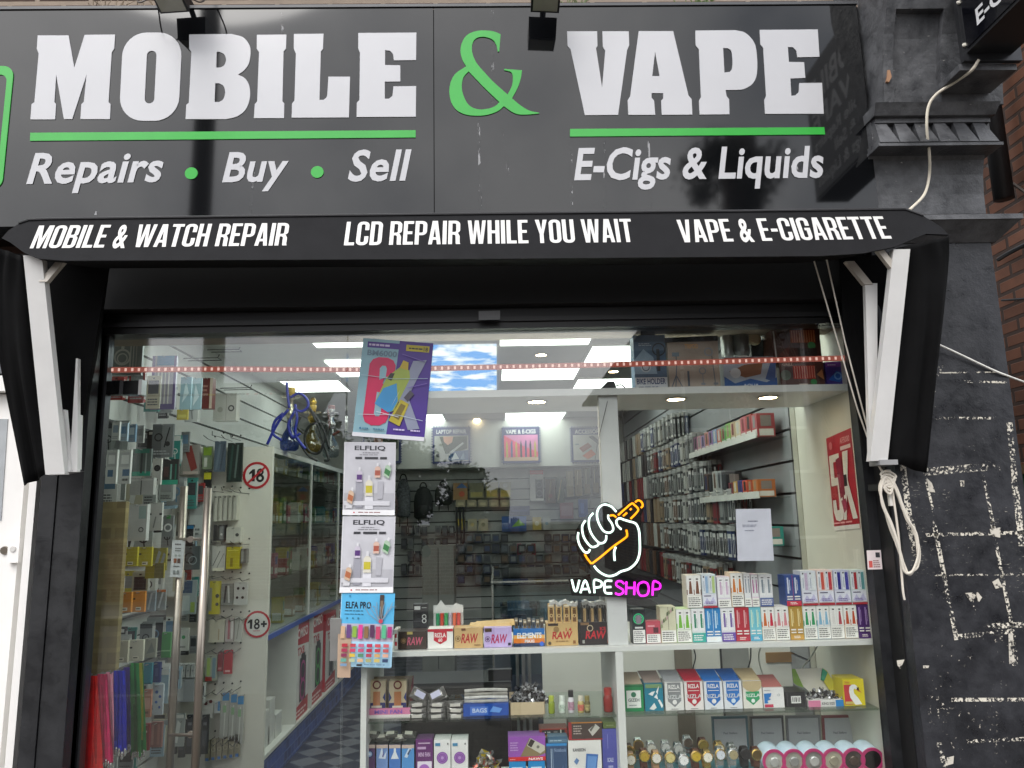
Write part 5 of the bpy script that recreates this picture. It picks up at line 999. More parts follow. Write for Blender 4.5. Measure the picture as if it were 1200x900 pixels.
SCB = [('p', [(.32, .18), (.58, .95), (1, .55), (1, .30), (.8, .18)], '#8a7a58'), ('p', [(.50, .62), (.60, .93), (.98, .6), (.98, .42), (.86, .28)], '#c8c4b4'), ('p', [(.52, .64), (.61, .90), (.72, .80), (.62, .54)], '#3a342e'), ('c', .80, .56, .04, '#7a7a70'), ('r', 0, 0, 1, .17, '#cc2a2c'), ('ts', 'NAWS', .54, .03, .92, .13, .1, '#f4ecec'), ('n', .05, .4, .28, .8, 4, '#c8a0d8'), ('n', .04, .04, .22, .1, 1, '#e8b0b0')]
lowbox(595.5, 639.5, 863, 'purple box showing a pocket scale on a red base', '#9a58b4', SCB, zb=Z3 + hw_ + .0006)
lowbox(641, 666, 871, 'slate blue scale box with a bright top edge', '#3d5578', [('r', 0, .95, 1, 1, '#3a8ac8'), ('r', .22, .4, .25, .9, '#c8d8e8'), ('r', .30, .5, .32, .9, '#a8c0d8'), ('t', 'Notebook', .38, .84, .96, .91, '#8aa0c0'), ('p', [(.6, .1), (.9, .2), (.8, .6), (.7, .5)], '#56709a')])
lowbox(667, 706.5, 867.5, 'white box with a blue scale picture and dark wording', '#e9e7e2', [('t', 'KANSION', .14, .80, .52, .86, '#3a3c44'), ('p', [(.48, .34), (.54, .76), (.90, .74), (.80, .28)], '#3f6fb4'), ('p', [(.54, .42), (.58, .72), (.86, .70), (.78, .40)], '#6a98d4'), ('p', [(.16, .62), (.24, .69), (.32, .64), (.24, .56)], '#6a8ab8'), ('p', [(.16, .42), (.24, .49), (.32, .44), (.24, .36)], '#6a8ab8'), ('c', .68, .18, .09, '#2a8ad0')])
zK = Zp(687, 867.5, Y3); lowbox(666, 706, 846, 'dark brown box with a red edge picturing a small scale', '#4a3c38', [('r', 0, 0, .09, 1, '#a83034'), ('r', 0, 0, 1, .06, '#a83034'), ('r', .09, .93, 1, 1, '#c8803a'), ('p', [(.58, .56), (.70, .20), (.93, .66), (.80, .88)], '#c8c4bc'), ('p', [(.62, .56), (.66, .44), (.80, .84), (.76, .84)], '#6a665e'), ('n', .14, .3, .42, .85, 4, '#b8a8a0')], zb=zK + .0006)
zN = Zp(653, 871, Y3); lowbox(641.5, 665, 863, 'thin teal and grey box lying on the slate blue box', '#5a7a90', [('r', 0, .6, 1, 1, '#3f5f78'), ('n', .1, .2, .8, .5, 1, '#a8c0cc')], zb=zN + .0006)
lowbox(632, 665, 854, 'flat red and black box lying on top behind the scale boxes', '#a03a2c', [('r', .08, .25, .9, .85, '#1e1c1e'), ('c', .2, .55, .02, '#e4e0d8'), ('c', .3, .55, .02, '#e4e0d8'), ('c', .36, .55, .02, '#e4e0d8'), ('r', .5, .4, .64, .7, '#6a6a68'), ('r', 0, 0, 1, .15, '#c8a04a'), ('r', .74, .2, .78, .9, '#d8d0c0')], zb=Zp(653, 863, Y3 + .05) + .0006, Y=Y3 + .05)
lowbox(707.5, 725.5, 854, 'tall indigo blue box beside the divider', '#5458a8', [('t', 'SCALE', .3, .5, .7, .56, '#d0d4ec'), ('n', .35, .2, .7, .46, 4, '#b8bce0'), ('r', .34, .7, .38, .92, '#8a8ed0')], Y=Y3)
lowbox(706, 725.5, 846.5, 'flat olive green box lying on the indigo box', '#5d6b38', [('n', .2, .3, .8, .7, 1, '#8a9668')], zb=Zp(716, 854, Y3) + .0006)

# ------------------------------------------------------------------ bottom shelf, right half: watches, watch boxes, round tins
GOLD = K('#e0bc70', rough=.22, metal=.85); SILV = K('#dedede', rough=.2, metal=.85); LEA = K('#5a3426', rough=.45); LEA2 = K('#b08a68', rough=.45); BLKL = K('#1b1b1d', rough=.5)
def watch(px, py, Y, case, dial, strap, lab, r=.021):
    c = at(px, py, Y); t = thing('wristwatch', lab, 'watch', (c.x, c.y, c.z - .06), 'wristwatches standing on the bottom shelf')
    MB().lathe([(r * .9, -.004), (r, .0), (r, .006), (r * .86, .009)], c, case, 20, 'y').build('case', t)
    MB().lathe([(r * .80, .0093), (r * .80, .0098)], c, K(dial, rough=.2), 20, 'y').build('dial', t)
    mb = MB(); y = c.y - .0104
    for a, l in ((.8, .6), (2.3, .45)): mb.poly([(c.x, y, c.z), (c.x + .0012, y, c.z + .0006), (c.x + math.sin(a) * r * l, y, c.z + math.cos(a) * r * l)], K('#2a241c'))
    for k in range(12): a = k * .5236; mb.poly([(c.x + math.sin(a) * r * .72 + dx, y + .0003, c.z + math.cos(a) * r * .72 + dz) for dx, dz in ((-.001, -.001), (.001, -.001), (.001, .001), (-.001, .001))], K('#3a342c'))
    mb.build('hands', t)
    pts = bez([(c.x, c.y + .001, c.z - r * .8), (c.x, c.y + .004, c.z - .045), (c.x, c.y + .03, c.z - .06), (c.x, c.y + .05, c.z - .03), (c.x, c.y + .05, c.z + .0), (c.x, c.y + .028, c.z + .022), (c.x, c.y + .006, c.z + .022), (c.x, c.y + .001, c.z + r * .8)], 5)
    mb = MB(); w_ = r * .52
    for p, q in zip(pts, pts[1:]): mb.hexa([p + V((-w_, 0, 0)), p + V((w_, 0, 0)), q + V((w_, 0, 0)), q + V((-w_, 0, 0)), p + V((-w_, .003, 0)), p + V((w_, .003, 0)), q + V((w_, .003, 0)), q + V((-w_, .003, 0))], strap)
    mb.build('strap', t)
front = [(739, 890, GOLD, '#e4dfd0', LEA2, 'gold watch with pale dial and tan strap beside the divider'), (755, 886, GOLD, '#b89a3a', LEA, 'gold dial watch on a dark brown strap, second from the divider'), (769, 888, GOLD, '#e8e2d8', LEA2, 'white dial rose gold watch on a tan strap, third from the divider'),
         (785, 887.5, GOLD, '#d8c88a', SILV, 'gold dial watch on a steel strap, fourth from the divider'), (801, 890.5, SILV, '#eeeeec', SILV, 'steel watch with a plain white dial'), (815.5, 886, GOLD, '#c8a838', LEA, 'gold watch with yellow dial on a brown strap'),
         (829, 887, GOLD, '#efe9da', GOLD, 'all gold watch with a cream dial'), (844, 884, GOLD, '#d8dce4', SILV, 'two tone watch with a pale blue dial before the teal edged box'), (859, 884, SILV, '#a89c78', SILV, 'steel watch with a champagne dial before the teal edged box'),
         (873.5, 883.5, BLKL, '#2a2a2c', BLKL, 'black watch with black dial and strap'), (886.5, 884, GOLD, '#5a4a2a', LEA, 'small gold rimmed watch beside the pink tins')]
for px, py, cs, dl, st, lab in front: watch(px, py, .12, cs, dl, st, lab)
back = [(737, 880, GOLD, '#6a5a28', LEA, 'gold watch with a dark dial in the back row beside the divider'), (748, 873, GOLD, '#5a4a34', SILV, 'gold watch with a brown dial high in the back row'), (763, 877, SILV, '#d0ccc0', SILV, 'back row watch with silver case, third from the divider'), (780, 876, SILV, '#c4c4c0', SILV, 'back row steel watch, fourth from the divider'),
        (795, 878, SILV, '#b8b8b4', SILV, 'back row steel watch behind the plain white dial'), (806, 870, SILV, '#4a4038', SILV, 'back row watch with a dark dial'), (824, 873, GOLD, '#7a6a30', LEA, 'back row gold watch standing high beside the teal edged box'), (843, 877, GOLD, '#d8c8a8', GOLD, 'back row gold watch before the teal edged box'), (858, 879, SILV, '#c0c0bc', SILV, 'back row steel watch between the two tone and black watches')]
for px, py, cs, dl, st, lab in back: watch(px, py, .20, cs, dl, st, lab)
st_ = MB(); st_.box(X(732, 905, .1), X(890, 905, .1), .1, .28, Z3, Zp(800, 903, .12) - .004, K('#4f8a96', rough=.7)); tag(st_.build('watch_stand'), 'teal cloth covered step under the rows of watches', 'stand')
for k, (p0, p1, e, lab) in enumerate(((834, 877, '#3c6a78', 'open watch box lid with a teal edge'), (879, 919, '#4a4a4e', 'open watch box lid with a charcoal edge'), (921, 962, '#7a7a80', 'open watch box lid with a grey edge'), (963.5, 1004, '#8a3038', 'open watch box lid with a dark red edge'))):
    q = [(p0 + k * 0.0, 840 - k * .4), (p1 - 1, 839 - k * .4), (p1 + 1, 880), (p0 + 2.5, 881)]
    t = thing('watch_case', lab, 'watch box', at((p0 + p1) / 2, 881, .34)); c4 = [at(a, b, .33 + (.0 if b > 860 else .03)) for a, b in q]
    MB().slab([c4[3], c4[2], c4[1], c4[0]], (0, .012, 0), K(e, rough=.4)).build('frame', t)
    U = (c4[2] - c4[3]) ; W = (c4[0] - c4[3]); O = c4[3] + U * .05 + W * .05
    mb = MB(); prints(mb, O, U * .90, W * .88, [('r', 0, 0, 1, 1, '#b4b5ba'), ('t', 'Paul Stefano', .28, .50, .72, .57, '#6f7076')], rough=.5, lift0=.003); mb.build('lining', t)
    MB().box(c4[3].x, c4[2].x, .25, .34, Z3, c4[3].z - .002, K('#c6c7cb', rough=.5)).build('base', t)
for k, px in enumerate((907, 930, 953.5, 976.5, 1000, 1022)):
    c = at(px, 892 - k * .4, .10); r = 12.6 * 3.1 / F; ax = (V((1, 0, 0)), V((0, -.10, .995)), V((0, -.995, -.10)))
    t = thing('round_tin', ('round pink rimmed watch tin nearest the watches', 'round pink rimmed tin, second from the watches, with a steel watch', 'round pink rimmed tin in the middle holding a square dial', 'round pink rimmed tin in the middle with a round dial', 'round pink rimmed tin with a dark inside, second from the right post', 'round pink rimmed tin with a black inside against the right post')[k], 'tin', (c.x, c.y + .03, Z3), 'round pink rimmed tins on the bottom shelf')
    MB().lathe([(r * .98, -.085), (r, -.08), (r, -.004)], c, K('#c2d4e0', rough=.3), 26, ax).build('body', t, smooth=True)
    MB().lathe([(r * 1.0, -.003), (r * 1.04, .001), (r * 1.02, .006), (r * .80, .006), (r * .78, -.004)], c, K('#c83a78', rough=.3), 26, ax).build('rim', t)
    MB().lathe([(r * .79, .0), (r * .79, .001)], c, K(('#b8b8ae', '#a8a69a', '#8a8a84', '#b8b4a0', '#4a4440', '#141416')[k], rough=.3), 24, ax).build('lining', t)
    if k < 5: MB().lathe([(r * .40, .001), (r * .42, .009), (r * .34, .011)], c, K(('#dcdcd8', '#b4b4b0', '#e6e6e2', '#c8c0a8', '#6a5a50')[k], rough=.2, metal=.5), 18, ax).build('watch', t)
# ------------------------------------------------------------------ boxes on the soffit shelf
zT = zS + .0205
def tbox(r, lab, body, items, Y=.12, dep=.12, zb=None, cat='box', name='goods_box', group=None):
    return carton(name, lab, cat, r, Y, dep, body, items, group, zb=zT if zb is None else zb)
tbox((743, 393, 781, 455), 'blue grey box of a bicycle phone holder on the top shelf', '#4a6680', [('r', 0, 0, 1, .24, '#c8ccd0'), ('t', 'BIKE HOLDER', .05, .12, .95, .22, '#2c3f6a'), ('n', .1, .03, .9, .09, 1, '#3a4a6a'), ('p', [(0, .3), (0, .55), (.3, .75), (.6, .6), (.7, .3)], '#8fa9bc'), ('o', .78, .74, .17, .21, '#1c2730'), ('r', .70, .35, .80, .75, '#20262c'), ('c', .35, .42, .16, '#b8c4cc'), ('o', .35, .42, .09, .12, '#5a6a78'), ('r', 0, .88, .95, 1, '#3a5066'), ('n', .15, .80, .6, .86, 2, '#a8b8c4')], dep=.08)
mb = MB(); c = at(760, 392, .12); mb.box(c.x - .03, c.x + .03, .13, .135, c.z - .002, c.z + .016, K('#17181a')); tag(mb.build('hanger_tab'), 'black plastic hanger tab on top of the bicycle holder box', 'hanger')
tbox((783, 399, 843, 454), 'tan grey box picturing tripods and stands on the top shelf', '#b3a698', [('t', 'TRIPOD', .34, .84, .6, .93, '#e8b070'), ('l', [(.12, .05), (.16, .5), (.16, .75)], .02, '#6a7480'), ('l', [(.04, .05), (.14, .3), (.26, .05)], .02, '#6a7480'), ('r', .08, .68, .22, .76, '#7a8c98'), ('r', .36, .08, .40, .38, '#5a6470'), ('o', .66, .38, .05, .07, '#8a9098'), ('r', .62, .1, .70, .14, '#8a9098'), ('l', [(.66, .12), (.66, .32)], .015, '#8a9098'), ('o', .80, .76, .06, .09, '#a0a4a8'), ('l', [(.90, .08), (.86, .68)], .02, '#7a8088'), ('r', .86, .1, .95, .14, '#7a8088')], dep=.10)
mb = MB(); c0, c1 = at(779, 401, .11), at(841, 393, .11); mb.hexa([c0, V((c1.x, .11, c0.z + .004)), c1, V((c0.x, .11, c0.z + .018)), c0 + V((0, .11, 0)), V((c1.x, .22, c0.z + .004)), c1 + V((0, .11, 0)), V((c0.x, .22, c0.z + .018))], K('#141416')); tag(mb.build('flat_box'), 'flat black box lying on the tan tripod box', 'box')
tbox((848, 418, 910, 454), 'blue and white box with a brown picture, low on the top shelf', '#a9b4c0', [('p', [(0, .0), (1, 0), (1, .35), (.8, .2), (.5, .32), (.2, .18), (0, .4)], '#2c5a9a'), ('p', [(.1, .55), (.4, .75), (.75, .8), (.7, .45), (.4, .35)], '#8a5a38'), ('c', .22, .5, .10, '#cfd4d6'), ('p', [(.78, .3), (.92, .9), (1, .8), (.96, .2)], '#3f5f98'), ('r', .02, .86, .98, .98, '#8a4a44'), ('t', 'AQUA', .35, .06, .65, .16, '#d8e4f0')], dep=.08)
t = thing('camera_kit', 'silver and black camera gadgets behind the blue and white box', 'gadget', at(868, 418, .24))
mb = MB(); c = at(852, 405, .24); mb.lathe([(.02, -.06), (.026, -.04), (.026, .05), (.018, .06)], c, K('#a8a9a6', rough=.3, metal=.5), 16); c = at(868, 400, .24); mb.lathe([(.03, -.07), (.036, -.05), (.034, .05), (.024, .08)], c, K('#8a8c8a', rough=.3, metal=.4), 16); mb.build('canister', t)
mb = MB(); c = at(884, 397, .23); mb.lathe([(.028, -.02), (.030, 0), (.02, .01)], c, K('#d8c8a0', rough=.3), 16, 'y'); c = at(890, 407, .24); mb.box(c.x - .04, c.x + .03, .23, .29, c.z - .05, c.z + .03, K('#1c1e1e')); mb.build('camera', t)
tbox((914, 424, 966, 452), 'dark box with a red barbecue grill picture beside the purple box', '#5a3a34', [('r', .3, .35, .8, .85, '#c83a2a')] + [('r', .33 + .055 * k, .38, .345 + .055 * k, .82, '#f0b8a0') for k in range(9)] + [('c', .12, .5, .12, '#6a7a6a'), ('c', .74, .22, .07, '#3f9a58'), ('p', [(.82, .5), (.95, .7), (.98, .3)], '#c88a5a'), ('t', 'GRILL', .06, .86, .3, .95, '#c8a89a'), ('r', .4, .08, .6, .16, '#d8c8b8')])
zQ = Zp(940, 424, .12)
tbox((905, 386, 962, 424), 'dark brown box with an orange barbecue grill picture, upper of the two', '#4f3028', [('r', .38, .58, .90, .98, '#a8542c')] + [('r', .41 + .05 * k, .60, .425 + .05 * k, .96, '#e8a070') for k in range(10)] + [('c', .80, .48, .08, '#4a8a52'), ('p', [(.1, .2), (.35, .5), (.3, .1)], '#6a3a30'), ('r', .5, .1, .9, .4, '#30221e'), ('l', [(.05, .1), (.03, .95)], .03, '#b8b4b0')], zb=zQ + .001)
tbox((967.5, 424, 993, 450), 'purple and blue eye picture box at the right end of the top shelf', '#4a3c90', [('p', [(.1, .3), (.5, .65), (.95, .5), (.6, .2)], '#2f6ac8'), ('o', .55, .45, .12, .18, '#7ab0e8'), ('r', 0, .8, 1, 1, '#7a3f9a'), ('n', .1, .84, .5, .92, 1, '#d0b8e0'), ('r', 0, 0, 1, .1, '#a84a8a')])
mb = MB(); a_ = [at(x, y, .1) for x, y in ((703, 456), (712, 447), (720, 447), (723, 456))]; mb.slab(a_, (0, .05, 0), K('#17181a', rough=.4)); mb.tube(bez([at(722, 452, .12), at(728, 451, .12), at(733, 455, .12)], 5), .003, K('#17181a'), 6); tag(mb.build('power_adapter'), 'black power adapter lying on the soffit shelf above the white post', 'adapter')

# ------------------------------------------------------------------ posters and papers on the glass
YP2 = -.0072
PX = [('r', .0, .0, 1, 1, '#8fb8c4'), ('p', [(.52, 1), (1, 1), (1, 0), (.46, 0), (.50, .5)], '#4a2a90'), ('r', .07, .91, .55, .97, '#4a2a90'), ('n', .09, .92, .4, .96, 1, '#cfc0e0'), ('r', .62, .90, .95, .965, '#c8b82a'), ('n', .66, .915, .86, .945, 1, '#3a3420'), ('t', '18', .87, .91, .93, .95, '#3a3420'),
      ('t', 'BM6000', .08, .83, .50, .885, '#6f8a9c'), ('p', [(.13, .74), (.17, .79), (.25, .815), (.38, .815), (.46, .79), (.50, .74), (.49, .62), (.36, .60), (.34, .55), (.44, .50), (.48, .44), (.47, .22), (.44, .16), (.36, .125), (.24, .12), (.15, .15), (.115, .21), (.12, .36)], '#d01f58'), ('p', [(.28, .70), (.31, .73), (.36, .73), (.38, .70), (.375, .61), (.29, .585)], '#8fb8c4'), ('p', [(.265, .24), (.29, .215), (.34, .215), (.36, .25), (.36, .42), (.33, .455), (.275, .46)], '#8fb8c4'), ('p', [(.375, .62), (.50, .60), (.50, .50), (.40, .52)], '#8fb8c4'),
      ('p', [(.74, .80), (.93, .82), (.70, .40), (.56, .38)], '#8f95ac'), ('p', [(.56, .44), (.70, .46), (.92, .12), (.76, .10)], '#8f95ac'), ('p', [(.36, .55), (.40, .62), (.58, .74), (.70, .70), (.72, .62), (.54, .28), (.46, .26), (.26, .34)], '#9fb04a'), ('p', [(.36, .50), (.54, .56), (.58, .38), (.52, .28), (.46, .26), (.26, .34)], '#3a94cc'), ('p', [(.40, .60), (.44, .66), (.50, .66), (.46, .58)], '#2a2c22'), ('p', [(.56, .72), (.60, .80), (.68, .78), (.68, .70)], '#c0a82c'), ('p', [(.50, .32), (.58, .46), (.60, .50), (.52, .36)], '#e8eef0'),
      ('p', [(.48, .18), (.62, .40), (.74, .36), (.64, .13)], '#b8a82a'), ('p', [(.54, .22), (.63, .36), (.70, .34), (.62, .19)], '#7a6a24'), ('p', [(.66, .42), (.74, .50), (.80, .46), (.72, .38)], '#4a4450'), ('r', .0, .0, 1, .04, '#e4e4ea'), ('c', .10, .085, .015, '#3a7aa0'), ('n', .13, .07, .22, .10, 1, '#4a7f9a'), ('n', .28, .07, .45, .10, 1, '#4a7f9a'), ('n', .56, .08, .72, .11, 1, '#d0c4e8'), ('n', .80, .08, .95, .11, 1, '#d0c4e8'),
      ('l', [(.03, .62), (.5, .60), (.97, .63)], .006, '#b4cdd8'), ('l', [(.05, .22), (.6, .24), (.96, .20)], .006, '#c4d4e0'), ('l', [(.3, .26), (.62, .22)], .008, '#dfe4ea'), ('l', [(.58, .86), (.9, .80)], .01, '#7a62b4'), ('l', [(.70, .52), (.97, .58)], .008, '#7a62b4')]
card('poster', 'tilted crinkled poster with a big pink figure three on blue and purple', 'poster', [(426, 396), (508, 402.5), (497, 517), (413, 511)], YP2 - .002, .0012, '#c9d4dc', PX)
def bottle_print(u, v, w_, h_, tilt, a, b):
    R = lambda x, y: (u + x * math.cos(tilt) - y * 1.0 * math.sin(tilt) * .75, v + x * 1.3 * math.sin(tilt) * .75 + y * math.cos(tilt))
    return [('p', [R(-w_, -h_), R(w_, -h_), R(w_, h_ * .3), R(w_ * .4, h_ * .55), R(-w_ * .4, h_ * .55), R(-w_, h_ * .3)], a), ('p', [R(-w_ * .9, -h_ * .7), R(w_ * .9, -h_ * .7), R(w_ * .9, 0), R(-w_ * .9, 0)], b), ('p', [R(-w_ * .4, h_ * .55), R(w_ * .4, h_ * .55), R(w_ * .3, h_), R(-w_ * .3, h_)], '#d8d8dc')]
def liq_poster(q, lab):
    it = [('r', .02, .08, .98, .99, '#c4c4ca'), ('r', .02, .08, .98, .30, '#b2b2b8'), ('t', 'ELFLIQ', .20, .89, .80, .95, '#33343a'), ('n', .36, .84, .68, .865, 1, '#8a8a90'), ('n', .30, .815, .72, .835, 1, '#8a8a90'), ('r', .22, .765, .35, .795, '#3a3b40'), ('r', .40, .765, .66, .795, '#3a3b40'), ('r', .70, .765, .83, .795, '#3a3b40'),
          ('p', [(.24, .46), (.38, .46), (.38, .10), (.24, .10)], '#9a9aa4'), ('p', [(.42, .28), (.58, .28), (.58, .08), (.42, .08)], '#dadae0'), ('p', [(.66, .46), (.78, .46), (.76, .22), (.66, .22)], '#adadb4'), ('r', .02, .13, .90, .19, '#d2d2d8'), ('p', [(.06, .18), (.20, .18), (.18, .09), (.06, .09)], '#d6d6da'), ('r', 0, 0, 1, .07, '#eeeef0'), ('n', .30, .025, .82, .05, 1, '#a07a7a'), ('c', .22, .035, .015, '#d0606a')]
    for a in ((.31, .55, .055, .10, 0, '#c9c2d0', '#5a3a78'), (.50, .40, .07, .14, 0, '#d8d4c4', '#c0b43a'), (.66, .61, .055, .10, 0, '#d8b8a8', '#a85a4a'), (.86, .62, .06, .11, -.45, '#a8c0a8', '#3f7a4a'), (.16, .27, .055, .11, -.35, '#d0b49a', '#b06a48')): it += bottle_print(*a)
    return card('poster', lab, 'poster', q, YP2 - .001, .0008, '#d2d2d6', it)
liq_poster([(403.5, 518), (464, 518.5), (462.5, 604), (401.5, 603.5)], 'upper of two pale grey posters of little juice bottles')
liq_poster([(401.5, 605), (463.5, 605), (460.5, 694.5), (398, 694.5)], 'lower of two pale grey posters of little juice bottles')
EP = [('r', 0, .58, 1, 1, '#5ab0dc'), ('r', 0, .34, 1, .58, '#b8b4c4'), ('r', 0, 0, 1, .34, '#a9d4ea'), ('t', 'ELFA PRO', .08, .79, .56, .88, '#20242c'), ('n', .07, .745, .46, .765, 1, '#2c4a5c'), ('n', .07, .70, .46, .72, 1, '#3a6a84'), ('c', .12, .655, .018, '#3a7a94'), ('c', .23, .655, .018, '#3a7a94'), ('c', .33, .655, .018, '#3a7a94'), ('c', .15, .96, .02, '#3a8ab4'), ('r', .72, .64, .80, .98, '#4a3e38'), ('r', .735, .68, .785, .9, '#7a6a5a')]
for a in range(9): EP.append(('l', [(.74 + .02 * (a % 2), .6), (.74 + (a - 4) * .055, .72 + (a % 3) * .05), (.74 + (a - 4) * .075, .82 + (a % 2) * .06)], .012, '#8a9aa8'))
EP.append(('c', .76, .62, .04, '#c84a58'))
for k, cc in enumerate(('#c8a888', '#6a4a80', '#8ab04a', '#d84a98', '#8a6a4a', '#5a3a58', '#c04a6a', '#5ab088', '#a83a78')): EP.append(('r', .02 + .11 * k, .38 + (k % 3) * .01, .10 + .11 * k, .55 + (k % 2) * .02, cc))
for r_ in range(4):
    for k in range(6): EP.append(('r', .06 + .155 * k, .27 - .065 * r_, .165 + .155 * k, .315 - .065 * r_, (('#b83a48', '#c04a58', '#c06a8a', '#b83a58', '#c8505a', '#c86068'), ('#a83a58', '#c84a6a', '#c05a7a', '#b02a48', '#c03a48', '#b85a5a'), ('#8a3a5a', '#d8b84a', '#5a8a6a', '#b04a5a', '#c8a06a', '#d8a890'), ('#6aa89a', '#b8c4a0', '#d8b088', '#a8a878', '#c8b46a', '#3a4a6a'))[r_][k]))
EP += [('r', .36, .02, .46, .05, '#3a3a40'), ('n', .5, .03, .95, .055, 1, '#6a8aa8'), ('r', .06, .02, .18, .055, '#7a9ab8')]
card('poster', 'sky blue poster with rows of small flavour pictures below the grey posters', 'poster', [(400, 695.5), (463, 695.5), (457.5, 783), (396, 781)], YP2 - .0015, .0008, '#9fcfe8', EP)
card('tan_card', 'blank tan card taped over the corner of the sky blue poster', 'card', [(396, 743), (411.5, 743.5), (410.5, 794), (395, 794)], YP2 - .006, .003, '#b59c86', [('l', [(.15, .78), (.5, .74), (.8, .8)], .03, '#a58c76')])
card('notice_paper', 'white sheet with a few lines of faint print taped inside the glass', 'notice', [(862, 596.5), (903, 596), (907, 657), (864.5, 657.5)], .009, .0008, '#d6d5e2', [('n', .34, .74, .62, .78, 1, '#7a7c90'), ('n', .18, .64, .58, .70, 2, '#9496a8'), ('n', .24, .56, .56, .60, 1, '#9496a8')])
# red poster on the side panel
tl, tr, br, bl = [atX(a, b, XS - .002) for a, b in ((968, 514), (996.5, 501.5), (1008, 619), (978, 622))]
mb = MB(); RP = K('#b0202e', rough=.35); mb.slab([bl, br, tr, tl], (.0015, 0, 0), RP); U = br - bl; W = tl - bl
prints(mb, bl, U, W, [('r', 0, 0, 1, .045, '#dcd8d2'), ('t', 'AF5000', .55, .89, .93, .95, '#d89a9a'), ('r', .55, .82, .95, .86, '#d8c0bc'), ('r', .07, .72, .47, .80, '#dcd6cc'), ('r', .07, .48, .22, .80, '#dcd6cc'), ('r', .07, .47, .40, .55, '#dcd6cc'), ('p', [(.32, .55), (.40, .55), (.47, .49), (.48, .20), (.42, .11), (.28, .09), (.14, .11), (.07, .20), (.07, .32), (.20, .32), (.22, .21), (.31, .21), (.33, .28)], '#dcd6cc'), ('p', [(.62, .80), (.84, .80), (.74, .50), (.98, .10), (.80, .10), (.66, .36), (.56, .10), (.44, .10), (.60, .48)], '#dcd6cc'), ('p', [(.34, .74), (.56, .76), (.60, .36), (.40, .32)], '#8a1c34'), ('p', [(.42, .30), (.60, .32), (.66, .22), (.50, .17)], '#a02c4c'), ('r', .60, .44, .72, .56, '#20141a'), ('c', .2, .9, .07, '#c86a70'), ('n', .05, .06, .95, .09, 1, '#e0a0a0')], .35)
tag(mb.build('poster'), 'red poster with large white figures on the white side panel', 'poster')
# age limit stickers on the white pegboard panel
YN = 1.45; xpl = X(314, 700, YN)
pgz = Zp(325, 523, YN)
ct = thing('glass_cabinet', 'tall white cabinet with glass doors along the left wall', 'cabinet', (XL + .25, 3.0, FLOOR))
MB().box(XL + .02, xpl, YN, YN + .03, FLOOR, pgz, K('#cfccc2', rough=.5, var=.03)).build('end_panel', ct)
def disc(name, lab, px, py, rpx, items, Y):
    c = at(px, py, Y); r = rpx * (3 + Y) / F; mb = MB(); mb.lathe([(r, 0), (r, .001)], c, K('#d8d6d2', rough=.4), 32, 'y')
    prints(mb, c + V((-r, -.001, -r)), (2 * r, 0, 0), (0, 0, 2 * r), items); return tag(mb.build(name), lab, 'sticker')
disc('age_sticker', 'round red ringed sticker with a crossed out number 18', 300.5, 557, 16, [('o', .5, .5, .40, .49, '#b01c28'), ('p', [(.24, .60), (.36, .72), (.45, .72), (.45, .28), (.34, .28), (.34, .58), (.24, .53)], '#17181a'), ('o', .64, .62, .055, .125, '#17181a'), ('o', .64, .395, .06, .145, '#17181a'), ('l', [(.20, .22), (.80, .78)], .075, '#b01c28')], YN - .0015)
disc('age_sticker', 'round red ringed sticker reading 18 plus', 301.5, 731.5, 15, [('o', .5, .5, .41, .49, '#b01c28'), ('p', [(.14, .58), (.24, .68), (.32, .68), (.32, .34), (.23, .34), (.23, .57), (.14, .53)], '#17181a'), ('o', .49, .60, .04, .095, '#17181a'), ('o', .49, .43, .045, .11, '#17181a'), ('r', .64, .47, .86, .54, '#17181a'), ('r', .715, .39, .785, .62, '#17181a'), ('n', .35, .24, .65, .29, 1, '#c05a60')], YN - .0015)

# ------------------------------------------------------------------ red light strip across the glass
ls = thing('light_strip', 'thin red strip light with white dots stretched across the window', 'strip light', at(560, 428, .012))
pp = [at(118, 433.5, .012), at(260, 432.5, .012), at(420, 433, .012), at(560, 430.5, .012), at(760, 426, .012), at(990, 419.5, .012)]
pp = bez(pp, 14); mb = MB(); hh = .0108; RS = EM('#c06a5c', .30)
for p, q in zip(pp, pp[1:]): mb.hexa([p + V((0, 0, -hh)), q + V((0, 0, -hh)), q + V((0, 0, hh)), p + V((0, 0, hh)), p + V((0, .004, -hh)), q + V((0, .004, -hh)), q + V((0, .004, hh)), p + V((0, .004, hh))], RS)
mb.build('tape', ls); mb = MB(); L = 0.0; nxt = .02
for p, q in zip(pp, pp[1:]):
    d = (q - p).length
    while nxt < L + d:
        c = p + (q - p) * ((nxt - L) / d); mb.box(c.x - .004, c.x + .004, c.y - .002, c.y - .0002, c.z - .006, c.z + .006, EM('#f0c4b8', .55)); nxt += .026
    L += d
led = mb.build('diode', ls); led['kind'] = 'stuff'

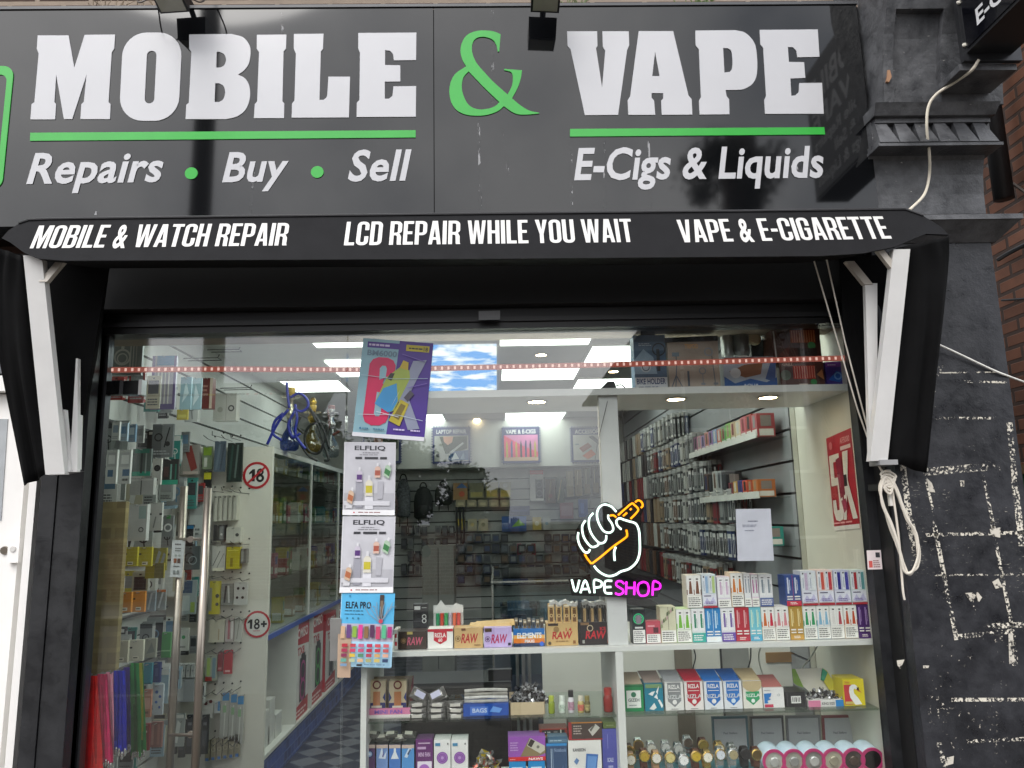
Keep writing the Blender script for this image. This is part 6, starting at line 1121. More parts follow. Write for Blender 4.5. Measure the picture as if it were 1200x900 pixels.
# ------------------------------------------------------------------ neon sign
ne = thing('neon_sign', 'neon sign of a fist holding a vape over the words vape shop', 'neon sign', at(720, 700, .045))
NZ = lambda pts: Z(655, 575, 6.67, pts); YNE = .04
NW = EM('#e4fff4', 1.7); NO = EM('#ff9412', 1.5); NP = EM('#ee22e6', 1.5)
def neon(name, strokes, m, r=.0039, smooth=True):
    mb = MB()
    for s in strokes:
        pts = [at(a, b, YNE) for a, b in NZ(s)]; mb.tube(bez(pts, 5) if smooth else pts, r, m, 8)
    return mb.build(name, ne, smooth=True)
neon('fist_tube', [[(152, 325), (148, 375), (165, 430), (200, 478), (228, 482), (243, 458)], [(207, 232), (182, 280), (190, 350), (220, 405), (258, 440), (300, 430), (310, 415)], [(268, 175), (238, 215), (236, 285), (262, 350), (310, 405), (345, 408), (367, 385), (370, 348)],
                   [(448, 165), (410, 125), (355, 108), (312, 135), (297, 190), (312, 255), (350, 315), (395, 328), (424, 305), (415, 260), (388, 220), (386, 188)], [(488, 303), (456, 270), (450, 235), (475, 216), (510, 228), (550, 240), (600, 258), (625, 310), (632, 400), (630, 490), (605, 560), (550, 610), (485, 632), (440, 658), (390, 668), (340, 650), (300, 620), (275, 588)], [(445, 440), (432, 480), (436, 548)]], NW)
neon('vape_tube', [[(400, 195), (425, 192), (448, 208)], [(200, 495), (225, 535), (255, 572)], [(258, 570), (330, 515), (420, 440), (520, 368), (533, 345), (527, 305)], [(462, 192), (520, 140), (570, 100), (590, 112), (610, 130), (620, 150), (600, 180), (560, 220)], [(596, 90), (620, 75), (645, 88), (655, 115), (642, 135)], [(502, 198), (532, 172)], [(555, 150), (568, 140)]], NO)
def L2(x0, x1, segs): return [[(x0 + (x1 - x0) * u, v) for u, v in s] for s in segs]
neon('word_tube', [[(100, 695), (122, 778), (140, 775), (160, 698)], [(168, 800), (205, 702), (243, 800)], [(183, 770), (230, 768)], [(278, 800), (275, 705), (310, 702), (335, 720), (325, 750), (280, 758)], [(415, 705), (365, 708), (355, 755), (365, 798), (415, 803)], [(360, 755), (408, 752)]], NW, .0039)
neon('word_tube', [[(510, 728), (485, 708), (455, 712), (448, 738), (475, 758), (500, 775), (500, 798), (470, 812), (440, 802)], [(528, 710), (524, 812)], [(592, 712), (588, 815)], [(526, 760), (590, 760)], [(660, 712), (625, 730), (615, 775), (632, 815), (662, 822), (692, 808), (702, 765), (690, 725), (660, 712)], [(732, 820), (738, 715), (770, 715), (792, 735), (785, 765), (738, 772)]], NP, .0039)
bkd = [(330, 95), (380, 90), (460, 150), (560, 85), (620, 55), (665, 80), (665, 140), (640, 200), (650, 300), (655, 480), (620, 580), (560, 640), (800, 690), (800, 780), (770, 830), (640, 850), (430, 830), (100, 820), (75, 690), (180, 680), (260, 640), (150, 490), (130, 400), (130, 320), (190, 215), (270, 150)]
mb = MB(); mb.slab([at(a, b, YNE + .009) for a, b in NZ(bkd)], (0, .004, 0), glassmat('smoked_board', (.35, .36, .37), .03, alpha=.35, col=(.012, .014, .014))); mb.build('backing_board', ne)
mb = MB(); mb.tube(bez([at(736, 600, .055), at(733, 540, .06), at(729, 480, .06)], 4), .0012, K('#333'), 5); mb.tube([at(690, 600, .055), at(700, 520, .06), at(712, 470, .06)], .0012, K('#333'), 5); mb.build('hanging_wire', ne)
mb = MB(); q = [at(a, b, .30) for a, b in ((705, 697), (735, 690), (770, 706), (772, 716), (735, 708))]; mb.slab(q, (0, .03, 0), K('#2a2c34', rough=.4)); tag(mb.build('dark_tray'), 'dark flat case on the shelf behind the purple neon word', 'case')

# ------------------------------------------------------------------ goods on the left wall (seen through the door)
rL = random.Random(21)
GL1 = 'packs hung on the left slat wall'; GL2 = 'packs hung on the white pegboard'
def goodL(px0, py0, px1, py1, lab, body, items=(), Y=None, dep=.014, group=GL1, rough=.3, name='hanging_pack'):
    if Y is None: Y = 1.66 * F / (590 - (px0 + px1) / 2) - 3
    o, (x0, x1, z0, zt) = carton(name, lab, 'packet', (px0, py0, px1, py1), Y, dep, body, items, group, rough=rough)
    mb = MB(); xm_ = (x0 + x1) / 2; mb.tube([(xm_, Y - .03, zt - .004), (xm_, Y + .05, zt - .008)], .002, K('#8a8a88', rough=.3, metal=.7), 5); mb.build('hook', o)
    return o
hdr = lambda c: [('r', 0, .80, 1, 1, c)]
cable = lambda c, a=.5, b=.4: [('o', a, b, .22, .28, c), ('o', a, b - .03, .14, .18, c), ('r', a - .05, b + .18, a + .05, b + .34, c)]
small = lambda c='#8a8d90': [('n', .1, .06, .9, .22, 2, c)]
goodL(131, 393, 167, 440, 'clear bag with a blue header holding a white cable, highest at left', '#8f9698', hdr('#2a6f9c') + cable('#d2d4d2', .35, .45) + [('r', .6, .1, .64, .78, '#cfd0ce'), ('r', .7, .1, .73, .75, '#cfd0ce'), ('r', .8, .1, .83, .75, '#b9bab8')])
goodL(177, 417, 206, 480, 'clear bag edged in purple with white cables, under the red strip light', '#9a98a8', [('r', 0, 0, .12, 1, '#5a4a80'), ('r', .9, 0, 1, 1, '#5a4a80'), ('r', .2, .82, .9, 1, '#2f6f9c'), ('r', .25, .1, .32, .78, '#d8d8d4'), ('r', .4, .1, .46, .78, '#d8d8d4'), ('r', .55, .1, .6, .78, '#c8c8c4'), ('r', .7, .1, .75, .78, '#d8d8d4'), ('r', .1, 0, .95, .1, '#4f4478')])
goodL(211, 442, 224, 480, 'pale blue pack hung left of another pale blue pack', '#8fb0be', [('p', [(.2, .2), (.8, .5), (.5, .9)], '#c8dce4')] + hdr('#5f8a9c')); goodL(224, 443, 236, 480, 'pale blue pack hung between another blue pack and a brown red box', '#9ab8c4', [('p', [(.2, .1), (.8, .4), (.4, .8)], '#d2e2ea')])
goodL(236, 443, 249, 479, 'brown red narrow box high on the left', '#6a2a26', [('r', .75, 0, 1, 1, '#c8b8a8'), ('n', .1, .4, .6, .8, 3, '#a87a70')], dep=.05)
goodL(250, 461, 277, 493, 'white square box with a dark spot hung high on the left', '#b9b8b2', [('o', .78, .45, .08, .14, '#4a4a48'), ('r', .55, 0, .57, 1, '#98978f'), ('c', .3, .4, .12, '#a09f97')], dep=.07)
goodL(207, 480, 220, 492, 'small yellow packet under the pale blue packs', '#b0a030', [('r', .1, .2, .9, .5, '#c8bc50')])
for k in range(4): goodL(131 + k * 9.5, 494 + k * 1.5, 140 + k * 9.5, 516 + k, ('white', 'blue and white', 'slate blue', 'grey')[k] + ' cable card in the row under the wall lamp reflection', ('#c2c4c2', '#9ab0c0', '#5f7f98', '#9a9c9a')[k], small() + [('r', .15, .4, .85, .8, ('#8a9aa8', '#4f7a9c', '#a8bac4', '#7a7c7a')[k])])
goodL(178, 497, 203, 536, 'charcoal card picturing black earphones', '#5c6062', [('r', .45, 0, 1, 1, '#7a7e80'), ('o', .3, .6, .14, .20, '#1c1e20'), ('l', [(.6, .3), (.7, .6), (.82, .9)], .06, '#232527'), ('c', .75, .4, .12, '#2c2e30')] + small('#a8acae'))
goodL(124, 527, 137, 567, 'leftmost white hanging pack with a blue square', '#c9cbc9', [('r', .1, .5, .9, .92, '#b4b6b6'), ('r', .2, .58, .8, .84, '#e0e2e0'), ('r', .2, .2, .7, .4, '#4f7090')]); goodL(138, 527, 153, 567, 'white hanging pack with a blue square beside the teal packet', '#cdcfcd', [('r', .1, .5, .9, .92, '#b8babb'), ('r', .25, .58, .85, .84, '#e6e8e6'), ('r', .4, .22, .95, .42, '#46688c'), ('n', .4, .05, .9, .18, 1, '#666')])
goodL(155, 526, 177, 558, 'clear packet with a teal edge and dark cables', '#5a6664', [('r', 0, 0, 1, .16, '#2a9a80'), ('r', .45, .1, .55, .9, '#3a4444'), ('r', .7, .1, .78, .9, '#9aa8a4'), ('r', .1, .84, .9, 1, '#35806e')])
goodL(178, 537, 189, 568, 'white box with a black oval shape', '#cbcac6', [('o', .55, .62, .2, .36, '#26282a'), ('c', .55, .62, .2, '#3a3c3e'), ('n', .2, .1, .8, .25, 1, '#666')])
goodL(190, 538, 209, 568, 'dark packet with a teal base beside the black oval box', '#3a3c3c', [('r', 0, 0, 1, .18, '#3fae92'), ('r', .5, .2, .6, .8, '#7fb4a6'), ('r', .8, .2, .9, .8, '#357a68'), ('r', .1, .3, .4, .7, '#5a4442')])
goodL(152, 560, 180, 580, 'plain pale grey box under the teal edged packet', '#a9aaa8', [('r', .46, 0, .5, 1, '#4a4c4c'), ('r', .05, .85, .95, .9, '#c8c8c6')], dep=.03)
goodL(150, 591, 172, 634, 'large white box on the left wall with a small teal mark', '#bfc0be', [('r', .55, .6, .95, .95, '#9aaeaa'), ('o', .72, .3, .09, .14, '#4a4c4e')], dep=.03)
goodL(174, 589, 190, 622, 'narrow white card with two black clips', '#c4c4c0', [('r', 0, .55, .2, .62, '#232425'), ('r', .8, .55, 1, .62, '#232425'), ('l', [(.4, .1), (.55, .5)], .1, '#8a8c8a')])
goodL(191, 604, 203, 629, 'coiled white cable pack with a green tip', '#7a7e80', [('o', .5, .42, .26, .42, '#dcdedd'), ('r', .3, .84, .7, 1, '#4f9a5a')])
goodL(207, 600, 218, 628, 'silver tube shaped speaker in a dark box', '#6a665e', [('r', .25, .2, .75, .95, '#a8a08c'), ('r', 0, 0, 1, .18, '#232425'), ('r', .42, .2, .55, .95, '#c8c0aa')])
goodL(221, 570, 240, 632, 'tall pale grey pack behind the steel door bar', '#a9acab', [('r', .1, .1, .9, .45, '#bcc0bf'), ('r', .2, .6, .7, .9, '#8a8e8e')] + small('#6a6e6e'), Y=1.38)
# pegboard packs
def goodP(*a, **k): k.setdefault('Y', 1.40); k.setdefault('group', GL2); return goodL(*a, **k)
goodP(213, 521, 234, 556, 'clear bag with a dusty red band on the pegboard', '#8f8a84', [('p', [(.1, .9), (.5, 1), (.9, .2), (.55, .1)], '#8a3a34'), ('r', .1, .0, .95, .1, '#b8a8a0')])
goodP(237, 523, 249, 550, 'lime green edged packet on the pegboard', '#7f8a70', [('r', .1, .6, .9, .95, '#8aa83a'), ('r', .2, .1, .5, .5, '#c8c8c0')])
goodP(251, 517, 264, 553, 'slate blue folded strap on the pegboard', '#4f5c6a', [('l', [(.2, .05), (.5, .9)], .2, '#64727f'), ('l', [(.6, .05), (.9, .9)], .15, '#3f4a56')], Y=1.38)
goodP(266, 519, 284, 565, 'dark green hanging cords on the pegboard by the crossed out 18 sticker', '#1f2d2a', [('l', [(.2, .05), (.35, .95)], .14, '#2f4a44'), ('l', [(.55, .1), (.7, .95)], .12, '#5a6a66'), ('l', [(.85, .2), (.9, .9)], .1, '#14201e')])
goodP(238, 552, 247, 601, 'black stick pack with a yellow top on the pegboard', '#232425', [('r', 0, .80, 1, .96, '#c8c030'), ('r', .2, .5, .8, .62, '#6a6c6c'), ('r', 0, .05, .9, .22, '#a8a450')])
for k in range(5): goodP(250 + k * 5.6, 581 - k * .2, 255 + k * 5.6, 611 - k * .3, 'slim white case in the row of five on the pegboard', '#bdbbb0', [('r', .1, .05, .25, .95, '#8e8c82'), ('c', .5, .94, .2, '#6a6860')], group='five slim white cases on the pegboard', dep=.05)
goodP(250, 615, 263, 634, 'black box with a clear front low on the pegboard', '#1f2022', [('r', .55, .1, .95, .9, '#6a6c6e'), ('c', .75, .4, .1, '#b8b8b8')], dep=.05)
goodP(265, 618, 282, 636, 'white box with one black dot on the pegboard', '#c4c2b8', [('o', .76, .5, .06, .12, '#2c2c2c'), ('c', .76, .5, .06, '#4a4a4a'), ('r', .52, 0, .54, 1, '#a9a79d')], dep=.06)
def trio(rects, labs, cols, its, **k):
    for r, l, c, i in zip(rects, labs, cols, its): goodL(*r, l, c, i, **k)
clip = [('r', 0, .60, .22, .68, '#2b2b28'), ('r', .30, .08, .72, .24, '#e8e4d0'), ('n', .34, .1, .68, .22, 1, '#3a3a36')]
trio(((145, 641, 161, 664), (162, 641, 178, 664), (179, 642, 195, 669)), ('left of two yellow cards on the left wall', 'right of two yellow cards on the left wall', 'clear yellow backed pack beside the two yellow cards'), ('#b6ac34', '#bcb23a', '#8f8c48'), (clip, clip, [('p', [(.1, .2), (.4, .9), (.6, .8), (.3, .1)], '#9aa4a8'), ('p', [(.5, .2), (.8, .8), (.95, .7), (.7, .1)], '#8a96a0')]))
trio(((139, 694, 154, 718), (155, 693, 170, 717.5), (171, 692, 182, 717), (183, 691, 194, 715)), ('left of two orange cards on the left wall', 'right of two orange cards on the left wall', 'clear pack of blue cable right of the orange cards', 'clear pack of grey cable with an orange top'), ('#d08a36', '#d89040', '#7d8a94', '#858a8c'), (clip, clip, [('l', [(.3, .1), (.6, .9)], .2, '#b4c0c8'), ('r', 0, .88, 1, 1, '#9aa6ac')], [('l', [(.3, .1), (.7, .9)], .2, '#c4ccd0'), ('r', 0, .88, 1, 1, '#c8703a')]))
trio(((135, 751, 150, 777), (151, 750, 168, 775), (169, 748, 183, 771)), ('left of two cream cards above the lanyards', 'right of two cream cards above the lanyards', 'clear grey pack right of the cream cards'), ('#bdb9a4', '#cfccba', '#96988a'), (clip, clip, [('p', [(.2, .2), (.6, .8), (.9, .3)], '#7a7e78')]))
goodL(189, 741, 200, 771, 'bright green box beside the cream cards', '#3f8a48', [('r', 0, .25, 1, .3, '#8ac08a')]); goodL(209, 736, 221, 763, 'white card with a green spot behind the steel bar', '#b8bab4', [('c', .5, .6, .18, '#3f8a5a'), ('n', .2, .1, .8, .25, 1, '#777')], Y=1.3)
goodL(170, 660, 192, 678, 'small yellow card under the yellow backed pack', '#9a8f34', [('r', .5, 0, 1, 1, '#6a6a48')])
goodL(205, 680, 230, 720, 'blue topped clear pack behind the steel door bars', '#8f9a9c', [('r', .1, .62, .8, .98, '#2f4f6a'), ('r', .1, .1, .7, .55, '#a9b4b4'), ('r', .75, .05, .95, .35, '#8aa050')], Y=1.3)
goodL(214, 640, 234, 668, 'clear pack of coiled black cables behind the steel bars', '#505658', [('o', .4, .5, .24, .32, '#1c1e20'), ('o', .6, .4, .2, .26, '#8a9498')], Y=1.3)
goodP(248, 640, 264, 669, 'white card with a grey line sketch on the pegboard', '#b9b8b2', [('l', [(.1, .2), (.6, .8)], .06, '#5a5c5e'), ('l', [(.4, .1), (.9, .7)], .05, '#6a6c6e'), ('r', .1, .0, .95, .12, '#d8d4c0')])
goodP(265, 641, 281, 667, 'bright yellow box on the pegboard', '#b8ac22', [('r', .3, .1, .5, .5, '#8a7a20'), ('r', .1, .82, .9, .86, '#e0d860')], dep=.04)
goodP(282, 643, 289, 660, 'grey box at the end of the yellow box hook', '#6a6a66', [('r', .1, .1, .5, .9, '#9a9a94')], dep=.04)
goodP(245, 681, 258, 720, 'yellow and black pack on the pegboard left of the four dot card', '#b8ac2a', [('r', .0, .1, .25, .8, '#8a8a80'), ('c', .75, .55, .18, '#24252a'), ('c', .75, .3, .15, '#24252a')])
goodP(259, 684, 273, 709, 'grey clear pack on the pegboard between the yellow pack and four dot card', '#84847f', [('l', [(.3, .1), (.4, .9)], .15, '#3a3c3e'), ('l', [(.7, .1), (.6, .9)], .15, '#c8c8c4')])
goodP(274, 682, 290, 709, 'white card with four dark dots on the pegboard', '#bfbeba', [('c', .3, .72, .1, '#2f2426'), ('c', .7, .72, .1, '#2f2426'), ('c', .25, .32, .1, '#2f2426'), ('c', .66, .32, .1, '#2f2426')])
goodP(245, 727, 263, 753, 'cream box on the pegboard left of the eighteen plus sticker', '#c2bcaa', [('r', .6, .1, .68, .6, '#a8977c')], dep=.03)
goodP(264, 724, 274, 752, 'white and pink pack on the pegboard', '#b8aca8', [('r', .3, .1, .55, .9, '#b06a70'), ('r', .7, .1, .9, .9, '#d8d4d0')]); goodP(275, 723, 284, 752, 'clear white pack beside the eighteen plus sticker', '#bab8b0', [('l', [(.3, .1), (.6, .9)], .12, '#8f8d86')])
goodP(241, 768, 254, 798, 'white and lime pack on the pegboard left of the red cards', '#a9aea2', [('r', .1, .2, .4, .9, '#a8c070'), ('r', .6, .1, .9, .9, '#7f98a8'), ('r', .0, 0, .6, .16, '#a03a34')])
goodP(255, 764, 261, 787, 'narrow dark red card on the pegboard', '#8a2428', [('r', .2, .1, .8, .2, '#c88a88')]); goodP(262, 762, 272, 790, 'bright red card on the pegboard', '#b02a30', [('r', .2, .08, .8, .16, '#e0b0ac')])
for k in range(4): goodL(207 + k * 5.5, 778, 211.5 + k * 5.5, 794, 'tiny white plug pack in the row of four', '#b4b6b4', [('c', .5, .5, .3, '#8a8c8c')], Y=1.3, group='four tiny white plug packs', dep=.03)
goodL(205, 796, 227, 823, 'pale grey wide box behind the steel bars', '#9a9da0', [('r', .05, .05, .45, .95, '#aeb1b3')], Y=1.3, dep=.05)
goodP(237, 820, 250, 842, 'white pack with two dark red dots on the pegboard', '#c2c0bc', [('c', .3, .8, .16, '#5a1c24'), ('c', .75, .9, .16, '#5a1c24')])
goodP(251, 822, 258, 836, 'small white pack with a blue edge on the pegboard', '#bcc0c2', [('r', .6, .2, 1, 1, '#2f7ab0')])
for k, (a_, b_) in enumerate(((258, 268), (268, 277), (276, 285))): goodP(a_, 810 + 2 * k, b_, 866 + k * 3, ('left', 'middle', 'right')[k] + ' long clear bag with a blue header low on the pegboard', '#a9aaa4', [('r', .2, .80, 1, .97, '#2f80b8'), ('l', [(.5, .05), (.6, .75)], .12, '#cfd0ca'), ('r', .3, .55, .7, .7, '#8ab088')])
goodL(168, 777, 178, 802, 'teal box right of the green lanyards', '#1f7a8c', [('r', .0, .0, 1, .06, '#145a68')]); goodL(179, 776, 188, 800, 'navy box beside the teal box', '#1f2f6a', [('r', .3, .3, .7, .7, '#3a4a80')])
goodL(168, 808, 177, 841, 'salmon pink pack low on the left', '#b07a64', [('r', .1, .3, .9, .7, '#c89a88'), ('n', .1, .1, .9, .25, 1, '#6a4a40')]); goodL(179, 802, 191, 838, 'white card with blue round shapes', '#aeb8c0', [('c', .35, .75, .16, '#2f5aa0'), ('c', .7, .6, .14, '#2f5aa0'), ('c', .35, .42, .14, '#3f6ab0'), ('c', .7, .25, .12, '#2f5aa0')])
goodL(168, 848, 175, 880, 'dark red pack low on the left beside the brown pack', '#7a2028', [('c', .4, .7, .2, '#c8b0a8')]); goodL(176, 846, 190, 876, 'brown pink pack low on the left', '#8a625c', [('r', .1, .1, .3, .9, '#a87f78'), ('r', .6, .1, .8, .9, '#a07068')])
for k in range(5): goodL(200 + k * 9, 838 + (k % 2) * 6, 208 + k * 9, 884 + (k % 2) * 4, 'dim dark pack hung low behind the steel door bars', '#34373c', [('r', .15, .2, .85, .6, '#4a4e54'), ('n', .2, .7, .8, .85, 1, '#7a7c80')], Y=1.25, group='dim dark packs low behind the door bars')
for k in range(6):
    o = goodP(240 + k * 7, 868 - k * 1.5, 246 + k * 7, 892 - k, 'beige curled cable pack on the lowest pegboard hooks', '#8d8672', [('o', .5, .5, .3, .42, '#b8b09a'), ('r', .2, 0, .8, .14, '#2f6ab0')], group='beige cable packs on the lowest pegboard hooks')
rH = random.Random(2)
for py0, n in ((515, 4), (576, 5), (637, 5), (676, 5), (721, 5), (760, 4), (806, 4), (862, 4)):
    for k in range(n):
        c = at(252 + k * 10, py0 + rH.uniform(-2, 3), 1.45); mb = MB(); mb.tube([c, c + V((rH.uniform(-.01, .02), -.16, 0)), c + V((0, -.18, .018))], .0022, K('#6a6a68', rough=.3, metal=.7), 5); mb.lathe([(.005, 0), (.005, .004)], c + V((0, 0, .03)), K('#1c1c1e'), 8, 'y')
        tag(mb.build('peg_hook'), 'thin steel peg hook with a black plug on the white pegboard', 'hook', 'steel hooks on the white pegboard')
for k, (a_, b_, z_) in enumerate(((205, 393, 400), (225, 395, 405), (243, 410, 420), (258, 455, 462), (215, 420, 426))):
    p = atX(a_, b_, XL + .02); mb = MB(); mb.tube([p, p + V((.2, 0, 0)), p + V((.21, 0, .02))], .003, K('#4a4a4a', rough=.3, metal=.7), 5); mb.tube([p + V((0, .07, 0)), p + V((.2, .07, 0)), p + V((.2, 0, 0))], .003, K('#4a4a4a', rough=.3, metal=.7), 5)
    tag(mb.build('wall_hook'), 'empty double wire hook high on the left slat wall', 'hook', 'empty hooks high on the left slat wall')
# filler packs crowding the left slat wall and the pegboard
NMS = [('grey', '#7c8082'), ('white', '#c6c8c6'), ('black', '#26282a'), ('teal', '#2f7f78'), ('pale blue', '#8fa8b8'), ('clear', '#9aa09e'), ('cream', '#b8b39e'), ('yellow', '#b5a832'), ('green', '#5a8a4c'), ('red', '#98302e')]
wq = [3, 5, 3, 1, 2, 4, 2, .6, .6, .5]; rF = random.Random(77); ORD = ['lowest', 'second', 'third', 'fourth', 'fifth', 'sixth', 'seventh', 'topmost']
for ri, zf in enumerate((.52, .78, 1.02, 1.27, 1.50, 1.73, 1.95, 2.20)):
    y = .34 + .03 * (ri % 3)
    while y < 1.36:
        if rF.random() < .97:
            nm, cc = rF.choices(NMS, wq)[0]; wd = rF.uniform(.05, .085); hh_ = rF.uniform(.10, .17); x = XL + rF.uniform(.03, .17); mb = MB()
            for s_ in range(rF.choice((1, 2, 2, 3))):
                yy = y + s_ * .012; mb.box(x, x + wd, yy, yy + .007, zf - hh_ / 2 + s_ * .004, zf + hh_ / 2 + s_ * .004, K(cc, rough=.3))
                mb.box(x + wd * .98, x + wd * 1.0 + .001, yy + .001, yy + .006, zf - hh_ * .4, zf + hh_ * .4, K('#b9bbb9', rough=.3))
            k = rF.random(); pic = rF.choice(['#3a3d40', '#d4d6d4', '#5f7f98', '#8a8d8e', '#2a2c2e'])
            its = [('r', .12, .45, .88, .86, pic), ('n', .12, .08, .88, .32, 3, '#5a5c5e' if lin(cc)[1] > .2 else '#a8aaac'), ('r', .42, .90, .58, .95, '#17181a')] if k < .5 else [('o', .5, .5, .2, .28, pic), ('l', [(.5, .5), (.6, .1)], .08, pic), ('r', 0, .84, 1, 1, rF.choice(['#8f9496', '#2f6f9c', '#c4c6c4', '#3a3d40']))] if k < .8 else [('p', [(.2, .15), (.45, .8), (.7, .7), (.5, .1)], pic), ('r', .1, .86, .9, .96, '#d4d4d0')]
            prints(mb, (x, y, zf - hh_ / 2), (wd, 0, 0), (0, 0, hh_), its, .25)
            tag(mb.build('hanging_pack'), nm + ' hanging pack in the ' + ORD[ri] + ' hook row of the left slat wall', 'packet', GL1)
        y += rF.uniform(.08, .125)
    yb = MB(); yb.box(XL + .021, XL + .05, .3, 1.4, zf + .095, zf + .105, K('#4a4c4e', rough=.35, metal=.5)); o = yb.build('hook_rail'); tag(o, 'dark metal hook rail above the ' + ORD[ri] + ' row of the left slat wall', 'rail', 'hook rails on the left slat wall')
for ri, py_ in enumerate((506, 566, 600, 630, 676, 706, 745, 782, 800, 846)):
    for px_ in (212, 222, 231):
        if rF.random() < .75:
            nm, cc = rF.choices(NMS, wq)[0]; hh_ = rF.uniform(18, 27); pic = rF.choice(['#3a3d40', '#d4d6d4', '#8a8d8e', '#5f7f98'])
            goodP(px_, py_, px_ + rF.uniform(7, 10), py_ + hh_, nm + ' pack behind the door bars in pegboard row ' + str(ri + 1), cc, [('r', .15, .4, .85, .85, pic), ('n', .1, .06, .9, .3, 2, '#6a6c6e')], Y=1.36 + rF.uniform(0, .03))
# lanyards
def lanyard(lab, cols, top, bot, Y, clasp=True, seed=1):
    r = random.Random(seed); t = thing('lanyard_bundle', lab, 'lanyards', at((bot[0] + bot[1]) / 2, bot[2], Y), 'bundles of coloured lanyards')
    mb = MB(); n = 9
    for k in range(n):
        u0, u1 = (k - .5) / n, (k + 1.6) / n; ph = r.uniform(0, 6); pts = []
        for j in range(9):
            v = j / 8; tx = lambda u: top[0] + (top[1] - top[0]) * u; bx_ = lambda u: bot[0] + (bot[1] - bot[0]) * u
            wv = math.sin(ph + v * 5) * .8 * v
            py = top[2] + (bot[2] + r.uniform(-5, 4) * (j == 8) - top[2]) * v; yy = Y - .004 * (k % 3) - .006 * math.sin(ph + v * 3)
            pts.append((at(tx(u0) * (1 - v) + bx_(u0) * v + wv, py, yy), at(tx(u1) * (1 - v) + bx_(u1) * v + wv, py, yy - .004)))
        for (a, b), (c, d) in zip(pts, pts[1:]): mb.hexa([a, b, d, c, a + V((0, .0015, 0)), b + V((0, .0015, 0)), d + V((0, .0015, 0)), c + V((0, .0015, 0))], K(cols[k % len(cols)], rough=.55, var=.2, scale=20))
    mb.build('strap', t)
    if clasp:
        mb = MB()
        for k in range(5): c = at(bot[0] + (bot[1] - bot[0]) * (k + .5) / 5, bot[2] + r.uniform(-2, 4), Y - .012); mb.lathe([(.004, -.012), (.006, -.004), (.004, .01), (.002, .016)], c, K('#b8b8b6', rough=.25, metal=.8), 8)
        mb.build('clasp', t)
    mb = MB(); a = at((top[0] + top[1]) / 2, top[2] + 1, Y); mb.tube([a + V((-.02, -.03, 0)), a + V((-.02, .05, 0))], .003, K('#777', rough=.3, metal=.7), 6); mb.build('hook', t)
lanyard('bundle of bright red lanyards at the lower left of the door', ['#d4141a', '#e0201e', '#c00e16', '#e23a2c'], (100, 113, 792), (91, 119, 912), .06, False, 1)
lanyard('bundle of deep pink lanyards beside the red ones', ['#c8145c', '#d82a6c', '#b00c4c'], (114, 125, 790), (117, 131, 896), .08, True, 2)
lanyard('narrow bundle of pale pink lanyards beside the deep pink ones', ['#d890a8', '#e0a8ba'], (124.5, 132, 788), (127, 133, 889), .10, True, 3)
lanyard('bundle of royal blue lanyards', ['#1420b4', '#2030c4', '#0c1690'], (134, 146, 786), (131, 148, 882), .11, True, 4)
lanyard('narrow bundle of purple lanyards beside the blue ones', ['#2c0c74', '#381880'], (145, 151.5, 782), (147, 152.5, 878), .17, True, 5)
lanyard('bundle of green lanyards with a yellow edge', ['#107a34', '#1c8a3e', '#0a6026', '#94941c'], (152.5, 167, 777), (154, 170, 884), .25, True, 6)

# ------------------------------------------------------------------ glass cabinet along the left wall
xf_ = xpl - .01; y0c, y1c = YN + .03, 5.4; WC = K('#c6c7c2', rough=.4, var=.03)
zmid = atX(316, 744, xf_).z; zbs = atX(312, 884, xf_).z
mb = MB(); mb.box(XL + .02, xf_ - .004, y0c, y1c, pgz - .03, pgz, WC); mb.box(XL + .02, xf_ - .03, y0c, y1c, zmid - .02, zmid, WC); mb.box(XL + .02, xf_, y0c, y1c, zbs - .02, zbs, WC); mb.build('carcass', ct)
MB().box(XL + .012, XL + .019, y0c, y1c, zbs, pgz - .03, WC).build('back_panel', ct)
MB().box(xf_ + .001, xf_ + .012, y0c, y1c, zmid - .022, zmid + .004, K('#24489a', rough=.35)).build('blue_edging', ct)
MB().box(XL + .02, xf_ - .03, y0c, y1c, FLOOR, zbs - .021, brickmat('blue_mosaic', '#2f4f9c', '#1f3468', '#4a68a8', 'yz', 1, .004, .08, .06, 0)).build('plinth', ct)
CG = glassmat('cabinet_glass', (.93, .96, .94), .05)
ys = [y0c, y0c + .95, y0c + 1.9, y0c + 2.85, y1c]
for k in range(4):
    d = MB().box(xf_ - .006, xf_, ys[k] + .03, ys[k + 1] - .005, zmid + .006, pgz - .034, CG).build('glass_door', ct)
    MB().box(xf_ - .008, xf_ + .004, ys[k] , ys[k] + .028, zmid + .005, pgz - .032, WC).build('door_stile', d)
    if k: MB().box(XL + .02, xf_ - .002, (y0c + .70, y0c + 1.12, y0c + 2.02)[k - 1], (y0c + .70, y0c + 1.12, y0c + 2.02)[k - 1] + .015, zbs, zmid - .022, WC).build('divider', ct)
zsh = [zmid + .30, zmid + .62, zmid + .92]
for z in zsh: MB().box(XL + .02, xf_ - .03, y0c, y1c, z - .006, z, GSH).build('shelf', ct)
rC = random.Random(11); palC = [('yellow', '#a89a2c'), ('green', '#4a7a48'), ('pink', '#a85a70'), ('teal', '#2f7a80'), ('tan', '#a08560'), ('blue', '#3a5090'), ('white', '#c4c4c0'), ('red', '#8f2c30')]
